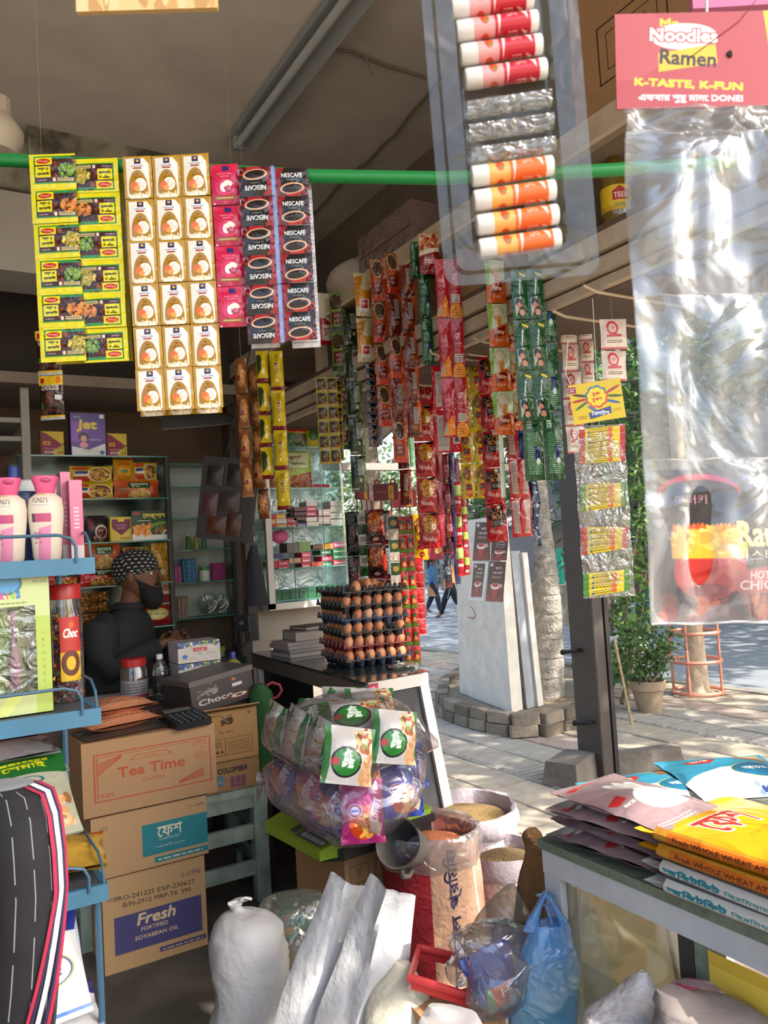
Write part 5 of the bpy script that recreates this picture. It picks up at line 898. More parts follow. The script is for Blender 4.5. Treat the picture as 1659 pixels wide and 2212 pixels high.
chain('snack_strip', 'yellow snack pouch strip with maroon seams and green print', [YS], (565, 757), (590, 1035), ('Z', 2.85), 26, 4, 10, 1, t=.04, wob=.08, part='pouch'); chain('snack_strip', 'plain yellow snack pouch strip in front of the glass showcase', [YS2], (595, 757), (608, 1102), ('Z', 2.83), 30, 4, 4, 1, t=.04, wob=.06, part='pouch')
a = Art(60, 60, 'a8981c').r(.1, .1, .9, .85, '33160f').t(.62, .45, 'OXO', .5, 'c8b61c', w=.3, rot=80).e(.62, .75, .12, .1, 'a8321c').n(.1, .2, .45, .8, ['6a4a1c', '8a6a2a'], 8, .1); CB2 = cellmat('cube', a)
chain('stock_cube_sheet', 'small yellow and brown stock cube sheet before the showcase', [CB2], (704, 815), (712, 1002), ('X', 1.50), 46, 6, 4, 2, t=.008, wob=.03); chain('stock_cube_sheet', 'second stock cube strip turned edgewise behind the first', [CB2], (728, 820), (740, 995), ('X', 1.56), 18, 6, 30, 1, t=.008, wob=.04)
# ================================================================ goods on shelves
def shelfpack(name, label, art, px, Y, z, cat, kind='pouch', t=.05, group=None, side='8a7a5a', tilt=0, rough=.35, dz=0):
    """something standing on a shelf at height z whose front fills the pixel box px on the plane Y"""
    u0, v0, u1, v1 = px; a, b = PY(u0, (v0+v1)/2, Y), PY(u1, (v0+v1)/2, Y); h = PY((u0+u1)/2, v0, Y)[2]-PY((u0+u1)/2, v1, Y)[2]; w = b[0]-a[0]
    loc = ((a[0]+b[0])/2, Y+t/2, z+dz); m = art if not isinstance(art, Art) else am('print_%s_%d' % (name, len(_M)), art, rough, .25 if kind == 'pouch' else .03, 22)
    if kind == 'pouch': o = MB().pouch(w, h, t, 8, 8, 0, .05, .05, len(_M), cz=h/2).out(name, m, None, True)
    else: o = MB().box(-w/2, -t/2, 0, w/2, t/2, h, 0, 1).out(name, [pm('side_'+side, side, .6), m])
    place(o, loc, tilt); return tag(o, label, cat, group)
def soup(): return Art(100, 120, 'c9ac1c').p([(0, .0), (.25, .1), (.95, .55), (.6, .75), (.5, .98), (0, 1)], '7c1238').r(.12, .42, .4, .56, 'd8b81c').e(.26, .49, .1, .045, 'b5231a').t(.4, .72, 'Healthy', .09, 'e2c8d0', w=.5, sh=.2).t(.38, .86, 'SOUPS', .1, 'e8d8dc', w=.45, bold=1).n(.7, .5, 1, .9, ['4a7a2a', '2e5a1c', 'b83a20'], 14, .05)
so_ = soup(); sm_ = am('print_soup', so_, .5, 0)
shelfpack('soup_box', 'small maroon and yellow soup box standing left of the purple detergent box', sm_, (88, 933, 138, 985), 4.06, 1.868, 'box', 'box', .05, None, 'b89a1c')
shelfpack('soup_box', 'small maroon and yellow soup box tucked against the other side of the detergent box', sm_, (231, 936, 274, 985), 4.06, 1.868, 'box', 'box', .05, None, 'b89a1c')
a = Art(160, 190, '4a2a80').g(0, 0, 1, .7, '3a2a78', '6a3aa0').g(0, .2, .5, .8, '7a3ab0', '8a4ab8').t(.46, .3, 'Jet', .26, 'd8c81c', w=.55, bold=5, sh=.1).r(.02, .72, .98, 1, 'cfd4dc').p([(0, .78), (.5, .86), (1, .7), (1, .62), (0, .7)], '4a2a80').e(.36, .56, .15, .11, '15101a').e(.36, .6, .09, .075, 'c99a88').e(.36, .75, .12, .07, 'd88aa0').t(.18, .1, 'Wheel', .05, 'd8d8e8', w=.2).line(.3, .86, .5, 2, .04, 'b8a83a', .015).e(.88, .92, .07, .05, '2f4aa0').r(.84, .03, .96, .12, 'd8d8e0').t(.72, .62, 'lemon', .06, 'c8c0e0', w=.3)
shelfpack('detergent_box', 'purple detergent box with a cartoon girl on top of the back cabinet', a, (153, 893, 228, 985), 4.05, 1.868, 'box', 'box', .07, None, '3a2468')
def mpack(v=0): return Art(140, 90, 'c9a81c').e(.24, .14, .2, .1, 'b8231f').t(.24, .14, 'Maggi', .07, 'f0e0a0', w=.26).r(.08, .3, .42, .6, 'd8d0b8').r(.1, .32, .4, .48, '2a3a7a').r(.06, .62, .44, .9, 'b03a20').bowl(.68, .5, .3, .42, ['c9983a', 'd8b050', '8a5a20', 'a5702a'], seed=v+2)
mp = [am('print_mpack%d' % v, mpack(v), .35, .3, 18) for v in (0, 1)]
a = Art(140, 80, 'b04a1c').g(0, 0, 1, 1, 'c85a20', 'a03c16').r(.3, .1, .78, .42, '1c4a20').t(.54, .26, 'নুডুলস', .2, 'e2e0d0', w=.4, bold=1).e(.55, .8, .26, .34, 'b58a50').n(.34, .5, .76, 1, ['c9a060', 'd8b878', 'a5743a'], 50, .05, True).e(.18, .5, .12, .2, '8a4a20'); op = am('print_opack', a, .35, .3, 18)
a = Art(140, 80, 'a81c24').r(.4, .02, .95, .36, '143a1c').t(.66, .2, 'নুডুলস', .2, 'dfe0d8', w=.42, bold=1).n(.3, .45, 1, .95, ['b5a050', '8a7a30', 'c8b060'], 40, .06).t(.2, .7, 'চিকেন', .1, 'e8c8c8', w=.2).n(.05, .2, .4, .8, ['c8404a', 'e0a0a0'], 20, .04); rp = am('print_rpack', a, .35, .3, 18)
a = Art(100, 110, 'c98a14').t(.5, .22, 'SHANA', .12, 'a8281c', w=.6, bold=1).e(.5, .55, .2, .08, '3a7a2a').r(.1, .75, .9, .95, 'b87a10'); sp = am('print_shana', a, .35, .3, 18)
N_ = 'noodle packs in the back cabinet'
for px, z, m, lb, dy, dz in (((150, 1040, 248, 1076), 1.653, mp[0], 'yellow noodle pack lying lowest on the top glass shelf', 0, 0), ((152, 1004, 246, 1041), 1.653, mp[1], 'yellow noodle pack leaning upper row of the top glass shelf', .03, .085), ((247, 989, 291, 1036), 1.653, sp, 'orange-yellow lentil pouch standing upright on the top glass shelf', .02, .093), ((289, 995, 342, 1036), 1.653, mp[0], 'yellow noodle pack at the far end of the top glass shelf', .03, .093), ((248, 1037, 347, 1077), 1.653, op, 'orange noodle multipack on the top glass shelf', 0, 0),
    ((183, 1172, 263, 1228), 1.224, op, 'orange noodle multipack above the red one on the third glass shelf', .03, .08), ((172, 1226, 256, 1262), 1.224, rp, 'red noodle multipack on the third glass shelf', 0, 0), ((268, 1180, 332, 1216), 1.224, mp[1], 'yellow noodle pack behind the patterned cap', .05, .1), ((95, 1225, 172, 1262), 1.224, rp, 'red noodle multipack behind the kids toothbrush box', .03, 0)):
    shelfpack('noodle_pack', lb, m, px, 4.06+dy, z, 'noodle pack', 'pouch', .06, N_, dz=dz)
a = Art(80, 170, 'c9971c').n(.05, .05, .95, .95, ['d8b050', 'b8742a', 'c8a03a', 'e0c070', '8a5a20'], 70, .09).e(.5, .55, .35, .12, 'd8a83a').e(.6, .75, .2, .08, 'e8d8a0')
shelfpack('noodle_pack', 'tall golden noodle pack next to the shopkeeper cap', a, (330, 1168, 366, 1252), 4.07, 1.224, 'noodle pack', 'pouch', .05, N_)
a = Art(120, 110, '241a1c').r(.1, .1, .35, .5, '6a1628').e(.68, .6, .28, .26, 'c8c0bc').e(.68, .62, .22, .2, '5a1a20').t(.68, .56, 'কফি', .08, 'e8e0dc', w=.3).n(.2, .75, .9, 1, ['7a5a4a', 'a57a6a', '3a2a2a'], 24, .06)
shelfpack('coffee_pack', 'dark coffee pouch beside the soup box on the second glass shelf', a, (184, 1108, 236, 1167), 4.07, 1.438, 'pouch', 'pouch', .05)
shelfpack('soup_box', 'yellow soup box with maroon heart panel on the second glass shelf', am('print_soup2', Art(100, 120, 'c9ae3c').p([(.08, .1), (.92, .1), (.92, .45), (.5, .75), (.08, .45)], '6c1a40').r(.35, .05, .65, .2, 'd8b81c').t(.5, .34, 'Healthy', .08, 'e0c8d0', w=.5, sh=.2).t(.5, .46, 'SOUPS', .07, 'e8d8dc', w=.35).line(.45, .84, .4, 2, .05, '8a4a1c', .025), .5, 0), (238, 1115, 286, 1168), 4.05, 1.438, 'box', 'box', .05, None, 'a58a1c')
a = Art(170, 130, '0e3a18').r(0, .78, 1, 1, 'cfd2cc').e(.85, .75, .5, .38, '5a8a2a').e(.9, .85, .5, .38, '123f1c').r(0, .82, 1, 1, 'cfd2cc').r(.06, .5, .48, .8, 'c87a2c').n(.05, .48, .5, .8, ['d8903a', 'c06a20', 'e0a04a'], 30, .07).n(.55, .55, .95, .75, ['b8302a', '3f7a2a', 'd8d0b0'], 22, .05).t(.6, .2, 'েলক্সাস', .2, 'd8b84a', w=.6, bold=2).r(.04, .05, .22, .13, 'a8242a').line(.15, .33, .35, 1, .04, 'c8d0c0', .02).t(.98, .08, '®', .04, 'd8b84a')
shelfpack('cracker_box', 'green vegetable cracker box with orange crackers on the second glass shelf', a, (285, 1103, 366, 1167), 4.04, 1.438, 'box', 'box', .07, None, '143f1c')
a = Art(120, 90, 'd8d2d0').r(0, .45, .4, 1, 'd8581c').r(.45, .5, 1, .9, 'a82430').e(.3, .25, .18, .2, '1c3f8a').r(.5, .05, .95, .35, 'c87a5a'); shelfpack('assorted_pack', 'small white and orange pack below the golden noodle pack', a, (334, 1256, 372, 1302), 4.08, 1.004, 'pouch', 'pouch', .05, dz=.1)
a = Art(140, 90, 'a82a20').e(.5, .4, .4, .3, 'cdbf7a').t(.5, .4, 'Kolson', .14, '4a3a1c', w=.5).r(0, .8, 1, .9, '7a1a1c')
shelfpack('pasta_pack', 'red and cream pasta pack lying behind the shopkeeper jacket', a, (305, 1300, 374, 1342), 4.05, 1.004, 'pouch', 'pouch', .07)
for i in range(4): shelfpack('snack_pack', ('lowest', 'second', 'third', 'topmost')[i]+' brown snack pack in the stack behind the shopkeeper shoulder', am('print_bsnack', Art(120, 40, '5a3c1c').n(0, 0, 1, 1, ['8a5a20', '3a2412', 'a5742a'], 30, .07), .3, .3), (172, 1340-17*i, 238, 1360-17*i), 4.0, .80, 'snack pack', 'pouch', .06, 'brown snack packs behind the shopkeeper', dz=.2+.05*i)
# corner cabinet K
def basket(name, label, col, px, Y, z, rows=5, cols=10, r2=.85):
    u0, v0, u1, v1 = px; a, b = PY(u0, v1, Y), PY(u1, v1, Y); w = (b[0]-a[0])/2; h = PY(u0, v0, Y)[2]-PY(u0, v1, Y)[2]; b_ = MB(); N = cols
    t = thing(name, label, 'basket', ((a[0]+b[0])/2, Y+w, z)); m = pm('bk_'+col, col, .45)
    for k in range(rows+1): q = w*(r2+(1-r2)*k/rows); b_.tube([(q*math.cos(x), q*math.sin(x), h*k/rows+.004) for x in np.linspace(0, 2*math.pi, 17)[:-1]], .0045, 5, closed=True)
    b_.out('hoops', m, t, True); b_ = MB()
    for k in range(N): x = 2*math.pi*k/N; b_.tube([(w*r2*math.cos(x), w*r2*math.sin(x), 0), (w*math.cos(x), w*math.sin(x), h)], .006, 5)
    b_.lathe([(0, 0), (w*r2, 0), (w*r2, .004), (0, .004)], 16); b_.lathe([(w*r2*.95, 0), (w*.96, h)], 16); b_.out('wall', m, t, True); return t
basket('basket', 'small pink plastic basket on the corner cabinet shelf', 'b04a8a', (373, 1226, 394, 1261), 4.23, 1.207); basket('basket', 'blue perforated plastic basket in the corner cabinet', '4a80a8', (396, 1212, 431, 1260), 4.23, 1.207)
basket('basket', 'dark pink plastic basket at the far end of the corner cabinet shelf', 'a03a70', (462, 1222, 492, 1256), 4.25, 1.207); basket('basket', 'brown woven-look basket on the low corner cabinet shelf', '8a7462', (380, 1287, 411, 1331), 4.23, 1.015, 6, 12)
def jar(name, label, loc, r, h, body, lid, lidh=.02, contents=None, cat='jar', neck=.85, band=None):
    t = thing(name, label, cat, loc); MB().lathe([(0, 0), (r*.96, 0), (r, .01), (r, h*.78), (r*neck, h*.9), (r*neck, h)], 20).out('jar_body', body, t, True)
    b = MB(); b.lathe([(r*neck*1.1, h-lidh*.6), (r*neck*1.12, h+lidh*.4), (r*neck*1.02, h+lidh*.5), (0, h+lidh*.5)], 20); b.out('lid', lid, t, True)
    if band: MB().lathe([(r*1.006, h*.12), (r*1.006, h*.55)], 20).out('label_band', band, t, True)
    if contents: MB().lathe([(0, .006), (r*.93, .006), (r*.93, h*.72), (r*.5, h*.76), (0, h*.77)], 16, jit=lambda a, k: 1-.05*math.sin(5*a+3*k)**2).out('contents', contents, t, True)
    return t
p = PY(443, 1257, 4.27); jar('plastic_jar', 'small white and green jar between the blue and pink baskets', (p[0], p[1], 1.207), .028, .07, pm('milky', 'c8ccc4', .4), pm('greenlid', '4a8a3a', .4)); p = PY(425, 1190, 4.27)
for i, (c_, lb) in enumerate((('4f7a2c', 'green'), ('8a9a2c', 'yellow-green'), ('3a6a4a', 'dark green'))): jar('small_bottle', lb+' small bottle on the third shelf of the corner cabinet', (p[0]-.04+.045*i, 4.29, 1.383), .014, .085, pm('sb_'+c_, c_, .3), pm('white_lid', 'd8d8d4', .4), .012, cat='bottle', neck=.5)
p = PY(465, 1325, 4.25)
for i, (dx, r, ry) in enumerate(((-.03, .062, .4), (.05, .055, -.2))):
    o = MB(); o.m = Matrix.Rotation(-1.25, 4, 'X'); o.lathe([(0, 0), (r*.5, .002), (r*.62, .008), (r, .014), (r, .017), (r*.6, .011), (0, .005)], 26); ob_ = o.out('glass_plate', film('plate_glass', 'e0e6e2', .3, .25, .05, 0), None, True); place(ob_, (p[0]+dx, 4.27+.03*i, 1.015+r), ry*.2); tag(ob_, ('larger clear plate leaning in the low corner cabinet shelf', 'smaller clear plate leaning before the larger one')[i], 'plate')
p = PY(460, 1368, 4.1); o = thing('tin', 'round yellow-green tin on the dark glass counter', 'tin', (p[0], 4.12, .803)); MB().lathe([(0, 0), (.062, 0), (.062, .03), (.0, .03)], 22).out('tin_body', pm('tinpale', '9a9a80', .4), o, True); MB().lathe([(.065, .026), (.065, .05), (.06, .053), (0, .053)], 22).out('lid', pm('tinlid', 'a5a52c', .4), o, True)
# showcase G
a = Art(120, 130, 'a81c24').g(0, .45, 1, .6, 'c8a01c', 'c8a01c').r(0, 0, 1, .08, 'c8b41c').t(.5, .28, 'মরিচ', .16, 'd8b84a', w=.4, bold=1).r(0, .5, 1, 1, '2f5a20').e(.7, .75, .25, .2, '5a1a30').e(.3, .72, .25, .18, '244a18').n(.05, .55, .95, .98, ['3f7a2a', '234a1a', '6a9a3a'], 26, .07); pa = am('print_spice_pouch', a, .3, .3)
shelfpack('spice_pouch', 'red and green spice pouch on the top shelf of the showcase', pa, (612, 902, 666, 966), 3.8, 1.889, 'pouch', 'pouch', .05); shelfpack('spice_pouch', 'yellow and green pouch slumped beside the red one on the showcase top shelf', Art(80, 130, 'c9b01c').e(.5, .5, .3, .2, '2f6a24').p([(.6, .2), (1, .3), (.9, .7)], '3a7a2a'), (660, 905, 694, 966), 3.84, 1.889, 'pouch', 'pouch', .05)
a = Art(150, 190, '7a9a3a').r(.1, .05, .9, .45, 'b8b890').t(.5, .18, 'মুড়ি', .12, '5a1c1c', w=.45, bold=1).t(.5, .33, 'Flakes', .09, '2a3a1a', w=.5, bold=1).r(0, .55, 1, 1, '9a5a3a').n(0, .52, 1, 1, ['b07048', '7a4028', 'c88a60', '5a2c1c'], 140, .05).p([(0, .62), (1, .45), (1, .55), (0, .72)], '8fae4a'); shelfpack('flakes_pouch', 'big green pouch with a clear window of brown flakes in the showcase', a, (606, 968, 678, 1050), 3.8, 1.671, 'pouch', 'pouch', .06)
shelfpack('flakes_pouch', 'brown flakes pouch half hidden behind the yellow snack strip', Art(80, 100, '8a5034').n(0, 0, 1, 1, ['b07048', '6a3824', 'c88a60'], 80, .06).r(0, 0, 1, .3, '7a9a3a'), (578, 1000, 606, 1050), 3.82, 1.671, 'pouch', 'pouch', .05)
o = MB().pouch(.11, .02, .02, 6, 4).out('toothbrush_pack', pm('pink_pack', 'b02a50', .4), None, True); place(o, (1.90, 3.8, 1.682), .1); tag(o, 'flat pink pack lying on the showcase shelf', 'pack')
SB = {}
def soap(px, z, col, word, lb, i, Y=3.79, w2=None):
    k = col+word
    if k not in SB: SB[k] = am('print_soap_%d' % len(SB), Art(60, 30, col).t(.5, .5, word, .3, 'e8e0dc', w=.7, bold=1) if word else Art(60, 30, col), .4, 0)
    return shelfpack('soap_box', lb, SB[k], px, Y, z, 'soap', 'box', .10, 'soap boxes in the showcase', col)
q = [((582, 1112, 597, 1120), 'a81c30', '', 'dark red'), ((597, 1110, 617, 1121), 'c8962a', 'Lux', 'gold'), ((582, 1121, 596, 1132), 'c8962a', 'Lux', 'gold end'), ((597, 1121, 620, 1131), 'b8b8c0', 'Dove', 'silver'), ((621, 1119, 641, 1130), 'a8242c', 'Lux', 'red'), ((583, 1132, 598, 1141), 'b02040', '', 'rose'), ((598, 1132, 620, 1141), 'c89030', 'Lux', 'amber'), ((621, 1131, 641, 1141), 'b8303a', 'Lux', 'scarlet'), ((642, 1130, 662, 1139), '2a3a8a', 'Dettol', 'blue'),
     ((635, 1095, 661, 1104), '5a2a34', '', 'maroon'), ((635, 1106, 661, 1114), '4a2430', '', 'dark maroon'), ((635, 1116, 661, 1124), '52303a', '', 'brown-red'), ((662, 1083, 684, 1093), 'c8c0bc', '', 'white'), ((662, 1094, 684, 1104), 'b82a60', 'Sandalina', 'pink'), ((662, 1105, 684, 1115), 'b82a60', 'Sandalina', 'lower pink'), ((662, 1117, 685, 1126), 'd8d0cc', '', 'pale'), ((663, 1127, 688, 1137), 'd0c8c0', '', 'lower pale'), ((688, 1100, 714, 1114), 'c8b8b4', 'Lifebuoy', 'tilted pinkish'), ((688, 1116, 714, 1132), 'c8b4b0', 'Lifebuoy', 'lower tilted pinkish'), ((714, 1082, 737, 1093), 'd4ccc8', '', 'cream top'), ((714, 1094, 737, 1106), 'd4ccc8', '', 'cream second'), ((714, 1108, 739, 1120), 'd8d0cc', '', 'cream third'), ((715, 1122, 739, 1134), 'd8d0cc', '', 'cream lowest')]
for i, (px, col, wd_, nm) in enumerate(q): soap(px, PY((px[0]+px[2])/2, px[3], 3.79)[2], col, wd_, nm+' soap box among those on the upper soap shelf of the showcase', i)
q = [((584, 1212, 600, 1228), 'a01c3a', '', 'crimson'), ((601, 1211, 624, 1222), 'b02444', 'Lux', 'crimson front'), ((601, 1222, 624, 1231), 'a81c40', 'Lux', 'lower crimson'), ((588, 1196, 611, 1206), '2a2a5a', '', 'navy tilted'), ((625, 1206, 650, 1216), 'a87a5a', '', 'brown'), ((652, 1193, 671, 1204), 'b82a50', 'Savlon', 'rose front'), ((652, 1205, 671, 1216), 'b02a4a', 'Savlon', 'rose middle'), ((652, 1217, 671, 1228), 'a8243c', 'Savlon', 'rose lowest'), ((646, 1170, 671, 1191), '5a7a3a', '', 'olive green'), ((620, 1172, 645, 1193), '5a4a4a', '', 'grey brown'), ((676, 1176, 697, 1186), '5a4030', '', 'dark brown'), ((697, 1174, 719, 1186), 'c8902a', '', 'orange envelope'), ((720, 1171, 741, 1183), 'b84a80', 'Savlon', 'magenta top'), ((692, 1188, 716, 1198), '1f6a44', 'Savlon', 'green top'), ((719, 1185, 741, 1196), '1f6a44', 'Savlon', 'green end'), ((695, 1201, 718, 1212), 'b03050', 'Savlon', 'rose'), ((720, 1197, 742, 1208), '1f6a44', 'Savlon', 'green middle'), ((673, 1214, 696, 1225), 'c04030', '', 'red cross'), ((696, 1213, 718, 1224), '1a6a40', 'Savlon', 'green low'), ((720, 1209, 742, 1221), 'a8304a', 'Savlon', 'rose corner')]
for i, (px, col, wd_, nm) in enumerate(q): soap(px, PY((px[0]+px[2])/2, px[3], 3.79)[2], col, wd_, nm+' soap box among those on the lower soap shelf of the showcase', i)
o = MB().ball((0, 0, .02), .05, .02, .035, 10, 6, jit=.1).out('pink_sponge', pm('pink_sponge', 'c05a80', .8), None, True); place(o, (PY(605, 1165, 3.85)[0], 3.85, PY(605, 1168, 3.85)[2])); tag(o, 'pink sponge standing over the lower soap boxes', 'sponge')
gmat = am('print_green_tea', Art(60, 40, '1c5a3c').r(.1, .1, .9, .5, '14482e').t(.5, .3, '23', .2, '0c2a1c', w=.4), .35, .1)
for i in range(8): shelfpack('green_box', ('first', 'second', 'third', 'fourth', 'fifth', 'sixth', 'seventh', 'eighth')[i]+' dark green carton from the aluminium stile in the showcase bottom row', gmat, (592+18.5*i, 1283-2.3*i, 609+18.5*i, 1304-2.0*i), 3.78, 1.089, 'box', 'box', .1, 'green cartons in the showcase bottom row', '1c6a44')
# hanger stands of packs beyond the counter
mar = am('print_hanger', Art(80, 50, '5c1420').t(.35, .5, 'Mejer', .2, '8a5a60', w=.4, sh=.2).r(.6, .1, .82, .95, 'a0781c').t(.71, .5, '10/-', .14, '3a1a10', w=.16, rot=90), .5, 0); mw = pm('maroon_wire', '7a1424', .5)
for u, v, dg_, lb, Z_ in ((833, 1063, 0, 'maroon hanger card with two ears facing the shop', 3.72), (782, 1062, 60, 'maroon hanger card tilted sideways by the showcase', 3.85), (873, 1078, 180, 'maroon hanger card seen from behind near the orange strip', 3.9)):
    k = Z_/F; t = thing('hanger_card', lb, 'hanger', M=facing(PZ(u, v, Z_), dg_)); MB().box(-27*k, -.004, -18*k, 27*k, .004, 18*k).out('card', mar, t)
    for s in (-1, 1): MB().tube([(s*17*k+5*k*math.cos(x), 0, 22*k+5*k*math.sin(x)) for x in np.linspace(0, 6.28, 11)[:-1]], .004, 5, closed=True).out('ear', mw, t); MB().tube([(s*20*k-9*k, -.008, -18*k), (s*20*k-9*k, -.01, -40*k), (s*20*k+9*k, -.01, -40*k), (s*20*k+9*k, -.008, -18*k)], .0035, 5).out('hook_loop', mw, t)
a = Art(100, 130, '3a1014').e(.5, .35, .42, .3, 'a8622c').n(.1, .05, .9, .65, ['c8883a', '8a4a20', 'd8a850', 'b03a24'], 70, .07).r(.0, .0, 1, .08, '6a1820').e(.5, .86, .18, .05, 'c0a090').r(0, .93, 1, 1, '6a1820').p([(.7, .5), (1, .3), (1, .9)], 'c83a2a'); NB = cellmat('brown_noodle', a)
a = Art(60, 130, '1c1416').r(.15, .1, .7, .85, 'a5a2a0').line(.2, .14, .4, 16, .044, '4a4648', .014).r(.75, 0, 1, 1, 'b07a4a').r(0, .92, 1, 1, '5a141c'); SBK = cellmat('silver_back', a)
a = Art(60, 160, 'b8b4ac').r(.05, .08, .9, .62, '1c4a24').e(.45, .35, .25, .14, 'a58a4a').r(.05, .66, .95, .98, 'c8bcb4').line(.1, .7, .7, 4, .06, 'a08a88', .012); GC = cellmat('green_card', a)
a = Art(60, 90, 'b02a24').r(0, .75, 1, .95, '6a8a2a').p([(.2, .7), (.5, .3), (.8, .7)], 'c8a060').e(.5, .32, .28, .1, '3a6a2a').r(.1, .05, .9, .2, 'c03a30'); RG_ = cellmat('red_green', a); RD = cellmat('red_small', Art(60, 80, 'b41c28').r(.1, .15, .35, .5, 'd8c0c0').line(.45, .3, .4, 3, .15, '8a141c', .06).r(0, .94, 1, 1, 'd8a0a0')); BLK = cellmat('black_pack', Art(80, 140, '1a1416').r(.15, .05, .8, .2, '3a2028').p([(.2, .3), (.8, .4), (.7, .6), (.2, .5)], '4a1a28').r(.1, .7, .9, .9, '2a2628').line(.2, .72, .6, 5, .04, '8a8488', .012)); GW = cellmat('green_white', Art(60, 80, 'b8b8b0').r(0, .5, 1, 1, '2a5a2a').r(.2, .1, .8, .35, '8a8a86'))
for lb, ms, tp_, bt_, Z_, wp, n, cl, t_ in (('brown noodle packs hanging on the first maroon hanger', [NB], (808, 1100), (822, 1400), 3.7, 42, 4, 1, .03), ('silvery backed packs beside the brown noodle packs', [SBK], (832, 1102), (845, 1400), 3.75, 26, 4, 1, .03), ('green card strip between silvery packs and red-green packets', [GC], (850, 1112), (868, 1310), 3.65, 28, 4, 1, .008), ('two-column red and green spice packet strip reaching down to the counter', [RG_], (875, 1115), (905, 1435), 3.45, 34, 8, 2, .012), ('red small packet strip hanging farthest toward the road', [RD], (898, 1205), (925, 1370), 3.6, 28, 5, 1, .012), ('yellow pouch hanging behind the red noodle strip', [YN], (905, 1110), (912, 1210), 3.9, 32, 1, 1, .03), ('black coffee pack strip against the showcase side', [BLK], (760, 1105), (774, 1395), 3.85, 32, 3, 1, .03), ('green and white label strip next to the black packs', [GW], (782, 1110), (795, 1380), 3.8, 22, 6, 1, .008)):
    chain('pack_strip', lb, ms, tp_, bt_, ('Z', Z_), wp, n, 4, cl, t=t_, part='pack', wob=.07)
tag(MB().box(1.99, 3.95, 1.79, 3.4, 4.0, 1.83).out('hanging_rail', pm('grey_rail', '8a8580', .6)), 'grey wooden rail behind the hanging packs holding the hangers', 'rail')
# egg trays
def egg_tray(col):
    b = MB(); nx, ny, s = 6, 6, .046; 
    for i in range(nx):
        for j in range(ny):
            x, y = (i-(nx-1)/2)*s, (j-(ny-1)/2)*s; b.lathe([(.008, -.034), (.012, -.034), (.0225, -.004), (.0225, 0)], 6, (x, y, 0))
    for i in range(nx+1):
        for j in range(ny+1):
            x, y = (i-nx/2)*s, (j-ny/2)*s; b.lathe([(.010, -.006), (.0045, .018), (0, .02)], 5, (x, y, 0))
            if i < nx: b.box(x, y-.004, -.006, x+s, y+.004, -.001)
            if j < ny: b.box(x-.004, y, -.006, x+.004, y+s, -.001)
    return b
tm = egg_tray(0); trays = {}; EX, EY, erz = 1.605, 2.90, math.radians(-6); dz_ = .054; z0 = zc+.036
egg = MB(); pr_ = [(0, -.028), (.010, -.0262), (.0165, -.021), (.0205, -.012), (.0218, -.002), (.0208, .008), (.0175, .018), (.0125, .0262), (.0065, .0312), (0, .0325)]
egg.lathe(pr_, 14); em = [pm('egg_%s' % c, c, .45, bump=.05, bs=200, vary=.06, vs=30) for c in ('b0714a', 'a8663f', 'bb8058', 'c09070')]; eggs0 = {}; names = ('bottom', 'second', 'third', 'fourth', 'fifth', 'top')
for L in range(6):
    cl = ('1c2236', '6a2020', '1d1a1c', '22304a', '1d1a1c', '171517')[L]; o = tm.out('egg_tray', pm('tray_'+cl, cl, .5)) if cl not in trays else trays[cl].copy()
    if cl in trays: COL.objects.link(o)
    trays[cl] = o; zz = z0+dz_*L; place(o, (EX+RN.uniform(-.006, .006), EY, zz), erz+RN.uniform(-.04, .04)); tag(o, ('dark blue', 'maroon red', 'black', 'slate blue', 'black', 'black')[L]+' plastic egg tray, '+names[L]+' of the six stacked on the counter', 'egg tray', 'stacked egg trays')
    cells = [(i, j) for i in range(6) for j in range(6) if (i == 0 or j == 0)] if L < 5 else [(1, 0), (3, 3), (3, 2), (4, 3)]
    for i, j in cells:
        if L < 5 and RN.random() < .04: continue
        k = RN.choice((0, 0, 1, 1, 2)) if not (L == 3 and i == 2 and j == 0) else 3
        if k not in eggs0: e = egg.out('egg', em[k], None, True); eggs0[k] = e
        else: e = eggs0[k].copy(); COL.objects.link(e)
        x, y = (i-2.5)*.046, (j-2.5)*.046; c_, s_ = math.cos(erz), math.sin(erz)
        place(e, (EX+x*c_-y*s_, EY+x*s_+y*c_, zz+.010), RN.uniform(0, 6)); e.rotation_euler = (RN.uniform(-.12, .12), RN.uniform(-.12, .12), RN.uniform(0, 6)); tag(e, ('loose brown egg '+('at the corner', 'in the middle', 'behind the middle one', 'toward the street')[cells.index((i, j))]+' on the topmost egg tray' if L == 5 else 'brown egg, '+('first', 'second', 'third', 'fourth', 'fifth', 'sixth')[i or j]+(' from the near corner along the front' if j == 0 else ' from the near corner along the shop side')+' of the '+names[L]+' tray'), 'egg', 'eggs in the '+names[L]+' tray')
o = thing('clear_scrap', 'crumpled clear plastic scrap on the counter corner', 'bag', (1.63, 2.63, zc+.001)); MB().ball((0, 0, .008), .06, .04, .012, 10, 6, jit=.2).out('film', film('scrap_film', 'dfe6e0', .3, .15), o)
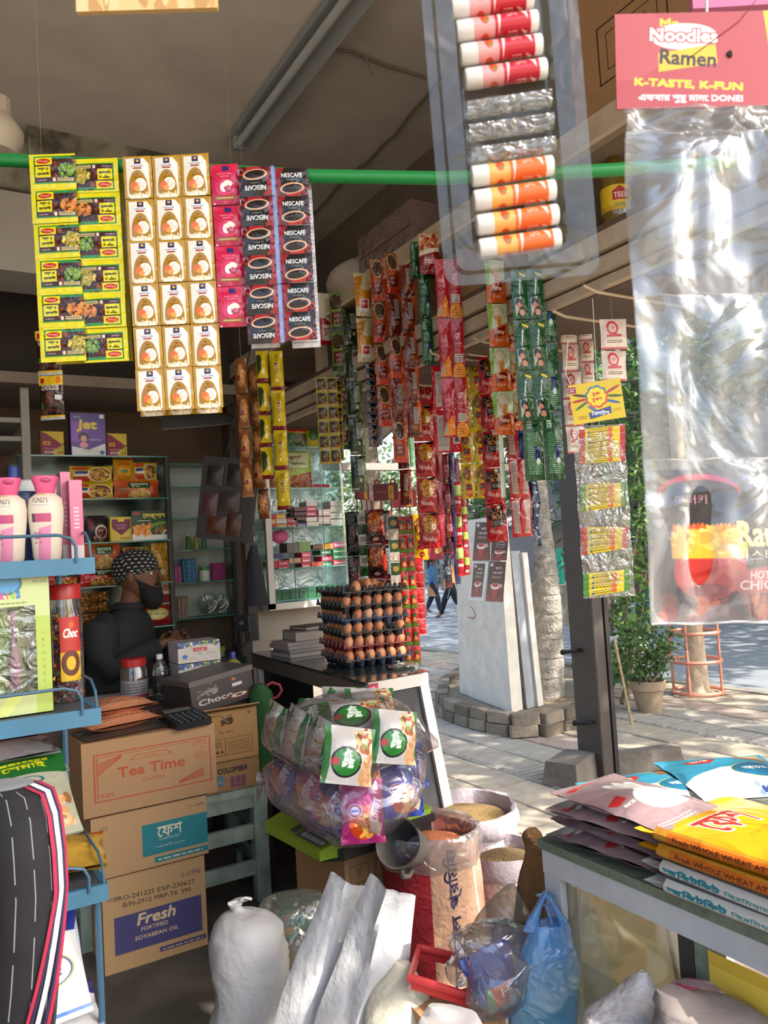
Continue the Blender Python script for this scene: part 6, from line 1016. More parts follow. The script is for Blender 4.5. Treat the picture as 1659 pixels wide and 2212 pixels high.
# loft goods
b = carton('carton', 'big brown carton on the loft shelf behind the lip balm card', 1.655, 2.1, .86, 1.56, 2.446, 2.85, None)
fr = MB()
def rect(y0, z0, y1, z1, w): 
    for p0, p1 in (((y0, z0), (y1, z0)), ((y0, z1), (y1, z1)), ((y0, z0), (y0, z1)), ((y1, z0), (y1, z1))): fr.box(-.2235, min(p0[0], p1[0])-w, min(p0[1], p1[1])-w, -.2227, max(p0[0], p1[0])+w, max(p0[1], p1[1])+w)
rect(.02, .1, .25, .26, .002); rect(.05, .13, .22, .23, .001); rect(.09, .15, .09, .21, .001); rect(.13, .15, .13, .21, .001); rect(.17, .15, .17, .2, .001); fr.out('printed_frame', pm('ink', '3a2a20', .8), b)
o = carton('wrapped_carton', 'pinkish grey carton wrapped in clear plastic on the upper loft board', 1.66, 2.08, 2.42, 2.84, 2.447, 2.64, None, mat=pm('mauve_card', '93807f', .6)); MB().box(-.213, -.213, .001, .213, .213, .197).out('plastic_wrap', film('wrap', 'e6dede', .12, .04, .1, .9, 10), o)
MB().tube([(-.214, -.2, .1), (-.214, .2, .1)], .0025, 4).out('string', pm('pink_string', '7a4a50', .6), o)
o = thing('white_bundle', 'round dusty white plastic bundle on the upper loft board', 'bundle', (1.79, 3.08, 2.446)); MB().ball((0, 0, .1), .15, .17, .105, 16, 10, jit=.04).out('sack', pm('dusty_white_sack', 'aca49c', .7, bump=.7, bs=18), o, True); MB().tube([(.0, 0, .19), (.03, 0, .23), (.08, .02, .22)], [.03, .015, .03], 8).out('knot', pm('dusty_white_sack', 'aca49c', .7, bump=.7, bs=18), o, True)
carton('carton', 'plain brown carton on the lower loft shelf behind the biscuit strip', 1.66, 2.05, 1.85, 2.3, 2.143, 2.34, None); carton('carton', 'plain brown carton on the lower loft shelf behind the orange strips', 1.66, 2.05, 2.4, 2.95, 2.143, 2.33, None)
a = Art(120, 150, '8f1a24').r(0, 0, 1, .45, 'b08a6a').e(.5, .2, .55, .22, 'c8b8a0').n(.1, .02, .9, .38, ['b8622c', '8a4420', 'd0884a', 'a8301c'], 60, .08).t(.45, .68, 'fresh', .16, 'e8d0d0', w=.5, bold=1, sh=.15).p([(0, .45), (1, .35), (1, .45), (0, .56)], 'd8ccc0'); chain('fresh_pouch', 'red snack pouch with white lettering standing up against the loft board', [cellmat('fresh_pouch', a)], (926, 502), (931, 592), ('X', 1.57), 46, 1, 6, 1, t=.03, part='pouch')
p = PX(1333, 462, 1.72); o = thing('oil_bottle', 'clear cooking oil bottle with yellow label on the loft shelf', 'bottle', (p[0], p[1], 2.143)); k = dep(p)/F
oil = pm('cooking_oil', 'a3852c', .08, trans=.6, coat=.4); MB().lathe([(0, 0), (.037, 0), (.042, .01), (.042, .04), (.039, .05), (.042, .06), (.042, .14), (.036, .16), (.042, .175), (.038, .2), (.016, .225), (.014, .24)], 20).out('bottle_body', oil, o, True); MB().lathe([(.017, .236), (.017, .255), (0, .256)], 14).out('cap', pm('yellow_cap', 'c8901c', .4), o, True)
a = Art(260, 90, 'd8b81c').r(.0, .8, 1, 1, 'c8a01c').p([(.58, .25), (.62, .15), (.66, .05), (.7, .15), (.76, .22), (.76, .6), (.58, .62)], 'a8242a').t(.67, .42, 'TEER', .2, 'f0e0dc', w=.15, bold=1).e(.84, .3, .03, .1, 'a8242a').e(.82, .7, .03, .1, '2f7a7a').line(.6, .75, .12, 2, .08, '2f7a5a', .03)
MB().lathe([(.0425, .066), (.0425, .136)], 24).out('label_band', am('print_oil_label', a, .4, 0), o, True)
# ================================================================ rack goods, desk goods, scale, sacks, carrier bags
def flat(name, label, mat, loc, w, d, t, rz=0, cat='bag', group=None, pitch=0, roll=0, seed=0, wr=.07, crimp=.05, nu=10, nv=12, back=None, uprot=0):
    """a filled pouch lying down; its print faces up; loc = centre of its underside"""
    o = MB().pouch(w, d, t, nu, nv, 0, crimp, wr, seed, 1 if back else None).out(name, [mat, back] if back else mat, None, True)
    M = Matrix.Translation((float(loc[0]), float(loc[1]), float(loc[2])+t*.5)) @ Matrix.Rotation(rz, 4, 'Z') @ Matrix.Rotation(pitch, 4, 'X') @ Matrix.Rotation(roll, 4, 'Y') @ Matrix.Rotation(-math.pi/2, 4, 'X')
    o.matrix_world = M; return tag(o, label, cat, group)
# lotion bottles
a = Art(420, 260, 'cfc3b1').r(0, 0, 1, .07, 'c8b292')
ax = .68
a.t(ax, .27, 'POND\'S', .07, '3a3030', w=.15).r(ax-.09, .33, ax+.09, .337, 'a59a94').r(ax-.085, .43, ax+.10, .51, 'b0426e').r(ax-.085, .43, ax-.05, .51, '4a3a40').p([(ax-.02, .55), (ax+.1, .53), (ax+.085, .92), (ax-.07, .92), (ax-.05, .75)], 'cf7fa2').line(ax-.08, .57, .08, 3, .03, 'a56a80', .012).line(ax-.07, .87, .14, 1, .02, 'b0426e', .012).r(ax-.06, .13, ax+.06, .155, 'c89a4a')
lot = am('print_lotion', a, .3, 0); pink = pm('hot_pink', 'd0527e', .35)
def lotion(u, lb, Z):
    p = PY(u, 1205, 1.60); k = dep(p)/F; t = thing('lotion_bottle', lb, 'bottle', (p[0], 1.60, 1.326))
    MB().lathe([(0, 0), (26*k, 0), (29*k, 6*k), (31*k, 40*k), (36*k, 85*k), (37*k, 110*k), (34*k, 132*k), (22*k, 142*k), (17*k, 144*k)], 28, ell=.62).out('bottle_body', lot, t, True)
    MB().lathe([(17*k, 142*k), (20*k, 146*k), (22*k, 158*k), (27*k, 172*k), (28*k, 178*k), (26*k, 181*k), (0, 181*k)], 24, ell=.66).out('cap', pink, t, True)
    MB().ball((0, -15*k, 172*k), 12*k, 5*k, 7*k, 12, 6).out('thumb_notch', pm('pink_notch', 'b23e68', .4), t, True); return t
lotion(103, 'cream lotion bottle with pink cap standing next to the pink tubes', 0); lotion(22, 'cream lotion bottle with pink cap at the picture edge', 0)
def upr(name, label, cat, px, Y, z, d, mat, group=None, tilt=0):
    u0, v0, u1, v1 = px; x0, x1 = PY(u0, v1, Y)[0], PY(u1, v1, Y)[0]; h = PY(u1, v0, Y)[2]-PY(u1, v1, Y)[2]; o = MB().box(-(x1-x0)/2, 0, 0, (x1-x0)/2, d, h, 0, 1).out(name, [mat[0], mat[1]] if isinstance(mat, list) else [mat, mat]); place(o, ((x0+x1)/2, Y, z), tilt); return tag(o, label, cat, group)
tp = am('print_pinktube', Art(30, 160, 'c5627f').g(0, 0, 1, 1, 'd07a94', 'b85474').r(0, .84, 1, 1, 'c0b0b4').line(.3, .35, .4, 6, .05, 'e8b8c8', .02), .3, 0); ps = pm('pink_side', 'a84a68', .35)
upr('tube_box', 'tall pink cosmetic box behind the shorter one', 'box', (136, 1008, 158, 1195), 1.62, 1.326, .05, [ps, tp], 'pink cosmetic boxes'); upr('tube_box', 'shorter pink cosmetic box at the shelf end', 'box', (155, 1035, 183, 1203), 1.585, 1.326, .035, [ps, tp], 'pink cosmetic boxes')
def at_u(u, Y): return PY(u, 1200, Y)[0]
k = 1.5/F; wl_ = pm('white_lid', 'd8d8d4', .4)
jar('cream_jar', 'blue cream jar between the two lotion bottles', (at_u(58, 1.72), 1.72, 1.326), .022, .125, pm('royal_blue', '22386e', .35), pm('royal_blue_lid', '1a2c58', .35), .03, cat='jar', neck=1)
jar('cream_jar', 'white cream jar with blue and green stripes behind the lotion caps', (at_u(82, 1.80), 1.80, 1.326), .042, .155, wl_, pm('pale_lid', 'cfcfc8', .4), .03, cat='jar', neck=1, band=am('print_whitejar', Art(100, 60, 'c8c8c4').r(.55, 0, .6, 1, '2f5aa0').r(.6, 0, .66, 1, '4a9a4a').line(.62, .6, .2, 3, .1, '55555a', .04), .4, 0))
jar('oil_bottle', 'yellow-green bottle with blue cap at the back of the blue rack', (at_u(35, 1.84), 1.83, 1.326), .03, .19, pm('olive_oil', '6a6a2a', .2, trans=.3), pm('blue_cap', '24347e', .4), .03, cat='bottle', neck=.35)
jar('cream_jar', 'small white tub behind the lotion bottle at the picture edge', (at_u(5, 1.76), 1.76, 1.326), .03, .14, wl_, pm('pale_lid', 'cfcfc8', .4), .03, cat='jar', neck=.9)
# toothbrush box with a window
x0, x1 = PY(-60, 1400, 1.55)[0], PY(112, 1400, 1.55)[0]; zt_, zb = PY(112, 1240, 1.55)[2], 1.052; W, Hh = x1-x0, zt_-zb; tb = thing('toothbrush_box', 'lime green kids toothbrush box with a clear window', 'box', ((x0+x1)/2, 1.55, zb))
a = Art(200, 290, 'b9c48a').p([(0, .3), (.4, .0), (.6, 0), (0, .5)], 'c8d49a').p([(.2, 1), (1, .5), (1, .62), (.4, 1)], 'c6d27a').r(.78, .3, 1, 1, 'a6ba58').e(.44, .05, .2, .085, '2f5f88').e(.44, .05, .17, .07, '4a90bc')
for i, (ch_, cl) in enumerate(zip('kids', ('c04a88', 'd86a3a', '8ab04a', '3a78b8'))): a.t(.385+.068*i, .135, ch_, .05, cl, bold=2)
a.line(.3, .19, .4, 1, .02, '6a7a4a', .008).t(.87, .045, 'NO.555', .022, '4a5238', w=.18)
for i, ch_ in enumerate('儿童牙刷专用软毛'): a.t(.89, .42+.05*i, ch_, .026, '6a8a2a')
fm = am('print_kidsbox', a, .3, 0); b = MB(); wx0, wx1, wz0, wz1 = .06, .80, .14, .78
for (u0, v0, u1, v1) in ((0, 0, 1, wz0), (0, wz1, 1, 1), (0, wz0, wx0, wz1), (wx1, wz0, 1, wz1)):
    b.add([((u0-.5)*W, 0, v0*Hh), ((u1-.5)*W, 0, v0*Hh), ((u1-.5)*W, 0, v1*Hh), ((u0-.5)*W, 0, v1*Hh)], [(0, 1, 2, 3)], [[(u0, v0), (u1, v0), (u1, v1), (u0, v1)]])
b.out('front_panel', fm, tb); gside = pm('lime_side', '9fb055', .4); MB().box(-W/2, .03, 0, W/2, .034, Hh).box(-W/2, 0, 0, -W/2+.001, .03, Hh).box(W/2-.001, 0, 0, W/2, .03, Hh).box(-W/2, 0, Hh-.001, W/2, .03, Hh).box(-W/2, 0, 0, W/2, .03, .001).out('tray_back', pm('lime_tray', '7f9a48', .4), tb)
MB().box((wx0-.5)*W, .001, wz0*Hh, (wx1-.5)*W, .002, wz1*Hh).out('window_pane', film('window_film', 'f2f6ee', .18, .03, .06, .5, 30), tb)
for i, (cl, fx) in enumerate((('b070a8', .52), ('6aa060', .24), ('c89a70', .7))):
    x = (fx-.5)*W; MB().tube([(x, .018, wz0*Hh+.01), (x+.002, .015, .35*Hh), (x, .012, .5*Hh), (x+.001, .016, .62*Hh), (x, .016, .75*Hh)], [.009, .012, .006, .004, .006] if i < 2 else [.003]*5, 8).out('toothbrush', pm('brush_'+cl, cl, .25), tb, True)
MB().box((.84-.5)*W-.02, .008, .2*Hh, (.84-.5)*W-.012, .028, .74*Hh).out('navy_side_strip', pm('navy_strip', '2a3048', .4), tb)
# candy jar
xj = PY(142, 1510, 1.66)[0]; kj = dep((xj, 1.66, 1.1))/F; cj = thing('candy_jar', 'clear sweet jar with red lid full of bright wrapped toffees', 'jar', (xj, 1.66, 1.051)); rj = 40*kj
MB().lathe([(0, .001), (rj*.95, .001), (rj, .008), (rj, 190*kj), (rj*.88, 215*kj), (rj*.88, 228*kj)], 24).out('jar_glass', film('jar_film', 'f0ece8', .16, .02, .05, .2, 8), cj, True); MB().lathe([(rj*.96, 218*kj), (rj*.98, 244*kj), (rj*.9, 250*kj), (0, 250*kj)], 24).out('lid', pm('red_lid', 'a82024', .35), cj, True)
qc = random.Random(5); cols = ('b02a6a', 'c8a02a', 'a8281c', '8a8a92', '6a2a80', 'd0c8c0', 'c85a2a'); wrp = [pm('wrap_'+c, c, .2, metal=.55) for c in cols]; b = MB()
for i in range(420):
    a_, r_, z = qc.uniform(0, 6.28), rj*.88*math.sqrt(qc.uniform(.35, 1)), qc.uniform(.006, 186*kj); c = Vector((r_*math.cos(a_), r_*math.sin(a_), z)); d = Vector((qc.gauss(0, 1), qc.gauss(0, 1), qc.gauss(0, 1))).normalized(); e = d.cross(Vector((qc.gauss(0, 1), qc.gauss(0, 1), 1))).normalized(); n_ = d.cross(e); L = .0085
    b.add([c-d*L, c+e*.005, c+d*L, c-e*.005, c+n_*.004], [(0, 1, 4), (1, 2, 4), (2, 3, 4), (3, 0, 4), (0, 3, 2, 1)], None, i % 7)
b.out('toffees', wrp, cj, kind='stuff')
a = Art(200, 200, 'b02a24').r(0, .55, 1, 1, 'cfa81c').e(.32, .72, .16, .2, '5a2a1c').e(.32, .72, .08, .11, 'cfa81c').t(.33, .25, 'Choc', .14, 'f0e4d8', w=.24, sh=.2, bold=2).e(.34, .12, .05, .05, 'd8582a'); b = MB()
b.grid(lambda u, v: (rj*1.01*math.cos(-1.9+u*1.1), rj*1.01*math.sin(-1.9+u*1.1), (45+v*135)*kj), 10, 1, u0=.15, u1=.5); b.out('label', am('print_candylabel', a, .35, 0), cj, True)
# bags stacked on the third and fourth rack shelves
wbag = am('print_whitebag', Art(160, 120, 'a9a6a4').line(.1, .3, .35, 2, .07, '6a4a44', .03).t(.5, .5, 'লবণ', .1, '8a2a24', w=.2).line(.5, .55, .4, 1, .05, '5a5654', .02).e(.8, .25, .1, .06, 'b0462a'), .35, .5, 16)
G3 = 'bags piled on the third rack shelf'
flat('flour_bag', 'yellow pouch with a pointed corner, lowest on the third rack shelf', am('print_yellowpouch', Art(160, 160, 'b8923a').g(0, 0, 1, 1, 'c8a24a', 'b08a34').r(0, .0, 1, .1, 'd06a1c'), .3, .6, 14), (.18, 1.66, .736), .26, .2, .06, -.15, 'bag', G3, roll=.04)
flat('spice_bag', 'orange and dark green glossy pouch over the yellow one', am('print_orangegreen', Art(160, 120, 'c85a1c').r(0, 0, .55, 1, '1c4a20').r(0, .5, .5, 1, '24301c'), .25, .6, 14), (.12, 1.65, .79), .22, .18, .045, -.1, 'bag', G3)
flat('spice_bag', 'bright green glossy pouch in the middle of the rack pile', am('print_brightgreen', Art(160, 120, '1f5a1c').r(0, .3, .8, .5, 'c8c01c').r(0, .6, 1, .8, '2f7a24'), .25, .6, 14), (.10, 1.65, .828), .22, .18, .04, -.05, 'bag', G3)
o = MB().pouch(.15, .17, .04, 8, 10, wr=.08).out('vermicelli_pouch', am('print_vermi', Art(140, 170, '9a9a86').r(0, 0, 1, .28, '1c5a24').line(.2, .08, .6, 1, .03, 'c8c01c', .03).t(.5, .16, 'েসমাই', .1, 'c8c01c', w=.5, bold=1).e(.5, .36, .2, .05, '2f5a6a', ring=.2).n(.15, .6, .95, .9, ['b58a5a', '8a5a34', 'c8a070'], 60, .07).p([(.1, .55), (.6, .48), (.6, .52), (.1, .6)], '2f6a2a'), .35, .5, 16), None, True)
o.matrix_world = Matrix.Translation((.165, 1.555, .905)) @ Matrix.Rotation(.12, 4, 'Z') @ Matrix.Rotation(-.75, 4, 'X'); tag(o, 'green and clear vermicelli pouch leaning on the rack pile', 'bag', G3)
for i, (z, lb, x) in enumerate(((.87, 'lowest white salt bag under the topmost ones in the rack', .06), (.91, 'white salt bag in the middle of the rack pile, corner sticking out', .09), (.948, 'white printed salt bag under the red pack', .08))): flat('salt_bag', lb, wbag, (x, 1.68, z), .29, .2, .05, (-.05, .06, 0)[i], 'bag', G3, seed=i, wr=.12)
flat('red_pack', 'red pack with a silvery band topmost under the blue shelf', am('print_redpack', Art(160, 100, 'a01c2c').r(0, .4, 1, .7, 'b8a4a4').r(0, .75, 1, 1, 'a01c2c'), .3, .4, 14), (.06, 1.68, .99), .26, .18, .035, 0, 'bag', G3); flat('orange_pack', 'orange pouch showing behind the red pack', pm('orange_pouch', 'a8521c', .35, bump=.4), (.2, 1.76, .98), .12, .14, .05, .2, 'bag', G3)
mk = am('print_milk', Art(160, 200, 'd8d8da').r(0, 0, 1, .3, '23308a').p([(0, .3), (.5, .3), (0, .5)], '23308a').e(.55, .6, .32, .14, 'b8a85a').e(.55, .6, .3, .13, '3a5aa0').e(.55, .6, .28, .12, 'e6e6e8').line(.38, .56, .34, 3, .035, '2a3a8a', .018).r(0, .93, 1, .96, '2f6ac0').r(0, 0, .12, 1, 'c4c8d0'), .3, .5, 14)
o = MB().pouch(.16, .2, .055, 8, 10, wr=.08).out('milk_powder_bag', mk, None, True); o.matrix_world = Matrix.Translation((.17, 1.575, .605)) @ Matrix.Rotation(.1, 4, 'Z') @ Matrix.Rotation(-.55, 4, 'X'); tag(o, 'white and blue milk powder bag leaning upright on the lowest rack pile', 'bag', 'milk powder bags on the lowest rack shelf')
for i, z in enumerate((.402, .458)): flat('milk_powder_bag', ('lowest white milk powder bag on the rack', 'white milk powder bag under the leaning one')[i], mk, (.16, 1.62, z), .24, .2, .06, (.05, -.06)[i], 'bag', 'milk powder bags on the lowest rack shelf', seed=i)
# on the Tea Time carton and desk
sal = bpy.data.materials.new('red_lentils'); sal.use_nodes = True; _t = sal.node_tree; _b = _t.nodes['Principled BSDF']; _b.inputs['Roughness'].default_value = .45
_tc = _t.nodes.new('ShaderNodeTexCoord'); _v = _t.nodes.new('ShaderNodeTexVoronoi'); _v.inputs['Scale'].default_value = 170; _t.links.new(_tc.outputs['Object'], _v.inputs['Vector'])
_cr = _t.nodes.new('ShaderNodeValToRGB'); _cr.color_ramp.elements[0].color = (*lin(C('e29163')), 1); _cr.color_ramp.elements[1].color = (*lin(C('b06038')), 1); _cr.color_ramp.elements[1].position = .8
_t.links.new(_v.outputs['Distance'], _cr.inputs[0]); _t.links.new(_cr.outputs[0], _b.inputs['Base Color']); _bn = _t.nodes.new('ShaderNodeBump'); _bn.inputs['Strength'].default_value = .6; _bn.inputs['Distance'].default_value = .003; _t.links.new(_v.outputs['Distance'], _bn.inputs['Height']); _t.links.new(_bn.outputs[0], _b.inputs['Normal'])
sal2 = pm('lentil_pouch', 'cb8763', .35, bump=.3, bs=120, vary=.1, vs=60)
for i, (x, y, z, rz, w) in enumerate(((.59, 2.84, .752, .25, .26), (.60, 2.88, .797, .12, .23))):
    o = flat('lentil_pouch', ('lower', 'upper')[i]+' clear pouch of orange lentils on the red-printed cookie carton', sal2, (x, y, z), w, .17, .06, rz, 'bag', 'lentil pouches', seed=i, wr=.04)
    b = MB(); 
    for s in range(11): b.box(-w*.42+s*w*.078, -.028, -.07, -w*.42+s*w*.078+w*.05, -.0262, -.067)
    b.out('dashed_seam', pm('dark_seam', '3a1c14', .6), o)
o = flat('clear_sheet', 'crumpled clear polythene under the lentil pouches', film('dull_poly', 'cfc4b8', .2, .25, .2, .9, 25), (.62, 2.84, .746), .34, .2, .012, .15, 'bag', wr=.3)
cl = thing('calculator', 'black desk calculator tilted on the carton edges', 'calculator', (.80, 2.78, .757), .15); b = MB(); b.m = Matrix.Rotation(.14, 4, 'X'); b.box(-.065, -.09, 0, .065, .09, .022, b=.008); b.out('case', pm('black_plastic', '17171a', .4), cl); b = MB(); b.m = Matrix.Rotation(.14, 4, 'X'); b.box(-.05, .045, .022, .05, .075, .0235); b.out('display', pm('lcd', '5a6058', .3), cl)
kb_ = MB(); kb_.m = Matrix.Rotation(.14, 4, 'X'); kb_.box(-.005, -.0045, .022, .005, .0045, .026); kk = kb_.out('key', pm('calc_key', '3f4246', .5), cl)
for i in range(5):
    for j in range(5):
        if i or j:
            k2 = kk.copy(); COL.objects.link(k2)
        else: k2 = kk
        k2.location = (-.045+i*.0225, -.075+j*.022, (-.075+j*.022)*.14)
flat('red_wrapper', 'small red shiny wrapper behind the calculator', pm('red_foil', 'a82030', .25, bump=.5), (.83, 2.98, .757), .09, .05, .014, .3, 'wrapper'); flat('yellow_sachet', 'loose yellow sachet in the open recycling-mark carton', pm('yellow_foil', 'b8981c', .3, bump=.5), (.985, 2.955, .735), .10, .06, .014, .2, 'sachet'); flat('red_wrapper', 'red and silver wrapper lying by the desk paper', pm('red_foil', 'a82030', .25, bump=.5), (.92, 3.32, .757), .11, .07, .016, .5, 'wrapper')
for i in range(3): o = MB().box(-.16, -.1, 0, .16, .1, .0012).out('paper_sheet', pm('paper_%d' % i, ('b9b4bc', 'c4bfc6', 'b2adb4')[i], .8)); place(o, (.72+.006*i, 3.5, .756+.0016*i), .05-.06*i); tag(o, ('bottom', 'middle', 'top')[i]+' white paper sheet of the pile on the desk', 'paper', 'papers on the desk')
p = Pz(233, 1482, .756); jar('plastic_jar', 'clear jar with red lid and paper label on the desk before the shopkeeper', (p[0], 3.36, .756), .055, .16, film('jar_film2', 'd0ccd0', .2, .12, .1, .2, 8), pm('red_lid', 'a82024', .35), .03, band=am('print_jarlabel', Art(120, 60, '8a8488').line(.55, .2, .3, 4, .16, '4a4448', .05).r(0, .85, 1, 1, '8a2a34'), .5, 0))
p = Pz(345, 1475, .756); o = thing('water_bottle', 'clear water bottle with a dark label on the desk', 'bottle', (PY(347, 1475, 3.3)[0], 3.3, .756)); MB().lathe([(0, 0), (.03, 0), (.032, .01), (.032, .12), (.028, .14), (.012, .165), (.012, .18), (0, .18)], 20).out('bottle_body', film('bottle_pet', 'd8dee2', .3, .05, .05, .4, 30), o, True); MB().lathe([(.0325, .03), (.0325, .1)], 20).out('dark_label', am('print_waterlabel', Art(120, 60, '17181c').t(.68, .5, 'FOGG', .2, '8a8c94', w=.1, rot=90), .4, 0), o, True); MB().lathe([(.0135, .165), (.0135, .185), (0, .185)], 14).out('cap', wl_, o, True)
ta = Art(150, 75, 'b8b0a8').r(0, 0, 1, .16, '3a5a8a').n(0, 0, 1, .2, ['8a9a2a', '2a4a8a', 'd8d4cc', '1c2a4a'], 26, .06).r(.36, .3, .68, .48, 'a82430').t(.52, .39, 'fresh', .1, 'e8d8d8', w=.2).t(.52, .6, 'Plus', .08, '3a6a9a', w=.1).e(.16, .7, .06, .11, '2f6ab0'); tm_ = am('print_tissue', ta, .4, .4, 20)
xa, xb = PY(386, 1450, 3.2)[0], PY(478, 1450, 3.2)[0]; G_ = 'tissue packs on the desk'
for i, (z, lb) in enumerate(((.815, 'lower white facial tissue pack with blue print on the desk'), (.902, 'upper white facial tissue pack with blue print'))):
    o = MB().box(xa, 3.2, z, xb, 3.34, z+.083, 0, 1).out('tissue_pack', [pm('tissue_side', 'a59ea6', .5, bump=.4), tm_]); tag(o, lb, 'tissue', G_)
ub = am('print_tissue2', Art(150, 60, 'b0adb8').n(.2, .2, .8, .7, ['2a2a34', '8a8a96'], 14, .06).r(0, .8, 1, 1, '9a98a6'), .4, .3)
for i in range(2): o = MB().box(xa-.01+.13*i, 3.17, .757, xa+.11+.13*i, 3.33, .813, 0, 1).out('napkin_pack', [pm('tissue_side', 'a59ea6', .5, bump=.4), ub]); tag(o, ('napkin pack under the tissue stack toward the open carton flap', 'napkin pack under the tissue stack toward the yellow bottle')[i], 'napkin')
jar('cleaner_bottle', 'yellow liquid bottle with blue cap beside the tissue packs', (PY(505, 1465, 3.24)[0], 3.24, .757), .032, .15, pm('yellow_liquid', 'a59a4a', .25, trans=.3), pm('blue_cap', '24347e', .4), .03, cat='bottle', neck=.38, band=am('print_cleaner', Art(100, 60, '8d8a5a').r(.6, 0, .9, 1, 'a8a49a').line(.65, .15, .2, 5, .15, '4a4a4a', .05), .4, 0))
gb_ = thing('shopping_bag', 'dark green cloth bag with a red strap hanging beside the counter', 'bag', PZ(560, 1482, 3.12)); k = 3.12/F
MB().rings([((HX[0]*du*k, HX[1]*du*k, -dv*k), V3(HX)*(w*k), V3(HF)*(.03)) for du, dv, w in ((0, -4, 10), (2, 12, 24), (4, 60, 26), (4, 120, 28), (2, 220, 26), (2, 225, 20))], 18, jit=.08, seed=9).out('cloth', pm('dark_green_cloth', '1c4a1f', .85, bump=.3), gb_, True)
MB().tube([V3(HX)*(du*k)+Vector((0, 0, -dv*k)) for du, dv in ((16, 0), (28, -6), (44, 0), (48, 12), (40, 24), (24, 30), (18, 22))], .006, 6).out('strap', pm('red_strap', '8d2a36', .7), gb_, True)
# carton + weighing scale + bundles
U = V3(HX)*math.cos(math.radians(36))+V3(HF)*math.sin(math.radians(36)); U.normalize(); Wv = V3(HF)*math.cos(math.radians(36))-V3(HX)*math.sin(math.radians(36)); Wv.normalize()
cc = Pz(742, 1838, .42); Q = Matrix(((U.x, Wv.x, 0, cc[0]), (U.y, Wv.y, 0, cc[1]), (0, 0, 1, 0), (0, 0, 0, 1)))
gc = thing('carton', 'brown carton with green printed panels under the weighing scale', 'box', M=Q); a = Art(140, 200, 'a07c56').r(.05, .1, .3, .25, '8a6a48').r(.08, .12, .27, .23, 'a07c56').r(.36, .1, .6, .25, '8a6a48').r(.39, .12, .57, .23, 'a07c56').r(.44, .12, .46, .23, '8a6a48').r(.5, .12, .52, .23, '8a6a48').p([(.13, .13), (.22, .13), (.175, .22)], '8a6a48').r(.2, .55, 1, 1, '3f6a2a')
b_ = Art(140, 200, 'a07c56').r(.35, .42, 1, 1, '2c4a24').p([(.35, .42), (1, .42), (.75, .7)], '35582a'); cb_ = MB().box(0, 0, 0, .30, .30, .41, 0, 1); cb_.mi[5-0] = 0
cb_.mi[3] = 2; cb_.out('body', [card, am('print_greencarton', a, .8, .06, 60), am('print_greencarton2', b_, .8, .06, 60)], gc); MB().box(-.002, .145, .41, .302, .16, .4115).out('tape', pm('brown_tape', 'a98a63', .25), gc)
lg = pm('lime_plastic', '7d9a1f', .35); bkp = pm('black_plastic', '17171a', .4); sg = thing('weighing_scale', 'lime green and black digital weighing scale on the carton', 'scale', M=Q @ Matrix.Translation((-.03, -.03, .412)))
b = MB(); b.prism([(-.05, .02), (.0, -.02), (.33, -.02), (.33, .33), (-.05, .33)], 0, .035); b.out('base', bkp, sg)
MB().add([(-.07, .0, .012), (-.07, .34, .012), (-.07, .34, .045), (-.07, .0, .04), (.06, -.02, .012), (.06, .34, .012), (.06, .34, .085), (.06, -.02, .078)], [(0, 3, 2, 1), (3, 7, 6, 2), (4, 5, 6, 7), (0, 4, 7, 3), (1, 2, 6, 5), (0, 1, 5, 4)]).out('console', lg, sg)
def onc(x, y, h=.001): t = (x+.07)/.13; return (x, y, .042+t*.040+h)
MB().add([onc(-.055, .17), onc(-.055, .33), onc(.03, .33), onc(.03, .17)], [(0, 3, 2, 1)]).out('display', pm('lcd_dark', '2d332c', .2), sg); MB().add([onc(-.06, .01), onc(-.06, .325), onc(.045, .325), onc(.045, .01)], [(0, 3, 2, 1)]).out('key_panel', pm('grey_panel', '4a4f48', .4), sg)
sg.children[-1].location = (0, 0, -.0006) if sg.children else (0, 0, 0)
k0 = None
for i in range(4):
    for j in range(5):
        c = onc(-.045+.024*i, .025+.026*j, .001); o = MB().box(-.008, -.009, 0, .008, .009, .003).out('key', pm('scale_key', '8f948c', .4), sg) if k0 is None else k0.copy()
        if k0 is not None: COL.objects.link(o)
        k0 = k0 or o; o.location = c; o.rotation_euler = (0, -.3, 0)
MB().prism([(.05, -.03), (.34, -.03), (.34, .34), (.05, .34)], .035, .06).out('platter_support', bkp, sg); MB().box(.06, -.025, .06, .345, .345, .075, b=.02).out('platter', lg, sg)
# bundles of packs: each pack is a thing, the clear bag round them another
def chipart(c, c2): return Art(130, 170, c).g(0, 0, 1, 1, c, c2).e(.5, .68, .36, .26, 'c8401c').n(.25, .5, .8, .88, ['d8842a', 'e0a04a', 'b85a1c', 'e8b85a'], 40, .09, True).p([(.62, .6), (.95, .72), (.85, .9), (.62, .8)], 'cfc0a0').e(.28, .5, .16, .11, 'd8d4dc').e(.28, .5, .14, .095, '9a2a3a').e(.28, .5, .1, .07, 'd8d8e4').r(.2, .49, .36, .52, '2a4aa0').t(.76, .5, 'েচাকা', .16, 'e8e6f0', w=.5, rot=-70, bold=2).e(.85, .25, .05, .04, 'd8582a', ring=.3)
CBL, CPK = am('print_chipblue', chipart('1c2f78', '2a3f98'), .18, .5, 12, metal=.25), am('print_chippink', chipart('b02a78', '9a2468'), .18, .5, 12, metal=.25)
def pk(name, lb, mat, u, v, Z, w, h, t, dg, pitch, roll, group, cat, seed=0):
    o = MB().pouch(w, h, t, 9, 10, wr=.06, seed=seed).out(name, mat, None, True); o.matrix_world = facing(PZ(u, v, Z), dg) @ Matrix.Rotation(pitch, 4, 'X') @ Matrix.Rotation(roll, 4, 'Y'); return tag(o, lb, cat, group)
gC = 'crisps packs in the lower clear bundle'
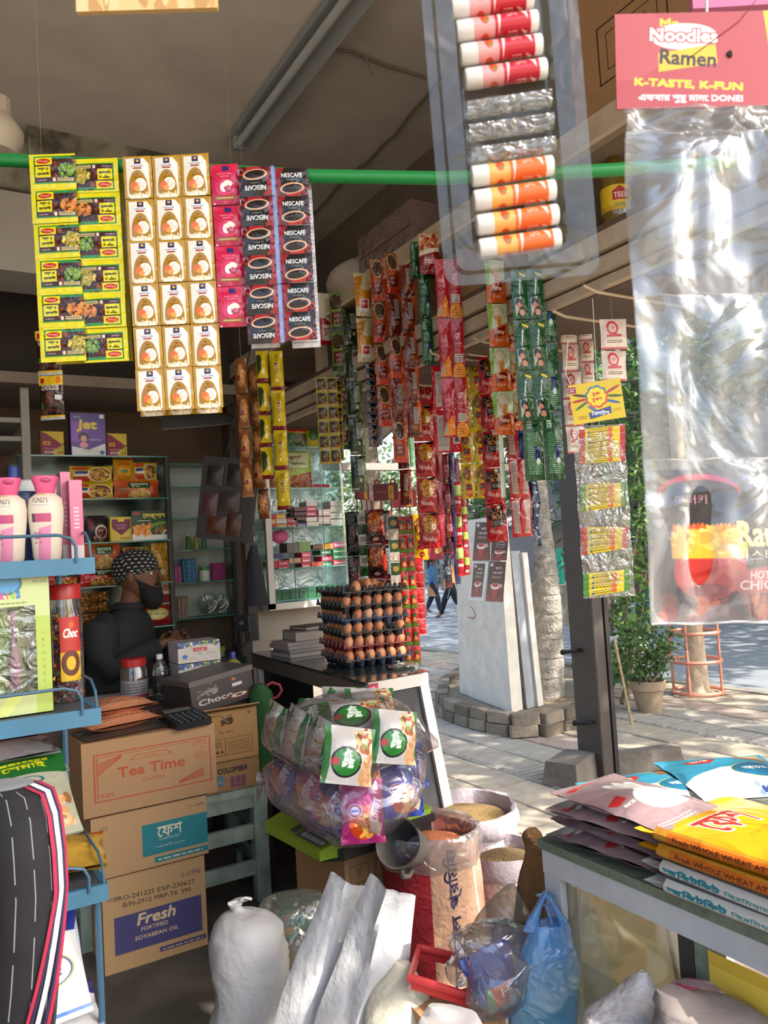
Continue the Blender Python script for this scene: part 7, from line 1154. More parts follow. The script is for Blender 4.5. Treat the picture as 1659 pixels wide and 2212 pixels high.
for i, (u, v, Z, w, h, dg, pi_, ro, m, lb) in enumerate(((782, 1752, 2.22, .13, .17, 22, -.35, .12, CPK, 'pink crisps packet facing front at the lower corner of the bundle'), (868, 1705, 2.30, .13, .155, 28, -.3, .1, CBL, 'blue crisps packet facing front beside the pink one'), (715, 1728, 2.30, .15, .17, -48, -.3, .1, CBL, 'blue crisps packet seen edge-on at the bundle corner'), (665, 1692, 2.38, .14, .17, -52, -.25, .1, CPK, 'pink crisps packet seen edge-on in the middle'), (612, 1665, 2.46, .14, .16, -52, -.2, .1, CBL, 'blue crisps packet at the tied end of the bundle'), (800, 1665, 2.46, .16, .16, 20, -.9, 0, CPK, 'pink crisps packet lying on the second row'), (700, 1652, 2.5, .18, .16, -30, -1.0, 0, CBL, 'blue crisps packet lying under the bread bundle'), (880, 1655, 2.48, .13, .14, 30, -.4, .1, CBL, 'blue crisps packet at the rear end of the bundle'))):
    pk('crisps_packet', lb, m, u, v, Z, w, h, .055, dg, pi_, ro, gC, 'crisps packet', i)
ba = Art(150, 170, 'bdb9b6').p([(0, 0), (.12, 0), (.1, 1), (0, 1)], '2f6a34').e(.42, .62, .3, .265, '23282a').e(.42, .62, .26, .23, '2f7a34').t(.4, .56, 'পরাটা', .12, 'e8f0e4', w=.36, rot=-75, bold=2).t(.52, .62, 'রুটি', .11, 'e8f0e4', w=.24, rot=-75, bold=2).e(.2, .62, .08, .07, 'a82a2a').n(.6, .05, 1, .45, ['8a3a2a', 'c8b080', 'a85a3a', 'd8d0b8', '8a9a5a'], 40, .08).n(.75, .5, 1, 1, ['c8986a', 'b8845a', 'd8b088'], 30, .08).p([(.9, 0), (1, 0), (1, .4)], '2f6a34'); BW = am('print_bread', ba, .3, .5, 12)
gB = 'flatbread packs in the upper clear bundle'; be = am('print_bread_end', Art(100, 170, 'aaa6a2').n(.1, .35, .9, 1, ['a5754a', 'b88a5e', '8a5a3a', 'c09a70'], 60, .08).r(.8, 0, .95, 1, '2f6a34').p([(.2, 0), (.4, .25), (.1, .3)], '2f6a34').n(.2, .1, .8, .3, ['cac6c2', '8a8682'], 20, .06), .3, .5, 12)
for i, (u, v, Z, w, h, dg, pi_, ro, m, lb) in enumerate(((752, 1632, 2.18, .15, .155, 24, -.25, .25, BW, 'white flatbread pack with round green badge nearest the viewer'), (852, 1592, 2.27, .14, .15, 26, -.25, .22, BW, 'white flatbread pack with round green badge behind the nearest one'), (692, 1612, 2.27, .13, .16, -50, -.2, .2, be, 'flatbread pack edge at the front corner of the bundle'), (640, 1588, 2.36, .12, .16, -52, -.15, .2, be, 'flatbread pack edge in the middle of the bundle'), (596, 1568, 2.44, .11, .14, -52, -.1, .2, be, 'flatbread pack edge at the far end of the bundle'), (770, 1548, 2.36, .2, .16, 10, -1.1, .0, BW, 'flatbread pack lying on top of the front row'), (690, 1545, 2.44, .2, .16, -20, -1.1, 0, BW, 'flatbread pack lying on top of the rear row'), (800, 1525, 2.5, .16, .12, 15, -.6, .1, BW, 'flatbread pack peaking up at the back'), (740, 1520, 2.55, .14, .11, 5, -.5, .1, be, 'flatbread pack peak nearest the cable reel'))):
    pk('flatbread_pack', lb, m, u, v, Z, w, h, .06, dg, pi_, ro, gB, 'bread', 20+i)
def hull(name, lb, rows, mat, cat='bag', jit=.03, seed=0, n=26, group=None, dk=.8, crs=14):
    """rows: (v, u_left, u_right, Z): level elliptical sections at true distance, lofted to a bag"""
    c0 = PZ((rows[-1][1]+rows[-1][2])/2, rows[-1][0], rows[-1][3]); t = thing(name, lb, cat, c0, group=group); rs = []
    rows = [tuple(r[:4])+((r[4] if len(r) > 4 else dk),) for r in rows]; X = []
    for i in range(len(rows)-1):
        P_ = [np.array(rows[max(0, min(len(rows)-1, i+q))], float) for q in (-1, 0, 1, 2)]
        for s_ in (0, .25, .5, .75): X.append(.5*(2*P_[1]+(P_[2]-P_[0])*s_+(2*P_[0]-5*P_[1]+4*P_[2]-P_[3])*s_**2+(3*P_[1]-P_[0]-3*P_[2]+P_[3])*s_**3))
    for r in X+[rows[-1]]:
        v, u0, u1, Z = r[:4]; d = r[4] if len(r) > 4 else dk; c = PZ((u0+u1)/2, v, Z)-c0; w = (u1-u0)/2*Z/F; rs.append((c, V3(HX)*w, V3(HF)*(w*d)))
    MB().rings(rs, max(n, 40), jit=jit*.6, seed=seed, crease=jit*1.3, cs=crs).out('film' if isinstance(mat, bpy.types.Material) and 'film' in mat.name else 'bag_skin', mat, t, True); return t
cb2 = film('bundle_film', 'f2eef2', .15, .07, .1, 1.0, 9); cb3 = film('bundle_film_lilac', 'ece4f0', .16, .12, .12, 1.0, 9)
t = hull('clear_bundle_bag', 'clear milky polythene bag tied round the crisps packets', [(1618, 640, 860, 2.45), (1640, 580, 915, 2.4, .6), (1680, 572, 922, 2.36, .6), (1720, 590, 915, 2.32, .6), (1760, 640, 890, 2.28, .6), (1800, 690, 850, 2.25, .5), (1825, 720, 800, 2.24, .4)], cb3, seed=2)
p0 = PZ(720, 1825, 2.24); b = MB(); b.rings([(PZ(u, v, 2.5)-p0*0-np.array(t.location), V3(IY)*(h*2.5/F), V3(HF)*(.02)) for u, v, h in ((600, 1660, 30), (580, 1672, 22), (570, 1680, 14), (562, 1690, 26), (556, 1695, 34))], 12, jit=.15, seed=4); b.out('tied_tail', cb3, t, True)
t = hull('clear_bundle_bag', 'clear polythene bag round the flatbread packs with a loose pointed end', [(1497, 700, 800, 2.5, .6), (1515, 640, 850, 2.46, .6), (1545, 580, 890, 2.42, .6), (1580, 570, 905, 2.38, .6), (1615, 590, 890, 2.34, .6), (1650, 640, 860, 2.3, .6), (1680, 690, 780, 2.26, .5)], cb2, seed=6)
MB().rings([(PZ(u, v, Z)-np.array(t.location), V3(IY)*(h*Z/F), V3(HF)*.03) for u, v, h, Z in ((880, 1575, 50, 2.36), (905, 1585, 42, 2.36), (925, 1600, 24, 2.36), (946, 1606, 6, 2.36))], 12, jit=.1, seed=7).out('loose_end', cb2, t, True)
# ---------------- sacks of grain
def grain(name, c1, c2, sc): 
    m = bpy.data.materials.new(name); m.use_nodes = True; t = m.node_tree; b = t.nodes['Principled BSDF']; b.inputs['Roughness'].default_value = .7; tc = t.nodes.new('ShaderNodeTexCoord'); v = t.nodes.new('ShaderNodeTexVoronoi'); v.inputs['Scale'].default_value = sc; t.links.new(tc.outputs['Object'], v.inputs['Vector'])
    r = t.nodes.new('ShaderNodeValToRGB'); r.color_ramp.elements[0].color = (*lin(C(c1)), 1); r.color_ramp.elements[1].color = (*lin(C(c2)), 1); r.color_ramp.elements[1].position = .85; t.links.new(v.outputs['Distance'], r.inputs[0]); t.links.new(r.outputs[0], b.inputs['Base Color'])
    bn = t.nodes.new('ShaderNodeBump'); bn.inputs['Strength'].default_value = .8; bn.inputs['Distance'].default_value = .004; t.links.new(v.outputs['Distance'], bn.inputs['Height']); t.links.new(bn.outputs[0], b.inputs['Normal']); return m
def sack(name, lb, c, r, h, body, rim, fill, fz, rimh=.05, seed=0, ell=1.0, lean=0, rimw=1.0, fillname='grain', heap=.03):
    t = thing(name, lb, 'sack', (c[0], c[1], 0)); q = random.Random(seed); ph = [q.uniform(0, 6) for _ in range(5)]
    J = lambda a, k: 1+.03*math.sin(3*a+ph[0]+k*.5)+.022*math.sin(6*a+ph[1]-k)+.014*math.sin(11*a+ph[2]+k*1.7)
    MB().lathe([(r*.8, 0), (r*.98, .015), (r*1.06, h*.2), (r*1.05, h*.45), (r*1.0, h*.7), (r*.97, h*.9), (r*.98, h-.01)], 36, jit=J, ell=ell, caps=1).out('body', body, t, True)
    R2 = lambda a, k: 1+.035*math.sin(3*a+ph[0]+3)+.02*math.sin(7*a+ph[3]+k*.9)+.02*math.sin(13*a+ph[4]+k*1.3)
    MB().lathe([(r*1.02, h-rimh), (r*1.08, h-rimh*.7), (r*1.07, h-.005), (r*1.03, h+.012), (r*.97, h+.008), (r*.93, h-.02), (r*.92, fz-.02)], 40, jit=R2, ell=ell, caps=0).out('rolled_rim', rim, t, True)
    MB().lathe([(r*.95, fz-.012), (r*.8, fz), (r*.6, fz+heap*.4), (r*.35, fz+heap*.8), (0, fz+heap)], 28, jit=lambda a, k: 1+.03*math.sin(4*a+k), ell=ell).out(fillname, fill, t, True, kind='stuff'); return t
a = Art(420, 300, '8f1a26').r(.66, 0, .96, 1, 'b8927a').r(.83, 0, .84, 1, 'c0b0b0').n(0, .85, .66, 1, ['6a101c'], 10, .05); 
a.t(.735, .52, 'দেশী মসুর ডাল প্রিমিয়াম', .085, '1e1c3c', rot=-90, bold=1, w=.66); a.n(.15, .02, .64, .2, ['6a101c', '7a1420'], 20, .05)
lw_ = am('print_lentilsack', a, .4, .35, 40)
clr = film('sack_liner', 'efe8e8', .2, .28, .15, .9, 14); LS = sack('lentil_sack', 'red and beige woven sack of orange lentils with a clear rolled rim', Pz(925, 1795, .44), .148, .45, lw_, clr, sal, .40, .085, 3); LS.rotation_euler = (0, 0, -.02)
wpp = pm('white_woven', 'b9b0b2', .6, bump=.35, bs=60, vary=.08); wpr = pm('lilac_white_fabric', 'a39aa2', .65, bump=.35, bs=30)
ba_ = Art(300, 200, 'b5aaae').r(.66, .02, .74, .12, 'c85a2a').r(.5, .4, .8, .6, 'a8767a').line(.6, .75, .2, 2, .06, '6a6068', .03); sack('bran_sack', 'large white sack of brown bran with a wide rolled rim behind the lentils', Pz(1003, 1745, .36), .185, .36, am('print_bransack', ba_, .6, .4, 40), wpr, grain('brown_bran', '8f7547', '6a5430', 160), .33, .06, 5)
ba_ = Art(300, 200, 'c0aaa4').r(.70, .1, .73, .35, 'a82a2a').line(.6, .5, .15, 3, .06, '5a5058', .03); sack('bran_sack', 'smaller pinkish white sack of brown bran beside the display table', Pz(1092, 1830, .31), .125, .30, am('print_bransack2', ba_, .6, .4, 40), wpr, grain('brown_bran2', '87704a', '5f4c2e', 160), .27, .06, 8)
t = hull('jute_sack', 'brown jute sack neck tucked behind the table corner', [(1790, 1138, 1160, 1.78), (1805, 1128, 1172, 1.78), (1840, 1135, 1180, 1.78), (1900, 1120, 1185, 1.78), (1990, 1110, 1190, 1.78)], pm('jute', '7d5a3a', .95, bump=.7, bs=70, vary=.2), 'sack', .06, 3)
# scoop
sc = thing('scoop', 'dull grey metal scoop stuck into the lentils', 'scoop', PZ(905, 1838, 2.33)); d = V3(PZ(845, 1815, 2.18)-PZ(905, 1838, 2.33)); d.normalize(); zax = d; xax = zax.cross(Vector((0, 0, 1))).normalized(); yax = zax.cross(xax); sc.matrix_world = Matrix(((xax.x, yax.x, zax.x, sc.location.x), (xax.y, yax.y, zax.y, sc.location.y), (xax.z, yax.z, zax.z, sc.location.z), (0, 0, 0, 1)))
gm = pm('dull_zinc', '7f7a75', .5, metal=.5, vary=.25, vs=20); MB().lathe([(0, -.015), (.035, -.01), (.045, .0), (.066, .15), (.069, .152), (.064, .15), (.043, .004), (0, -.004)], 26).out('cone', gm, sc, True)
MB().tube([(0, .045, .02), (0, .075, .05), (0, .08, .09), (0, .062, .11)], .008, 8).out('handle', gm, sc, True)
# white sacks in front
wv = pm('white_pp_weave', 'b2b2b4', .55, bump=.28, bs=35, vary=.06)
t = hull('tied_sack', 'full white woven sack with a tied neck standing on the floor', [(1942, 505, 545, 1.98, .6), (1952, 492, 520, 1.98), (1966, 500, 532, 1.98), (1974, 480, 570, 1.97), (1990, 464, 600, 1.965), (2012, 456, 614, 1.96), (2045, 452, 620, 1.95), (2090, 458, 622, 1.94), (2150, 465, 630, 1.93), (2230, 445, 640, 1.92), (2330, 440, 640, 1.9), (2400, 450, 630, 1.9)], wv, 'sack', .042, 11, 34, crs=17)
MB().tube([PZ(495+x, 1950+y, 1.97)-np.array(t.location) for x, y in ((-2, 2), (10, 6), (26, 2), (14, -2), (-2, 2))], .004, 5).tube([PZ(520+x, 1945+y, 1.97)-np.array(t.location) for x, y in ((0, 0), (10, -6), (24, -2))], .003, 5).out('tie_string', pm('white_string', 'd8d8d4', .6), t)
t = hull('clear_goods_bag', 'clear bag of green-labelled packs behind the white sacks', [(1932, 610, 680, 2.12), (1945, 565, 700, 2.1), (1980, 555, 700, 2.08), (2030, 560, 700, 2.06), (2090, 580, 690, 2.05), (2180, 590, 690, 2.05)], film('goods_film', 'dfe6e2', .18, .22, .15, 1.0, 12), 'bag', .06, 12)
ga = Art(140, 120, '1f5a3c').n(.4, .1, .9, .5, ['c8c4d0', '2a2a6a', 'b0503a', 'd8d4d0'], 22, .08).r(.2, .7, .5, 1, 'c89a2a').n(0, .3, .3, .8, ['8a8a9a', 'b0685a'], 12, .08); gmt = am('print_greenpack', ga, .4, .3)
for i, (u, v, Z, rr) in enumerate(((640, 1985, 2.12, .2), (600, 2000, 2.14, -.3), (650, 2040, 2.1, .1))): pk('green_packet', ('upper', 'rear', 'lower')[i]+' green-labelled packet inside the clear bag', gmt, u, v, Z, .12, .1, .05, 10, -.4, rr, 'green packets in the clear bag', 'packet', 40+i)
def sheet(name, lb, L, Rr, mat, t=.012, nu=14, nv=26, bulge=.03, seed=0, cat='sack', wr=.0032, fold=None):
    """a folded empty sack: skin between two edge polylines (points in space), with thickness and creases"""
    c0 = (np.array(L[-1])+np.array(Rr[-1]))/2; o = thing(name, lb, cat, c0); q = random.Random(seed); ph = [q.uniform(0, 6) for _ in range(6)]
    def pl_(P, v): x = v*(len(P)-1); i = min(int(x), len(P)-2); return np.array(P[i])+(np.array(P[i+1])-np.array(P[i]))*(x-i)
    def f(u, v, s):
        a, b = pl_(L, v), pl_(Rr, v); p = a+(b-a)*u; e = math.sin(math.pi*u)
        dz = bulge*e+(wr*(math.sin(7*u+ph[0]+4*math.sin(4*v+ph[1]))+.7*math.sin(21*v+ph[2]+5*u)+.6*math.sin(31*u-17*v+ph[3])))*min(1, e*2)
        if fold: dz += fold(u, v)
        return p-HF*(dz+s*t*.5*min(1, e*3+.15))-c0
    b = MB(); b.grid(lambda u, v: f(u, v, 1), nu, nv); b.grid(lambda u, v: f(1-u, v, -1), nu, nv); b.out('woven_skin', mat, o, True); return o
L1 = [PZ(*p) for p in ((715, 1883, 1.82), (690, 1950, 1.80), (640, 2060, 1.76), (605, 2160, 1.72), (560, 2330, 1.64))]; R1 = [PZ(*p) for p in ((790, 1915, 1.80), (770, 1985, 1.78), (740, 2090, 1.74), (720, 2190, 1.70), (700, 2340, 1.62))]
sheet('empty_sack', 'empty white woven sack folded flat and leaning, behind the other one', L1, R1, wv, bulge=.022, seed=1)
L2 = [PZ(*p) for p in ((800, 1886, 1.74), (765, 1960, 1.73), (735, 2060, 1.70), (690, 2170, 1.66), (640, 2340, 1.58))]; R2_ = [PZ(*p) for p in ((898, 1935, 1.72), (890, 2010, 1.71), (885, 2075, 1.69), (862, 2150, 1.65), (830, 2340, 1.57))]
sheet('empty_sack', 'empty white woven sack folded flat and leaning in front, lit by the sun', L2, R2_, wv, bulge=.03, seed=2, fold=lambda u, v: .02*math.exp(-((u-.35-.2*v)/.08)**2))
hull('white_bag', 'crumpled white sack lying low before the red tray', [(2080, 855, 885, 1.66), (2110, 830, 905, 1.64), (2150, 800, 925, 1.62), (2212, 790, 940, 1.58), (2330, 780, 960, 1.5)], pm('cream_sack', 'c2bfae', .6, bump=.5, bs=25), 'bag', .07, 15)
# red tray, small open carton
rt = thing('red_tray', 'red plastic tray frame lying beside the clear bags', 'tray', PZ(940, 2080, 1.68)); pr2 = [PZ(*p) for p in ((905, 2048, 1.72), (1010, 2072, 1.72), (1020, 2155, 1.56), (886, 2112, 1.58))]; red = pm('red_plastic', 'c4383a', .35)
MB().tube([p-np.array(rt.location) for p in pr2], .009, 8, closed=True).out('rim', red, rt, True); b = MB()
for i in range(4):
    p, q = pr2[i]-np.array(rt.location), pr2[(i+1) % 4]-np.array(rt.location); b.add([p, q, q-[0, 0, .022], p-[0, 0, .022]], [(0, 1, 2, 3)])
b.out('skirt', red, rt)
oc = thing('open_carton', 'small open brown carton with a raised flap under the clear bag', 'box', M=facing(PZ(985, 2160, 1.56), 25)); MB().box(-.075, -.06, -.12, .075, .06, -.02).out('body', card, oc)
for s, an in ((-1, .5), (1, -.9)): b = MB(); b.m = Matrix.Translation((s*.075, 0, -.02)) @ Matrix.Rotation(an*1.0, 4, 'Y'); b.box(min(0, -s*.07), -.06, 0, max(0, -s*.07), .06, .003); b.out('flap', card, oc)
# clear bags, blue carrier bag
bf = film('big_clear_film', 'eeeceb', .22, .12, .12, 1.0, 10)
hull('clear_bag', 'large cloudy clear bag standing behind the blue packet bag', [(1910, 1095, 1112, 1.78, .5), (1940, 1060, 1130, 1.76, .5), (1990, 1020, 1150, 1.74, .4), (2040, 1000, 1165, 1.72, .4), (2100, 1010, 1160, 1.7, .4), (2180, 1020, 1160, 1.7, .4)], film('cloudy_film', 'd8d4cc', .12, .3, .2, .8, 10), 'bag', .04, 21)
hull('clear_bag', 'crumpled clear bag in front holding a blue packet', [(1992, 1040, 1110, 1.6, .6), (2010, 985, 1140, 1.6, .6), (2040, 1000, 1150, 1.58, .6), (2075, 1012, 1160, 1.56, .6), (2120, 1005, 1150, 1.54, .6), (2165, 1010, 1130, 1.53, .6), (2195, 1020, 1100, 1.52, .5)], bf, 'bag', .09, 22)
hull('clear_bag', 'small crinkled clear bag lying on the open carton', [(2015, 975, 1000, 1.62), (2035, 968, 1015, 1.62), (2062, 978, 1022, 1.61), (2080, 964, 1030, 1.6), (2110, 966, 1028, 1.58), (2122, 975, 1015, 1.57)], bf, 'bag', .12, 23)
pa_ = am('print_bluepack', Art(100, 140, '1c3a8a').r(0, 0, 1, .3, '2a4aa0').r(.3, .5, .9, .8, 'c04a24').t(.62, .63, 'Ho', .12, 'e8dcd8', w=.3, bold=1).r(0, .85, 1, 1, '2f7ab8').p([(.2, .5), (.3, .5), (.3, .85), (.15, .85)], '6aa05a'), .2, .6, 12); pk('blue_packet', 'glossy blue packet with an orange label inside the crumpled clear bag', pa_, 1072, 2120, 1.575, .115, .13, .05, 15, -.3, -.25, None, 'packet', 50)
pk('navy_packet', 'dark navy packet behind the blue one in the clear bag', pm('navy_foil', '2a3a5a', .2, bump=.5), 1098, 2060, 1.62, .09, .12, .04, 20, -.2, .3, None, 'packet', 51)
def bluefilm():
    m = film('carrier_film', '74c2ff', .18, .62, .25, .6, 16); return m
cbg = hull('carrier_bag', 'bright blue knotted plastic carrier bag beside the table', [(1992, 1150, 1230, 1.56, .6), (2030, 1132, 1238, 1.56, .6), (2080, 1115, 1250, 1.555, .6), (2130, 1103, 1254, 1.55, .6), (2190, 1095, 1250, 1.545, .6), (2250, 1098, 1240, 1.54, .6), (2300, 1110, 1225, 1.54, .5)], bluefilm(), 'bag', .045, 31, 36)
cl_ = np.array(cbg.location); cf2 = pm('carrier_blue', '4f9fe0', .3, bump=.3, bs=20)
b = MB(); P = lambda u, v, Z=1.555: PZ(u, v, Z)-cl_
def strap(pts, w): 
    for (u0, v0), (u1, v1) in zip(pts[:-1], pts[1:]): pass
    b.rings([(P(u, v), V3(HX)*(ww*1.55/F), V3(HF)*.008) for (u, v), ww in zip(pts, w)], 12, jit=.08, seed=int(w[0]*7))
strap([(1150, 2010), (1153, 1985), (1163, 1960), (1172, 1940), (1180, 1928)], [20, 14, 8, 7, 9]); strap([(1222, 2015), (1213, 1985), (1200, 1962), (1188, 1945), (1178, 1930)], [15, 10, 7, 7, 9]); strap([(1165, 1934), (1180, 1930), (1196, 1936)], [7, 9, 6]); strap([(1192, 2000), (1186, 1975), (1180, 1955)], [5, 4, 6])
b.out('handles', film('carrier_film', '6fb4ea'), cbg, True)
for u, v, r, c_, lb in ((1130, 2165, .035, '5f9a3a', 'green vegetable inside the blue carrier bag'), (1215, 2120, .035, 'c8a04a', 'yellow-brown round fruit inside the blue carrier bag'), (1180, 2170, .04, '7fae4a', 'pale green fruit low in the blue carrier bag')):
    o = MB().ball((0, 0, 0), r, r, r*1.1, 14, 10, jit=.02).out('fruit', pm('fruit_'+c_, c_, .4), None, True); o.location = PZ(u, v, 1.56).tolist(); tag(o, lb, 'fruit')
hull('white_bag', 'thin white plastic bag at the bottom before the small carton', [(2172, 925, 950, 1.42), (2190, 915, 1000, 1.42), (2212, 900, 1040, 1.4), (2300, 880, 1060, 1.38)], film('thin_white_film', 'ecebee', .12, .5, .3, .6, 14), 'bag', .08, 33)
hull('white_sack', 'crinkled white plastic sack peaking up before the display table', [(2098, 1378, 1396, 1.3), (2112, 1360, 1404, 1.3), (2150, 1320, 1425, 1.29), (2212, 1255, 1452, 1.27), (2320, 1230, 1470, 1.24)], pm('crinkled_white', 'b0aeb1', .45, bump=.9, bs=22), 'sack', .06, 35)
rw = pm('grey_cloth', '7f7672', .85, bump=.4, bs=18); rs_ = am('print_roses', Art(200, 140, '9a8488').n(0, 0, 1, 1, ['b03a5c', 'a82a50', 'b84a6a'], 16, .09).n(0, 0, 1, 1, ['c4b4b4', 'b8a4a6'], 16, .06).e(.4, .7, .1, .12, 'c4bcbc').e(.4, .7, .07, .08, 'b03a6a', ring=.35), .8, .4, 14)
hull('rose_cloth', 'rolled cloth with pink rose print beside the grey bag', [(2124, 1480, 1520, 1.26), (2135, 1450, 1552, 1.26), (2160, 1440, 1575, 1.25), (2200, 1440, 1590, 1.24), (2300, 1440, 1600, 1.22)], rs_, 'cloth', .05, 37); hull('grey_bag', 'grey cloth bag slumped at the bottom corner', [(2140, 1420, 1480, 1.2), (2165, 1415, 1530, 1.19), (2185, 1425, 1620, 1.18), (2230, 1420, 1680, 1.16), (2330, 1420, 1700, 1.14)], rw, 'bag', .07, 38)
# ================================================================ display table at the right and things hung close by
tbl = thing('display_table', 'weathered white and green framed glass display table', 'table', (0, 0, 0)); TX, TY0, TY1, TZ = 1.085, .1, 1.262, .70
grn = pm('worn_green_paint', '6f7a68', .8, vary=.3, vs=18, bump=.3, bs=50); wtp = pm('worn_white_frame', 'b9bcc0', .6, vary=.2, vs=9); ind = pm('dark_gap', '35302c', .7)
MB().box(TX-.006, TY0, TZ-.018, 1.62, TY1+.006, TZ).out('top_board', grn, tbl); MB().box(TX, TY0, TZ-.066, TX+.03, TY1, TZ-.018).out('top_rail', wtp, tbl); MB().box(TX+.03, TY1-.03, TZ-.066, 1.6, TY1-.001, TZ-.018).out('end_rail', wtp, tbl)
for y, m_, w_ in ((TY1-.045, wtp, .045), (.905, ind, .03), (.875, grn, .028), (.35, wtp, .04), (.12, wtp, .04)): MB().box(TX+.002, y, -.28, TX+.045, y+w_, TZ-.066).out('post', m_, tbl)
for y in (.12, TY1-.045): MB().box(1.55, y, -.28, 1.6, y+.045, TZ-.066).out('post', wtp, tbl)
gl_ = film('dusty_glass', 'd8d6c4', .14, .16, .06, 0); MB().box(TX+.018, .935, .30, TX+.022, TY1-.045, TZ-.066).out('glass_pane', gl_, tbl); MB().box(TX+.04, TY1-.012, .30, 1.56, TY1-.008, TZ-.066).out('glass_pane', gl_, tbl)
MB().box(TX, .1, .255, TX+.04, TY1, .30).out('lower_rail', grn, tbl); MB().box(TX+.02, .1, .25, 1.58, TY1-.02, .27).out('inner_shelf', pm('dusty_shelf', '8d8270', .9, vary=.25), tbl)
MB().tube([(TX+.05, 1.0, .62), (TX+.06, .99, .5), (TX+.055, 1.02, .4), (TX+.07, 1.05, .31)], .004, 5).out('string', pm('jute_string', 'b39a5f', .9), tbl)
a = Art(260, 260, 'd8bb48').r(.0, .0, 1, .06, 'c8a838').r(.08, .18, .60, .9, 'b8862a').r(.095, .2, .585, .88, 'cfd6c2').e(.2, .62, .1, .2, 'd88a3a').e(.16, .4, .06, .06, 'b84a6a').e(.42, .45, .12, .12, '6a4a38').e(.42, .52, .1, .12, 'c89a7a').r(.3, .66, .56, .88, 'd8d0c4').r(.66, .3, 1, .95, 'b84a3a').r(.69, .34, 1, .95, 'd8d8d0').e(.85, .6, .1, .1, 'c89a5a')
MB().add([(TX+.0, .41, .28), (TX+.0, .875, .28), (TX+.0, .875, TZ-.07), (TX+.0, .41, TZ-.07)], [(0, 3, 2, 1)], [[(1, 0), (1, 1), (0, 1), (0, 0)]]).out('advert_panel', am('print_advert', a, .4, 0), tbl)
# bags of flour lying on it
ra = Art(170, 250, '8a7478').r(.6, .03, .98, .1, '8a7478').p([(.08, .1), (.5, .06), (.52, .14), (.4, .16), (.1, .17)], 'a82a2a').t(.3, .115, 'তীর', .04, 'e8d8d8', w=.2)
for r_, c_ in ((-40, 'd8d4d2'), (0, 'e2dfdd'), (35, 'd0cccb')): ra.e(.55+.09*math.sin(math.radians(r_)), .42, .09, .17, c_, r_).e(.55+.09*math.sin(math.radians(r_)), .42, .055, .12, 'c4bfbe', r_)
ra.e(.58, .66, .3, .16, 'e0dedc').n(.4, .52, .9, .8, ['eae8e6', 'd4d0ce'], 20, .06).p([(.06, .5), (.24, .47), (.26, .56), (.1, .58)], 'a82a2a').t(.32, .62, 'RICE FLOUR', .03, 'e0d8d8', w=.4, rot=0, bold=1).line(.1, .9, .5, 2, .03, 'c8b8ba', .01)
RM = am('print_riceflour', ra, .28, .5, 12); rfn = pm('mauve_back', '8a7478', .3, bump=.5)
for i in range(4): flat('rice_flour_bag', ('lowest mauve rice flour bag of the four on the display table', 'second mauve rice flour bag from the table', 'third mauve rice flour bag, under the topmost', 'topmost mauve rice flour bag with white flower picture')[i], RM, (1.165+.008*math.sin(i*2.2), 1.095-.006*i, TZ+.001+.026*i), .185, .27, .046, .04+(.05, -.03, .06, -.02)[i], 'flour bag', 'mauve rice flour bags', pitch=.03*i*.3, seed=i, wr=.09, back=rfn)
ta = Art(260, 180, '2f7d9a').g(0, 0, 1, .5, '3a94b4', '2a7490').p([(.18, .16), (.3, .1), (.42, .14), (.45, .26), (.36, .34), (.2, .3)], 'a82a24').t(.31, .22, 'তীর', .1, 'e8dcd0', w=.16, bold=1).p([(0, .6), (.4, .46), (1, .5), (1, 1), (0, 1)], 'cfd0ce').e(.75, .56, .3, .18, '1f5f80').e(.75, .56, .3, .18, 'b89a4a', ring=.04).t(.74, .54, 'আতপ চাল', .08, 'e0e6e8', w=.36, bold=1).e(.85, .88, .06, .06, '2f5a9a').n(.5, .8, .7, .95, ['2a3a6a', '6a7aa0'], 8, .04).g(.62, .03, .95, .3, 'b89a70', '6a4a30'); TM = am('print_tealrice', ta, .25, .5, 10)
flat('rice_bag', 'teal and white rice bag lying across the table behind the mauve bags', TM, (1.30, 1.13, TZ+.055), .26, .24, .045, -.25, 'rice bag', 'teal rice bags', pitch=.04, seed=5); flat('rice_bag', 'second teal rice bag overlapping toward the street side', TM, (1.44, 1.06, TZ+.075), .24, .26, .045, -.5, 'rice bag', 'teal rice bags', pitch=.02, seed=6)
for i in range(2): flat('rice_bag', ('lower', 'upper')[i]+' hidden teal rice bag at the bottom of the pile', TM, (1.34, 1.12, TZ+.001+.028*i), .3, .26, .04, -.2, 'rice bag', 'teal rice bags', seed=8+i)
oa = Art(250, 190, 'd8981c').g(0, 0, 1, 1, 'dfa41c', 'd08a14').t(.40, .30, 'েফশ', .22, 'e8dcd0', w=.34, rot=4, bold=7).t(.40, .30, 'েফশ', .22, 'b0302a', w=.34, rot=4, bold=2).t(.44, .5, 'হোল হুইট আটা', .06, 'a8741c', w=.3).p([(.4, .9), (.9, .62), (1, .7), (.7, .95)], 'b8581c').n(.6, .7, 1, 1, ['c8701c', 'b85a18', 'e0b04a'], 18, .07).r(0, .93, 1, 1, 'b87014'); OM = am('print_orangeatta', oa, .22, .6, 10, metal=.15)
wa_ = Art(340, 70, 'b9b8b4').t(.24, .5, 'আিক্টিফট', .5, '1f7080', w=.42, bold=3).t(.72, .5, 'িপ্রিময়াম ময়দা', .36, '3a7a80', w=.48, bold=1); 
wm = pm('white_flour_bag', 'c4c3bf', .35, bump=.4, bs=14); sm2 = am('print_actifit', wa_, .4, .2, 14); se = am('print_attaedge', Art(340, 60, 'b8842a').r(.1, .15, .9, .75, 'b8601c').t(.5, .45, 'Fresh WHOLE WHEAT ATTA', .32, '5a2a14', w=.7, bold=1).line(.1, .85, .8, 1, .1, '8a6a2a', .06), .3, .3, 14)
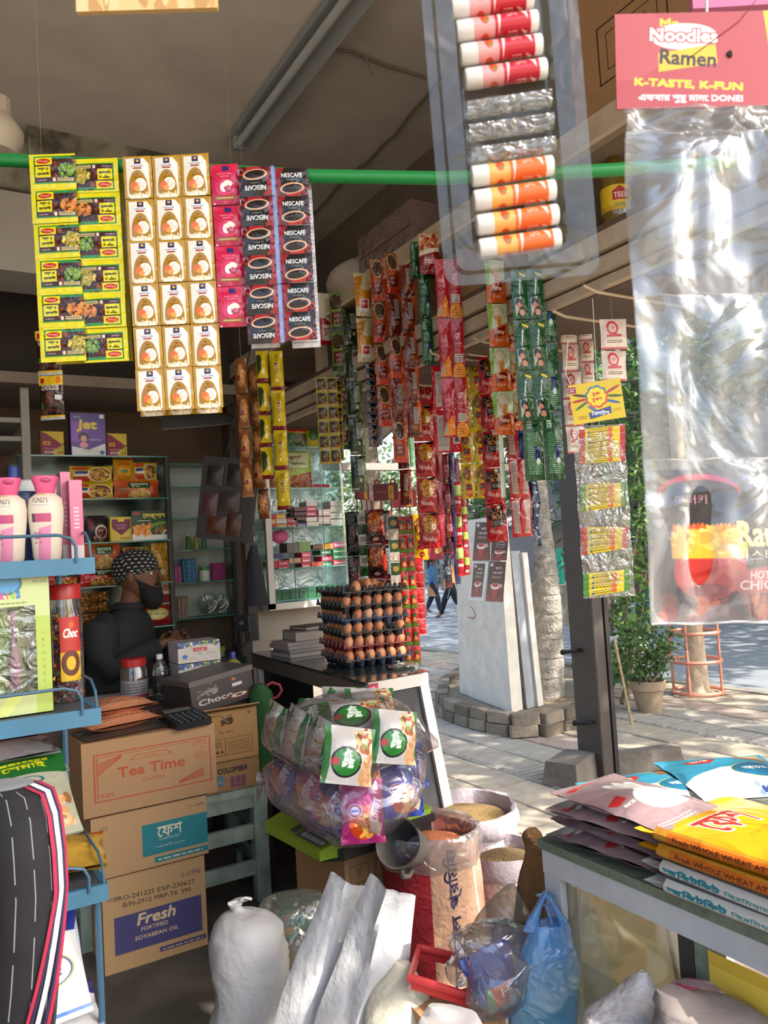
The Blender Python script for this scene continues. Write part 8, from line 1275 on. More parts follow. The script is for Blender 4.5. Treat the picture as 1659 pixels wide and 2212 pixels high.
for i, (z, kind_) in enumerate(((TZ+.001, 0), (TZ+.026, 0), (TZ+.052, 1), (TZ+.078, 1))):
    o = flat('flour_bag', ('lowest white flour bag with teal Bengali lettering on its edge', 'second white flour bag with teal Bengali lettering on its edge', 'lower golden flour bag', 'topmost golden flour bag with red Bengali lettering')[i], OM if kind_ else wm, (1.19+.004*i, .80+.008*i, z), .27, .34, .038, (.02, -.02, .0, .03)[i], 'flour bag', 'flour bags in the front pile', seed=20+i, wr=.08)
    b = MB()
    b.grid(lambda u, v: (-.1245-.012*math.sin(math.pi*v), (.5-v)*.024, .13-.26*u), 12, 3); q = b.out('edge_print', sm2 if not kind_ else se, o, True)
# ---------------- blister card of lip balms, close to the lens
bz = .62; p_tl, p_tr, p_bl, p_br = PZ(905, 0, bz), PZ(1215, 0, bz), PZ(962, 620, bz), PZ(1297, 592, bz); bc = (p_bl+p_br)/2; upv = (p_tl+p_tr)/2-bc; upv = upv/np.linalg.norm(upv); MBc = frame(bc, p_br-p_bl, upv); wB = np.linalg.norm(p_br-p_bl); kz = bz/F
bl_ = thing('lip_balm_blister', 'clear plastic blister tray of lip balms hanging close by', 'blister', M=MBc); bfm = film('blister_film', 'd9ddd9', .07, .07, .08, .25, 18); hB = .30
def rr(x0, z0, x1, z1, r, n=4): return [(x+r*math.cos(a), z+r*math.sin(a)) for x, z, a0 in ((x1-r, z1-r, 0), (x0+r, z1-r, 1), (x0+r, z0+r, 2), (x1-r, z0+r, 3)) for a in [(a0+k/n)*math.pi/2 for k in range(n+1)]]
def loops(L, closed_end=True):
    b = MB(); n = len(L[0][0]); vs = [(x, y, z) for P, y in L for x, z in P]; fs = [(k*n+i, k*n+(i+1) % n, (k+1)*n+(i+1) % n, (k+1)*n+i) for k in range(len(L)-1) for i in range(n)]
    return b.add(vs, fs+([tuple(range((len(L)-1)*n, len(L)*n))] if closed_end else []))
h2 = wB/2; loops([(rr(-h2, 0, h2, hB, .012), .0), (rr(-h2+.008, .008, h2-.008, hB-.008, .010), .0), (rr(-h2+.010, .01, h2-.01, hB-.01, .009), -.004), (rr(-h2+.024, .024, h2-.024, hB-.022, .008), -.004), (rr(-h2+.027, .027, h2-.027, hB-.024, .007), .008)]).out('tray', bfm, bl_, True)
cxv = [(1063, 8), (1073, 57), (1082, 108), (1092, 160), None, None, None, (1106, 370), (1111, 422), (1117, 475), (1122, 527)]
def balm(col, col2):
    a = Art(200, 120, 'd8d4cf').r(.2, 0, .9, 1, col).r(.2, 0, .46, 1, col2)
    for k in range(3): a.e(.34, .16+.33*k, .05, .1, 'a82a2a' if col2 < 'd' else 'c8482a', 20).e(.36, .12+.33*k, .02, .03, '5a8a2a')
    a.p([(.5, 0), (.56, 0), (.5, .5), (.56, 1), (.5, 1)], 'e6d0ca')
    for k in range(3): a.t(.68, .16+.33*k, 'Meril', .06, 'e8d4d0', w=.12).line(.62, .22+.33*k, .12, 1, .05, 'e8d4d0', .015).p([(.86, .05+.33*k), (.78, .25+.33*k), (.86, .2+.33*k)], 'e6d8d0')
    return am('print_balm_'+col, a, .25, 0)
RB_, OB_ = balm('b82434', 'd89a98'), balm('d8642a', 'dfa45a'); Minv = MBc.inverted(); names_ = ['topmost red lip balm, cut by the picture edge', 'second red lip balm from the top of the blister', 'third red lip balm from the top of the blister', 'lowest red lip balm, above the empty slots', '', '', '', 'topmost orange lip balm, just below the empty slots', 'second orange lip balm in the blister', 'third orange lip balm in the blister', 'lowest orange lip balm in the blister']
slot = MB()
for i, c in enumerate(cxv):
    if c is None: c = (1095+4*(i-4)+2, 218+50*(i-4))
    L = V3(PZ(c[0], c[1], bz)); lc_ = Minv @ L; ln, r = 176*kz, 22.5*kz
    tx = Matrix.Translation((lc_.x, lc_.y, lc_.z)) @ Matrix.Rotation(-.06, 4, 'Y') @ Matrix.Rotation(math.pi/2, 4, 'Y')
    if i not in (4, 5, 6):
        o = MB().lathe([(0, -ln/2), (r*.9, -ln/2), (r, -ln/2+.0015), (r, -ln*.24), (r*.97, -ln*.238), (r*.97, ln*.36), (r*.96, ln*.5-.001), (r*.9, ln/2), (0, ln/2)], 22)
        for q, f in enumerate(o.f):   # length along the stick drives u, angle drives v
            o.uv[q] = [((Vector(o.v[j]).z+ln/2)/ln, (math.atan2(o.v[j][1], o.v[j][0])/(2*math.pi)+.5)) for j in f]
            us = [t_[1] for t_ in o.uv[q]]
            if max(us)-min(us) > .5: o.uv[q] = [(t_[0], t_[1]+1 if t_[1] < .5 else t_[1]) for t_ in o.uv[q]]
        m_ = RB_ if i < 4 else OB_
        o = o.out('lip_balm', m_, None, True); o.matrix_world = MBc @ tx; tag(o, names_[i], 'lip balm', 'lip balms in the blister')
        for nd in m_.node_tree.nodes:
            if nd.type == 'TEX_IMAGE': nd.extension = 'REPEAT'
    slot.m = tx; slot.grid(lambda u, v: (r*1.12*math.cos(math.pi*u-math.pi/2)*1.0, r*1.12*math.sin(math.pi*u-math.pi/2), (v-.5)*ln*1.04), 8, 2) if i in (4, 5, 6) else None
slot.out('empty_slots', film('slot_film', 'e6e6e0', .3, .16, .08, .6, 60), bl_, True)
for z in (.032, ): MB().box(-h2+.03, -.003, z-.004, h2-.03, .003, z).out('bottom_ledge', bfm, bl_)
MB().tube([(0, 0, hB), (0, 0, hB+1.35)], .0015, 5).out('string', pm('white_string', 'd8d8d4', .6), bl_)
# ---------------- ramen header card and clear pockets
rz_ = .75; k = rz_/F; q0, q1, q2 = PZ(1327, 32, rz_), PZ(1659, 24, rz_), PZ(1425, 1345, rz_); upr_ = (q0-q2)/np.linalg.norm(q0-q2); wR = 400*k; Or = q0+(q1-q0)/np.linalg.norm(q1-q0)*wR/2; MR = frame(Or, q1-q0, V3(IY))
ra = Art(420, 210, 'a93e42').p([(.80, 0), (1, 0), (1, 1), (.87, 1)], 'd8b030').e(.0, .3, .3, .4, 'b04a4c').t(.30, .11, 'Mr.', .09, 'e0b82c', w=.11, bold=3).e(.37, .25, .18, .14, 'e0d4d0').t(.37, .24, 'Noodles', .13, '9a2a2a', w=.36, rot=3, bold=7).t(.37, .24, 'Noodles', .13, 'f0ebe6', w=.36, rot=3, bold=3)
ra.p([(.23, .42), (.54, .34), (.55, .54), (.23, .62)], 'd8b020').t(.39, .48, 'Ramen', .15, '2f2418', w=.30, rot=5, bold=2).t(.39, .76, 'K-TASTE, K-FUN', .085, 'dfc02c', w=.58, rot=4, bold=3).t(.40, .91, 'একবার শুরু মানে DONE!', .085, 'd8cdcb', w=.56, rot=2, bold=2)
rp_ = thing('ramen_pocket_sheet', 'long clear pocket sheet with a red ramen header card hanging near', 'pocket sheet', M=MR); hc = 205*k; MB().box(-wR/2, -.001, -hc, wR/2, .001, 0, 0, 1).out('header_card', [pm('red_card', 'b84448', .4), am('print_ramen_header', ra, .35, .04, 8)], rp_)
o = MB(); o.tube([(-.02, -.0015, -.045), (.03, -.003, -.01), (.055, -.002, .02)], .00035, 4); o.out('crack_line', pm('maroon_thread', '6a1a2a', .6), rp_)
MB().ball((.02, -.002, -.041), .003, .001, .003, 7, 4, jit=.3).out('card_hole', pm('dark_hole', '2a1a1a', .9), rp_)
pf = film('pocket_sheet_film', 'eef2f6', .13, .19, .09, .9, 11); q = random.Random(3); seams = [205, 258, 610, 965, 1318]; X0 = lambda v: -wR/2+(10+.028*v)*k
for i in range(4):
    v0, v1 = seams[i], seams[i+1]; ph = [q.uniform(0, 6) for _ in range(5)]
    def f(u, v, s, v0=v0, v1=v1, ph=ph):
        vv = v0+(v1-v0)*v; e = math.sin(math.pi*v)**.5; w = .0055*e*(math.sin(11*u+ph[0]+2.2*math.sin(2.3*v+ph[1]))+.6*math.sin(23*u+ph[2]+3*math.sin(3*v))+.4*math.sin(37*u+ph[3]+2*v)); return (X0(vv)+u*(wR+.01), -s*(.003+.008*e*math.sin(math.pi*u))+w, -vv*k)
    b = MB(); b.grid(lambda u, v: f(u, v, 1), 44, 14); b.grid(lambda u, v: f(u, v, -.4), 44, 10); b.out('pocket', pf, rp_, True); 
    MB().tube([(X0(v1)+u*(wR+.01), -.002+.001*math.sin(30*u), -v1*k+.0007*math.sin(19*u)) for u in np.linspace(0, 1, 20)], .0012, 5).out('seam', film('seam_film', 'f4f2ee', .4, .45, .15, 0), rp_, True)
MB().tube([(0, 0, 0), (0, .0, 1.35)], .0015, 5).out('string', pm('white_string', 'd8d8d4', .6), rp_)
pa_ = Art(330, 300, '1c1a1e').n(0, .75, 1, 1, ['5a1418', '8a1c1c', '3a1012'], 40, .07).e(.28, .15, .24, .12, 'a81c3a').e(.28, .17, .23, .1, '1c1a1e').t(.22, .2, '마터키', .06, 'b87a8a', w=.18)
for i in range(34): x = .12+.011*i; pa_.e(x, .50-.05*abs(math.sin(i*1.7)), .02, .10, ('c83a1c', 'e07a1c', 'd85a1c', 'e8a03a')[i % 4], -10+i)
pa_.e(.32, .66, .21, .2, 'b81f1c').r(.1, .48, .54, .585, 'd8a418').n(.12, .40, .52, .52, ['e0b84a', 'c89a34', 'e8cc6a'], 60, .04).e(.32, .80, .12, .05, '8a1414').t(.71, .43, 'Ramen', .16, 'd8c48a', w=.44, bold=3).t(.70, .57, '미스터 누들', .075, 'd8d4c0', w=.46).p([(.46, .68), (1, .58), (1, .8), (.49, .83)], 'a82028').t(.62, .70, 'HOT', .05, 'e8dcd8', w=.12, bold=1).t(.68, .765, 'CHICKEN', .06, 'e8dcd8', w=.36, bold=1).n(.0, .85, 1, 1, ['7a1a14', 'b8481c', '2a1214'], 40, .05)
b = MB(); b.m = Matrix.Translation((.01+wR*.04, .003, -1150*k)); b.pouch(wR*.93, 330*k, .018, 12, 12, 0, .05, .16, 3); o = b.out('ramen_pack', am('print_ramenpack', pa_, .16, .7, 12), None, True); o.matrix_world = MR.copy(); tag(o, 'black and red hot chicken ramen pack in the lowest clear pocket', 'noodle pack')
# pink holder and pale card cut by the top edge
o = MB().box(-.05, -.004, 0, .06, .004, .05).out('pink_tag', pm('pink_tag', 'c86a94', .5)); o.matrix_world = facing(PZ(1600, 18, .80), 0); tag(o, 'pink plastic hanger cut by the top edge above the ramen header', 'tag'); MB().tube([(0, 0, .05), (0, 0, 1.2)], .0015, 5).out('string', pm('white_string', 'd8d8d4', .6), o)
a = Art(150, 40, 'cda86a').r(0, .8, 1, 1, 'd8b880').n(0, 0, 1, 1, ['b8905a', 'dcc090', 'c49a5e'], 40, .05); o = MB().box(-.067, -.003, 0, .067, .003, .07, 0, 1).out('hanging_card', [pm('tan_card', 'cda86a', .7), am('print_tancard', a, .6, .05)]); o.matrix_world = facing(PZ(319, 25, .75), 0, tuple(IY)) @ Matrix.Rotation(.03, 4, 'Y'); tag(o, 'sunlit tan card hanging into view at the top edge', 'card'); MB().tube([(0, 0, .07), (0, 0, 1.2)], .0015, 5).out('string', pm('white_string', 'd8d8d4', .6), o)
# ================================================================ people
skin = pm('brown_skin', '6b4632', .55, vary=.05, vs=30); skin2 = pm('tan_skin', '8f6248', .55)
def skinned(name, J, E, rad, mat, parent, lvl=2, root=0):
    me = bpy.data.meshes.new(name); me.from_pydata([tuple(p) for p in J], E, []); o = bpy.data.objects.new(name, me); COL.objects.link(o)
    m = o.modifiers.new('skin', 'SKIN'); m.use_smooth_shade = True
    for v, r in zip(me.skin_vertices[0].data, rad): v.radius = (r, r) if not isinstance(r, tuple) else r
    me.skin_vertices[0].data[root].use_root = True
    s = o.modifiers.new('sub', 'SUBSURF'); s.levels = lvl; s.render_levels = lvl
    me.materials.append(mat); o.parent = parent; return o
class Fig:
    """joints in a body frame: x to the figure's right-hand side of view, -y the way it faces, z up"""
    def __init__(s): s.J, s.E, s.R = [], [], []
    def j(s, p, r, link=None):
        s.J.append(p); s.R.append(r)
        if link is not None: s.E.append((link, len(s.J)-1))
        return len(s.J)-1
    def chain(s, start, pts):
        k = start
        for p, r in pts: k = s.j(p, r, k)
        return k
    def hand(s, wrist, w, d, up, sc=1.0, curl=.5, side=1):
        """palm and five fingers grown from a wrist joint; d = pointing direction, up = back of the hand"""
        d = Vector(d).normalized(); n = Vector(up); n = (n-d*n.dot(d)).normalized(); sx = d.cross(n)*side; w = Vector(w)
        pm_ = s.j(w+d*.045*sc, (.030*sc, .016*sc), wrist); kn = s.j(w+d*.085*sc, (.034*sc, .014*sc), pm_)
        for i, (off, L) in enumerate(((-.030, .062), (-.010, .072), (.010, .068), (.029, .054))):
            a = w+d*.088*sc+sx*off*sc; b = a+(d-n*curl*.6).normalized()*L*.5*sc; c = b+(d-n*curl*1.6).normalized()*L*.35*sc; e = c+(d*.6-n*curl*2).normalized()*L*.25*sc
            s.chain(kn, [(a, .0095*sc), (b, .0088*sc), (c, .008*sc), (e, .0065*sc)])
        t = w+d*.025*sc-sx*.032*sc; s.chain(pm_, [(t, .011*sc), (t+(d*.7-sx*.7-n*.4)*.032*sc, .010*sc), (t+(d*1.1-sx*.75-n*.9)*.045*sc, .008*sc)])
def face(parent, c, r, fwd, up, sk, hair, part_eye=True):
    """head details: nose, brows, eyes, mouth, ears on a head of half-height r at c"""
    f = Vector(fwd).normalized(); u = Vector(up).normalized(); s = f.cross(u); M = Matrix(((s.x, f.x, u.x, c[0]), (s.y, f.y, u.y, c[1]), (s.z, f.z, u.z, c[2]), (0, 0, 0, 1)))
    def P(b, nm, m, sm=True): b.out(nm, m, parent, sm)
    b = MB(); b.m = M; b.rings([((0, .80*r, .12*r), (.05*r, 0, 0), (0, .02*r, .03*r)), ((0, .98*r, -.12*r), (.10*r, 0, 0), (0, .06*r, .05*r)), ((0, 1.02*r, -.22*r), (.14*r, 0, 0), (0, .08*r, .06*r)), ((0, .84*r, -.30*r), (.12*r, 0, 0), (0, .05*r, .03*r))], 10); P(b, 'nose', sk)
    b = MB(); b.m = M
    for k in (-1, 1): b.ball((k*.30*r, .70*r, .06*r), .11*r, .08*r, .07*r, 10, 7)
    P(b, 'eyes', pm('eye_white', 'cfc8c0', .3)); b = MB(); b.m = M
    for k in (-1, 1): b.ball((k*.30*r, .765*r, .06*r), .055*r, .03*r, .055*r, 8, 6)
    P(b, 'irises', pm('iris', '20140e', .2)); b = MB(); b.m = M
    for k in (-1, 1): b.tube([(k*.15*r, .80*r, .2*r), (k*.32*r, .80*r, .25*r), (k*.48*r, .68*r, .2*r)], [.03*r, .035*r, .02*r], 6)
    P(b, 'brows', hair); b = MB(); b.m = M; b.tube([(-.2*r, .74*r, -.52*r), (0, .82*r, -.5*r), (.2*r, .74*r, -.52*r)], [.03*r, .05*r, .03*r], 6); P(b, 'mouth', pm('lips', '6a3a34', .5)); b = MB(); b.m = M
    for k in (-1, 1): b.ball((k*.72*r, -.02*r, -.05*r), .07*r, .16*r, .24*r, 10, 7)
    P(b, 'ears', sk); return M
def headrings(b, c, r, fwd, up):
    f = Vector(fwd).normalized(); u = Vector(up).normalized(); s = f.cross(u); c = Vector(c)
    return b.rings([(c+u*(z*r)+f*(o*r), s*(wx*r), f*(wy*r)) for z, o, wx, wy in ((-1.0, .42, .18, .18), (-.86, .3, .38, .46), (-.6, .12, .54, .68), (-.3, .03, .64, .80), (0, -.02, .70, .86), (.3, -.05, .72, .88), (.6, -.08, .65, .80), (.85, -.1, .44, .55), (.98, -.1, .15, .2))], 20)
# ---- shopkeeper, seen in profile, facing the street side
pb_ = PZ(262, 1480, 3.85); pb_[2] = 0; px = lambda u, v, Z=3.85: Vector(V3(PZ(u, v, Z)-pb_)); FW = V3(HX)*.93+V3(HF)*-.15; FW.normalize(); SD = FW.cross(Vector((0, 0, 1)))   # SD: toward the viewer
man = thing('person', 'bearded man in dark jacket and black patterned cap standing behind the desk', 'person', pb_); kk_ = 3.85/F; black = pm('charcoal_jacket', '1f2022', .85, bump=.15, bs=60)
hd = px(300, 1243); rh = 50*kk_
fg = Fig(); hip = px(245, 1560); r0 = fg.j(hip, .1); s1 = fg.j(px(250, 1480), .09, r0); ch_ = fg.j(px(262, 1400), .09, s1); nk = fg.j(px(280, 1318), .062, ch_); n2 = fg.j(px(290, 1285), .058, nk); hh = fg.j(hd, (.072, .085), n2); fg.j(hd+Vector((0, 0, .05)), (.07, .085), hh)
hands = []
for sgn, ep, wp in ((1, (285, 1432), (352, 1392)), (-1, (300, 1425), (356, 1386))):
    sh = fg.j(px(258, 1345)+SD*(.17*sgn), .045, ch_); el = fg.j(px(*ep)+SD*(.2*sgn), .046, sh); wr_ = fg.j(px(*wp)+SD*(.055*sgn), .030, el); d_ = (px(378, 1378)-px(*wp)).normalized(); fg.hand(wr_, px(*wp)+SD*(.055*sgn), d_-SD*(.35*sgn), SD*sgn+Vector((0, 0, .7)), 1.0, .9, sgn)
for sgn in (1, -1): fg.chain(r0, [(hip+SD*(.09*sgn)+Vector((0, 0, -.08)), .085), (hip+SD*(.1*sgn)+Vector((0, 0, -.42)), .062), (hip+SD*(.1*sgn)+Vector((0, 0, -hip.z+.09)), .045), (hip+SD*(.1*sgn)+FW*.14+Vector((0, 0, -hip.z+.045)), .035)])
skinned('body', fg.J, fg.E, fg.R, skin, man); hr_ = pm('black_hair', '0f0d0c', .75, bump=.6, bs=120)
b = MB(); headrings(b, hd, rh*1.06, FW, (0, 0, 1)); b.out('head', skin, man, True); face(man, hd, rh*1.06, FW, (0, 0, 1), skin, hr_)
# jacket: torso skin plus two sleeves, open collar
b = MB(); T = [(1580, 252, .135, .2), (1500, 255, .14, .19), (1440, 260, .145, .195), (1390, 264, .14, .205), (1352, 268, .12, .20), (1332, 273, .095, .15), (1316, 279, .065, .085), (1304, 282, .058, .066)]
b.rings([(px(u, v), FW*wf_, SD*ws_) for v, u, wf_, ws_ in T], 26, jit=.012, seed=3)
b.out('jacket', black, man, True)
for sgn, ep, wp in ((1, (285, 1432), (352, 1392)), (-1, (300, 1425), (356, 1386))):
    P = [px(262, 1336)+SD*(.13*sgn), px(262, 1352)+SD*(.19*sgn), px(270, 1395)+SD*(.215*sgn), px(*ep)+SD*(.21*sgn), (px(*ep)*.5+px(*wp)*.5)+SD*(.14*sgn), px(*wp)+SD*(.06*sgn)]
    MB().tube(P, [.05, .085, .075, .068, .056, .046], 16).out('sleeve', black, man, True)
b = MB(); b.rings([(px(283, 1316), FW*.075, SD*.085), (px(284, 1300), FW*.075, SD*.08), (px(281, 1312), FW*.09, SD*.1)], 18, caps=False); b.out('collar', black, man, True)
# cap with white lozenges, beard
capM = bpy.data.materials.new('patterned_cap'); capM.use_nodes = True; _t = capM.node_tree; _b = _t.nodes['Principled BSDF']; _b.inputs['Roughness'].default_value = .9
uv = _t.nodes.new('ShaderNodeTexCoord'); mp_ = _t.nodes.new('ShaderNodeMapping'); mp_.inputs['Scale'].default_value = (22, 9, 1); mp_.inputs['Rotation'].default_value = (0, 0, .35); br_ = _t.nodes.new('ShaderNodeTexBrick'); br_.inputs['Scale'].default_value = 1; br_.inputs['Mortar Size'].default_value = .26; br_.inputs['Mortar Smooth'].default_value = .0
br_.inputs['Brick Width'].default_value = 1; br_.inputs['Row Height'].default_value = .8; br_.inputs['Color1'].default_value = (.45, .43, .4, 1); br_.inputs['Color2'].default_value = (.45, .43, .4, 1); br_.inputs['Mortar'].default_value = (.012, .012, .014, 1)
_t.links.new(uv.outputs['UV'], mp_.inputs[0]); _t.links.new(mp_.outputs[0], br_.inputs['Vector']); _t.links.new(br_.outputs[0], _b.inputs['Base Color'])
cu = (Vector((0, 0, 1))-FW*.32).normalized(); cf = (FW-cu*FW.dot(cu)).normalized(); hc_ = hd+Vector((0, 0, .012))
b = MB(); b.rings([(hc_+cu*(z*rh)+cf*(o*rh), SD*(wx*rh), cf*(wy*rh)) for z, o, wx, wy in ((-.16, -.08, .76, .95), (.0, -.08, .80, 1.0), (.3, -.1, .83, 1.02), (.62, -.13, .78, .95), (.9, -.16, .58, .72), (1.06, -.18, .3, .38), (1.1, -.18, .02, .02))], 26); b.out('cap', capM, man, True)
b = MB(); b.rings([(hd+Vector((0, 0, z*rh))+FW*(o*rh), SD*(wx*rh), FW*(wy*rh)) for z, o, wx, wy in ((-.05, .12, .72, .12), (-.35, .3, .66, .42), (-.65, .45, .58, .5), (-.95, .55, .50, .5), (-1.25, .62, .38, .38), (-1.5, .62, .14, .16))], 20, jit=.04, seed=2); b.out('beard', hr_, man, True)
b = MB(); b.tube([hd+FW*(.86*rh)-Vector((0, 0, .42*rh))+SD*(.22*rh*k2) for k2 in (-1, 0, 1)], .008, 6); b.out('moustache', hr_, man, True)
# ---- two walkers on the road
def walker(label, base, h, fwd, top, bottoms, hairc, hair_kind, stride, armsw, extra=None, shoe='5a4a40'):
    t = thing('person', label, 'person', base); f = V3(fwd).normalized(); s = f.cross(Vector((0, 0, 1))); z = lambda k: Vector((0, 0, k*h)); g = Fig()
    pel = g.j(z(.52), (.075*h, .06*h)); wa = g.j(z(.62)+f*.005*h, (.068*h, .055*h), pel); ch = g.j(z(.74)+f*.01*h, (.085*h, .062*h), wa); nk = g.j(z(.84)+f*.01*h, .03*h, ch); hd = g.j(z(.925)+f*.025*h, (.045*h, .052*h), nk); g.j(z(.955)+f*.022*h, (.042*h, .05*h), hd); legs, arms = [], []
    for sg, st in ((1, stride), (-1, -stride)):
        hp = z(.49)+s*(.05*h*sg); kn = hp+f*(st*.5*h+.02*h)-z(.23); an = z(.045 if st > 0 else .07)+s*(.045*h*sg)+f*(st*h*.95-(.0 if st > 0 else .03*h)); toe = an+f*.085*h-z(.03 if st > 0 else .04); he = g.chain(pel, [(hp, .055*h), (kn, .038*h), (an, .024*h), (toe, .018*h)]); legs.append((hp, kn, an, toe))
        sh = z(.80)+s*(.105*h*sg)+f*.01*h; el = sh-z(.17)+f*(-st*armsw*h)+s*(.02*h*sg); wr_ = el-z(.12)+f*(-st*armsw*h+.05*h); a1 = g.j(sh, .032*h, ch); a2 = g.j(el, .024*h, a1); a3 = g.j(wr_, .017*h, a2); g.hand(a3, wr_, -z(1)+f*.3, s*sg, h/1.75, .4, sg); arms.append((sh, el, wr_))
    skinned('body', g.J, g.E, g.R, skin2, t, 1)
    top_m, bot_m = pm('cl_'+top, top, .85, bump=.2, bs=40), pm('cl_'+bottoms, bottoms, .85, bump=.15); b = MB()
    b.rings([(z(kz)+f*(o*h), s*(wx*h), f*(wy*h)) for kz, o, wx, wy in ((.47, .0, .098, .078), (.55, .0, .092, .07), (.64, .005, .088, .066), (.74, .01, .108, .074), (.80, .01, .11, .062), (.835, .01, .055, .045))], 18, jit=.02); b.out('top', top_m, t, True)
    for sh, el, wr_ in arms: MB().tube([sh+z(.015), sh-z(.03), el, el.lerp(wr_, .5), wr_], [.03*h, .046*h, .034*h, .028*h, .024*h], 12).out('sleeve', top_m, t, True)
    for hp, kn, an, toe in legs: MB().tube([hp+z(.05), hp, kn, kn.lerp(an, .5), an+z(.01)], [.06*h, .066*h, .048*h, .04*h, .033*h], 14).out('trouser_leg', bot_m, t, True); MB().rings([(an-f*.03*h-z(.035), s*.02*h, f*.01*h), (an-z(.038)+f*.02*h, s*.026*h, Vector((0, 0, .006*h))), (toe-z(.006), s*.028*h, Vector((0, 0, .006*h))), (toe+f*.025*h, s*.015*h, Vector((0, 0, .004*h)))], 10).out('sandal', pm('sandal_'+shoe, shoe, .7), t, True)
    hdp = z(.935)+f*.03*h; hm = pm('hair_'+hairc, hairc, .6, bump=.5, bs=90); b = MB(); headrings(b, hdp, .066*h, f, (0, 0, 1)); b.out('head', skin2, t, True); face(t, hdp, .066*h, f, (0, 0, 1), skin2, hm); b = MB()
    b.rings([(hdp+z(kz)+f*(o*h), s*(wx*h), f*(wy*h)) for kz, o, wx, wy in ((-.035, -.03, .046, .035), (-.0, -.02, .052, .05), (.03, -.012, .053, .058), (.055, -.01, .042, .05), (.07, -.01, .015, .02))], 16, jit=.02); b.out('hair', hm, t, True)
    if hair_kind: MB().tube([hdp-f*.055*h, hdp-f*.085*h-z(.04), hdp-f*.08*h-z(.14), hdp-f*.075*h-z(.2)], [.022*h, .024*h, .018*h, .006*h], 10).out('ponytail', hm, t, True)
    if extra: extra(t, z, f, s, h)
    return t
def tunic(t, z, f, s, h): MB().rings([(z(kz), s*(wx*h), f*(wy*h)) for kz, wx, wy in ((.30, .105, .10), (.38, .102, .095), (.47, .10, .085), (.5, .096, .08))], 18, jit=.03, seed=5).out('tunic_skirt', pm('cl_tan_tunic', 'a8805a', .85), t, True)
wk = Pz(938, 1325, -.35); walker('woman in a blue denim jacket and tan tunic with ponytail walking on the road', wk, 1.50*dep(wk)/20.5, V3(HX)*.98+V3(HF)*.1, '3f6d96', '23283c', '14100f', True, .10, .14, tunic)
mk_ = Pz(978, 1333, -.35); walker('man in orange shirt and black striped track trousers striding along the road', mk_, 1.62*dep(mk_)/20., -V3(HX)*.95+V3(HF)*.1, 'c07a3a', '1c1d22', '14100f', False, .19, .12, lambda t, z, f, s, h: [MB().tube([z(.5)-s*.115*h*q, z(.3)+f*(.06*q)*h-s*(.1*q)*h], .006, 5).out('side_stripe', pm('white_stripe', 'd8d8d8', .7), t) for q in (1,)])
# ---- seated figure far behind the vine
fb = PZ(1392, 1305, 13.5); walker('distant person in maroon top and teal trousers beyond the leafy vine', np.array([fb[0], fb[1], -.35]), 1.55, -V3(HX), '6f2f42', '1f5a5c', '14100f', False, .05, .06)
# ---- customer in black striped jacket at the lower corner, seen from behind the shoulder
cb_ = np.array([-.10, .98, 0.0]); cu_ = thing('person', 'person in a black pinstriped jacket with red and white sleeve stripe, cut by the edge', 'person', cb_); W_ = lambda u, v, Z: Vector(V3(PZ(u, v, Z)-cb_))
jk = bpy.data.materials.new('pinstripe_jacket'); jk.use_nodes = True; _t = jk.node_tree; _b = _t.nodes['Principled BSDF']; _b.inputs['Roughness'].default_value = .8; tc = _t.nodes.new('ShaderNodeTexCoord'); sx_ = _t.nodes.new('ShaderNodeSeparateXYZ'); _t.links.new(tc.outputs['UV'], sx_.inputs[0])
def mth(op, a, b=None):
    n = _t.nodes.new('ShaderNodeMath'); n.operation = op
    for i, q in enumerate((a, b)):
        if q is None: continue
        if isinstance(q, (int, float)): n.inputs[i].default_value = q
        else: _t.links.new(q, n.inputs[i])
    return n.outputs[0]
st_ = mth('LESS_THAN', mth('FRACT', mth('MULTIPLY', sx_.outputs[0], 15)), .055); ds_ = mth('LESS_THAN', mth('FRACT', mth('ADD', mth('MULTIPLY', sx_.outputs[1], 6), mth('MULTIPLY', mth('FLOOR', mth('MULTIPLY', sx_.outputs[0], 15)), .37))), .8); sm__ = mth('MULTIPLY', st_, ds_)
mx_ = _t.nodes.new('ShaderNodeMix'); mx_.data_type = 'RGBA'; _t.links.new(sm__, mx_.inputs[0]); mx_.inputs[6].default_value = (*lin(C('17161c')), 1); mx_.inputs[7].default_value = (*lin(C('8f9499')), 1); _t.links.new(mx_.outputs[2], _b.inputs['Base Color'])
bn = _t.nodes.new('ShaderNodeBump'); bn.inputs['Strength'].default_value = .4; nz = _t.nodes.new('ShaderNodeTexNoise'); nz.inputs['Scale'].default_value = 9; _t.links.new(tc.outputs['Object'], nz.inputs['Vector']); _t.links.new(nz.outputs[0], bn.inputs['Height']); bn.inputs['Distance'].default_value = .03; _t.links.new(bn.outputs[0], _b.inputs['Normal'])
fg = Fig(); pel = fg.j((-.02, 0, .55), (.13, .11)); w1 = fg.j((-.02, 0, .72), (.12, .10), pel); c1 = fg.j((-.03, 0, .92), (.14, .10), w1); n1 = fg.j((-.05, .02, 1.07), .05, c1); h1 = fg.j((-.06, .05, 1.20), (.07, .085), n1); fg.j((-.06, .05, 1.25), (.07, .085), h1)
for sg in (1, -1):
    fg.chain(pel, [((.08*sg-.02, .0, .5), .09), ((.10*sg-.02, .12, .30), .065), ((.1*sg-.02, .02, .07), .045), ((.1*sg-.02, .14, .035), .035)])
    sh = fg.j((-.17, 0, 1.0) if sg < 0 else W_(12, 1790, 1.0), .035, c1); el = fg.j((-.22, .03, .76) if sg < 0 else W_(34, 1990, .97), .036, sh); wp = Vector((-.17, .12, .55)) if sg < 0 else W_(12, 2400, .98); wr_ = fg.j(wp, .03, el); fg.hand(wr_, wp, (0, .1, -1), (sg, 0, 0), .95, .5, sg)
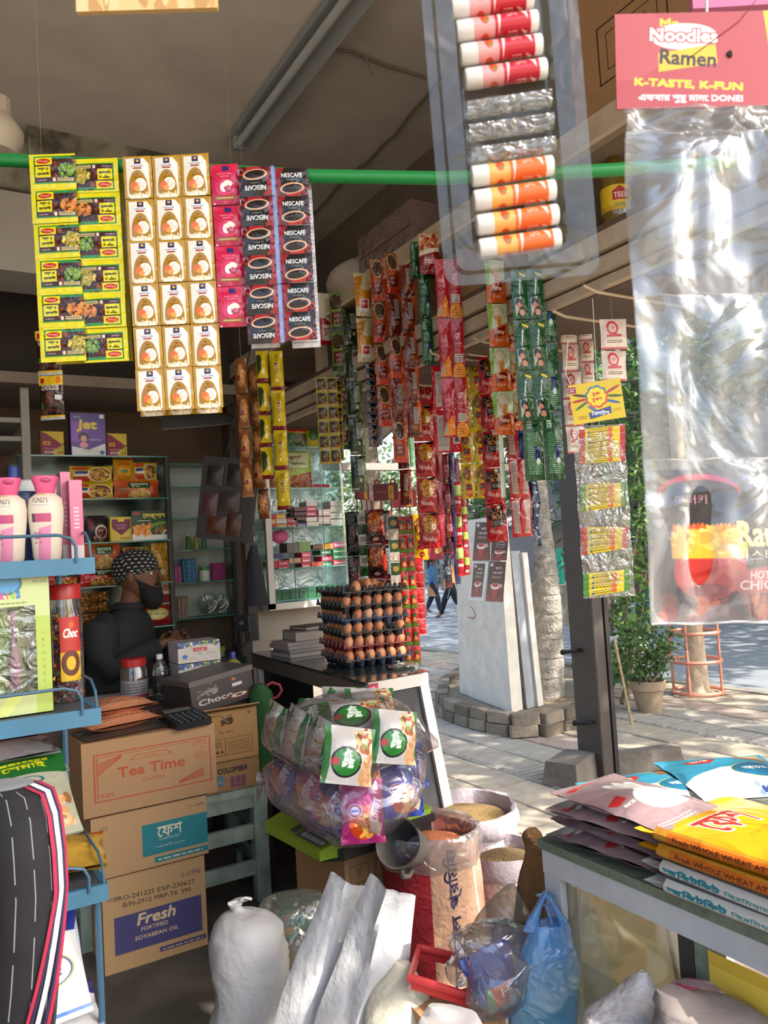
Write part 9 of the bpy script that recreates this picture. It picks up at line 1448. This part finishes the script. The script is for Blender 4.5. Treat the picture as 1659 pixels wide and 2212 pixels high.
skinned('body', fg.J, fg.E, fg.R, skin, cu_); b = MB(); headrings(b, (-.06, .06, 1.22), .11, (.2, 1, 0), (0, 0, 1)); b.out('head', skin, cu_, True); face(cu_, (-.06, .06, 1.22), .11, (.2, 1, 0), (0, 0, 1), skin, hr_)
b = MB(); b.rings([(Vector((-.06, .04, 1.22+z)), (wx, 0, 0), (0, wy, 0)) for z, wx, wy in ((-.06, .075, .08), (0, .088, .105), (.06, .085, .1), (.11, .055, .065), (.125, .01, .01))], 18, jit=.03); b.out('hair', hr_, cu_, True)
b = MB(); b.rings([((x, 0, z), (wx, 0, 0), (0, wy, 0)) for x, z, wx, wy in ((-.02, .5, .15, .125), (-.02, .7, .15, .12), (-.03, .88, .17, .125), (-.03, .98, .165, .11), (-.045, 1.045, .10, .08), (-.05, 1.075, .06, .06))], 28, jit=.012, seed=2); b.out('jacket', jk, cu_, True)
ARM = [(0, 1696, 70, 1.0), (18, 1712, 86, 1.0), (28, 1760, 92, .985), (34, 1840, 96, .975), (38, 1920, 96, .97), (34, 2020, 96, .965), (28, 2110, 98, .965), (18, 2212, 100, .97), (8, 2330, 98, .97), (0, 2430, 90, .98)]
ARM = [tuple(np.array(ARM[i])+(np.array(ARM[i+1])-np.array(ARM[i]))*(s_*s_*(3-2*s_)*.35+s_*.65)) for i in range(len(ARM)-1) for s_ in (0, .2, .4, .6, .8)]+[ARM[-1]]
b = MB(); b.rings([(W_(u, v, Z), V3(HX)*(w*Z/F), V3(HF)*(w*Z/F*.8)) for u, v, w, Z in ARM], 30, crease=.012, cs=12, seed=4); b.out('sleeve', jk, cu_, True)
for off, w, c_, lb in ((0, .0085, 'd6d4d6', 'white'), (-.0105, .0035, '2a2650', 'navy'), (.0105, .0035, '2a2650', 'navy'), (-.0165, .006, 'a82a44', 'red'), (.0165, .006, 'a82a44', 'red')):
    P = []
    for u, v, w_, Z in ARM[:]:
        a = math.radians(-4-34*max(0, (v-1930))/280); R_ = w_*Z/F*1.012; c = W_(u, v, Z); P.append(c+V3(HX)*(R_*math.cos(a))+V3(HF)*(R_*.8*math.sin(a))+ (V3(HX)*(-math.sin(a))+V3(HF)*(.8*math.cos(a)))*off)
    b = MB(); Q2 = [Vector(p) for p in P]; tdir = (V3(HX)*.37+V3(HF)*.9).normalized(); b.rings([(p, tdir*(w/2), (V3(HX)*.93-V3(HF)*.37)*.0018) for p in Q2], 8); b.out(lb+'_stripe', pm('stripe_'+c_, c_, .75), cu_, True)
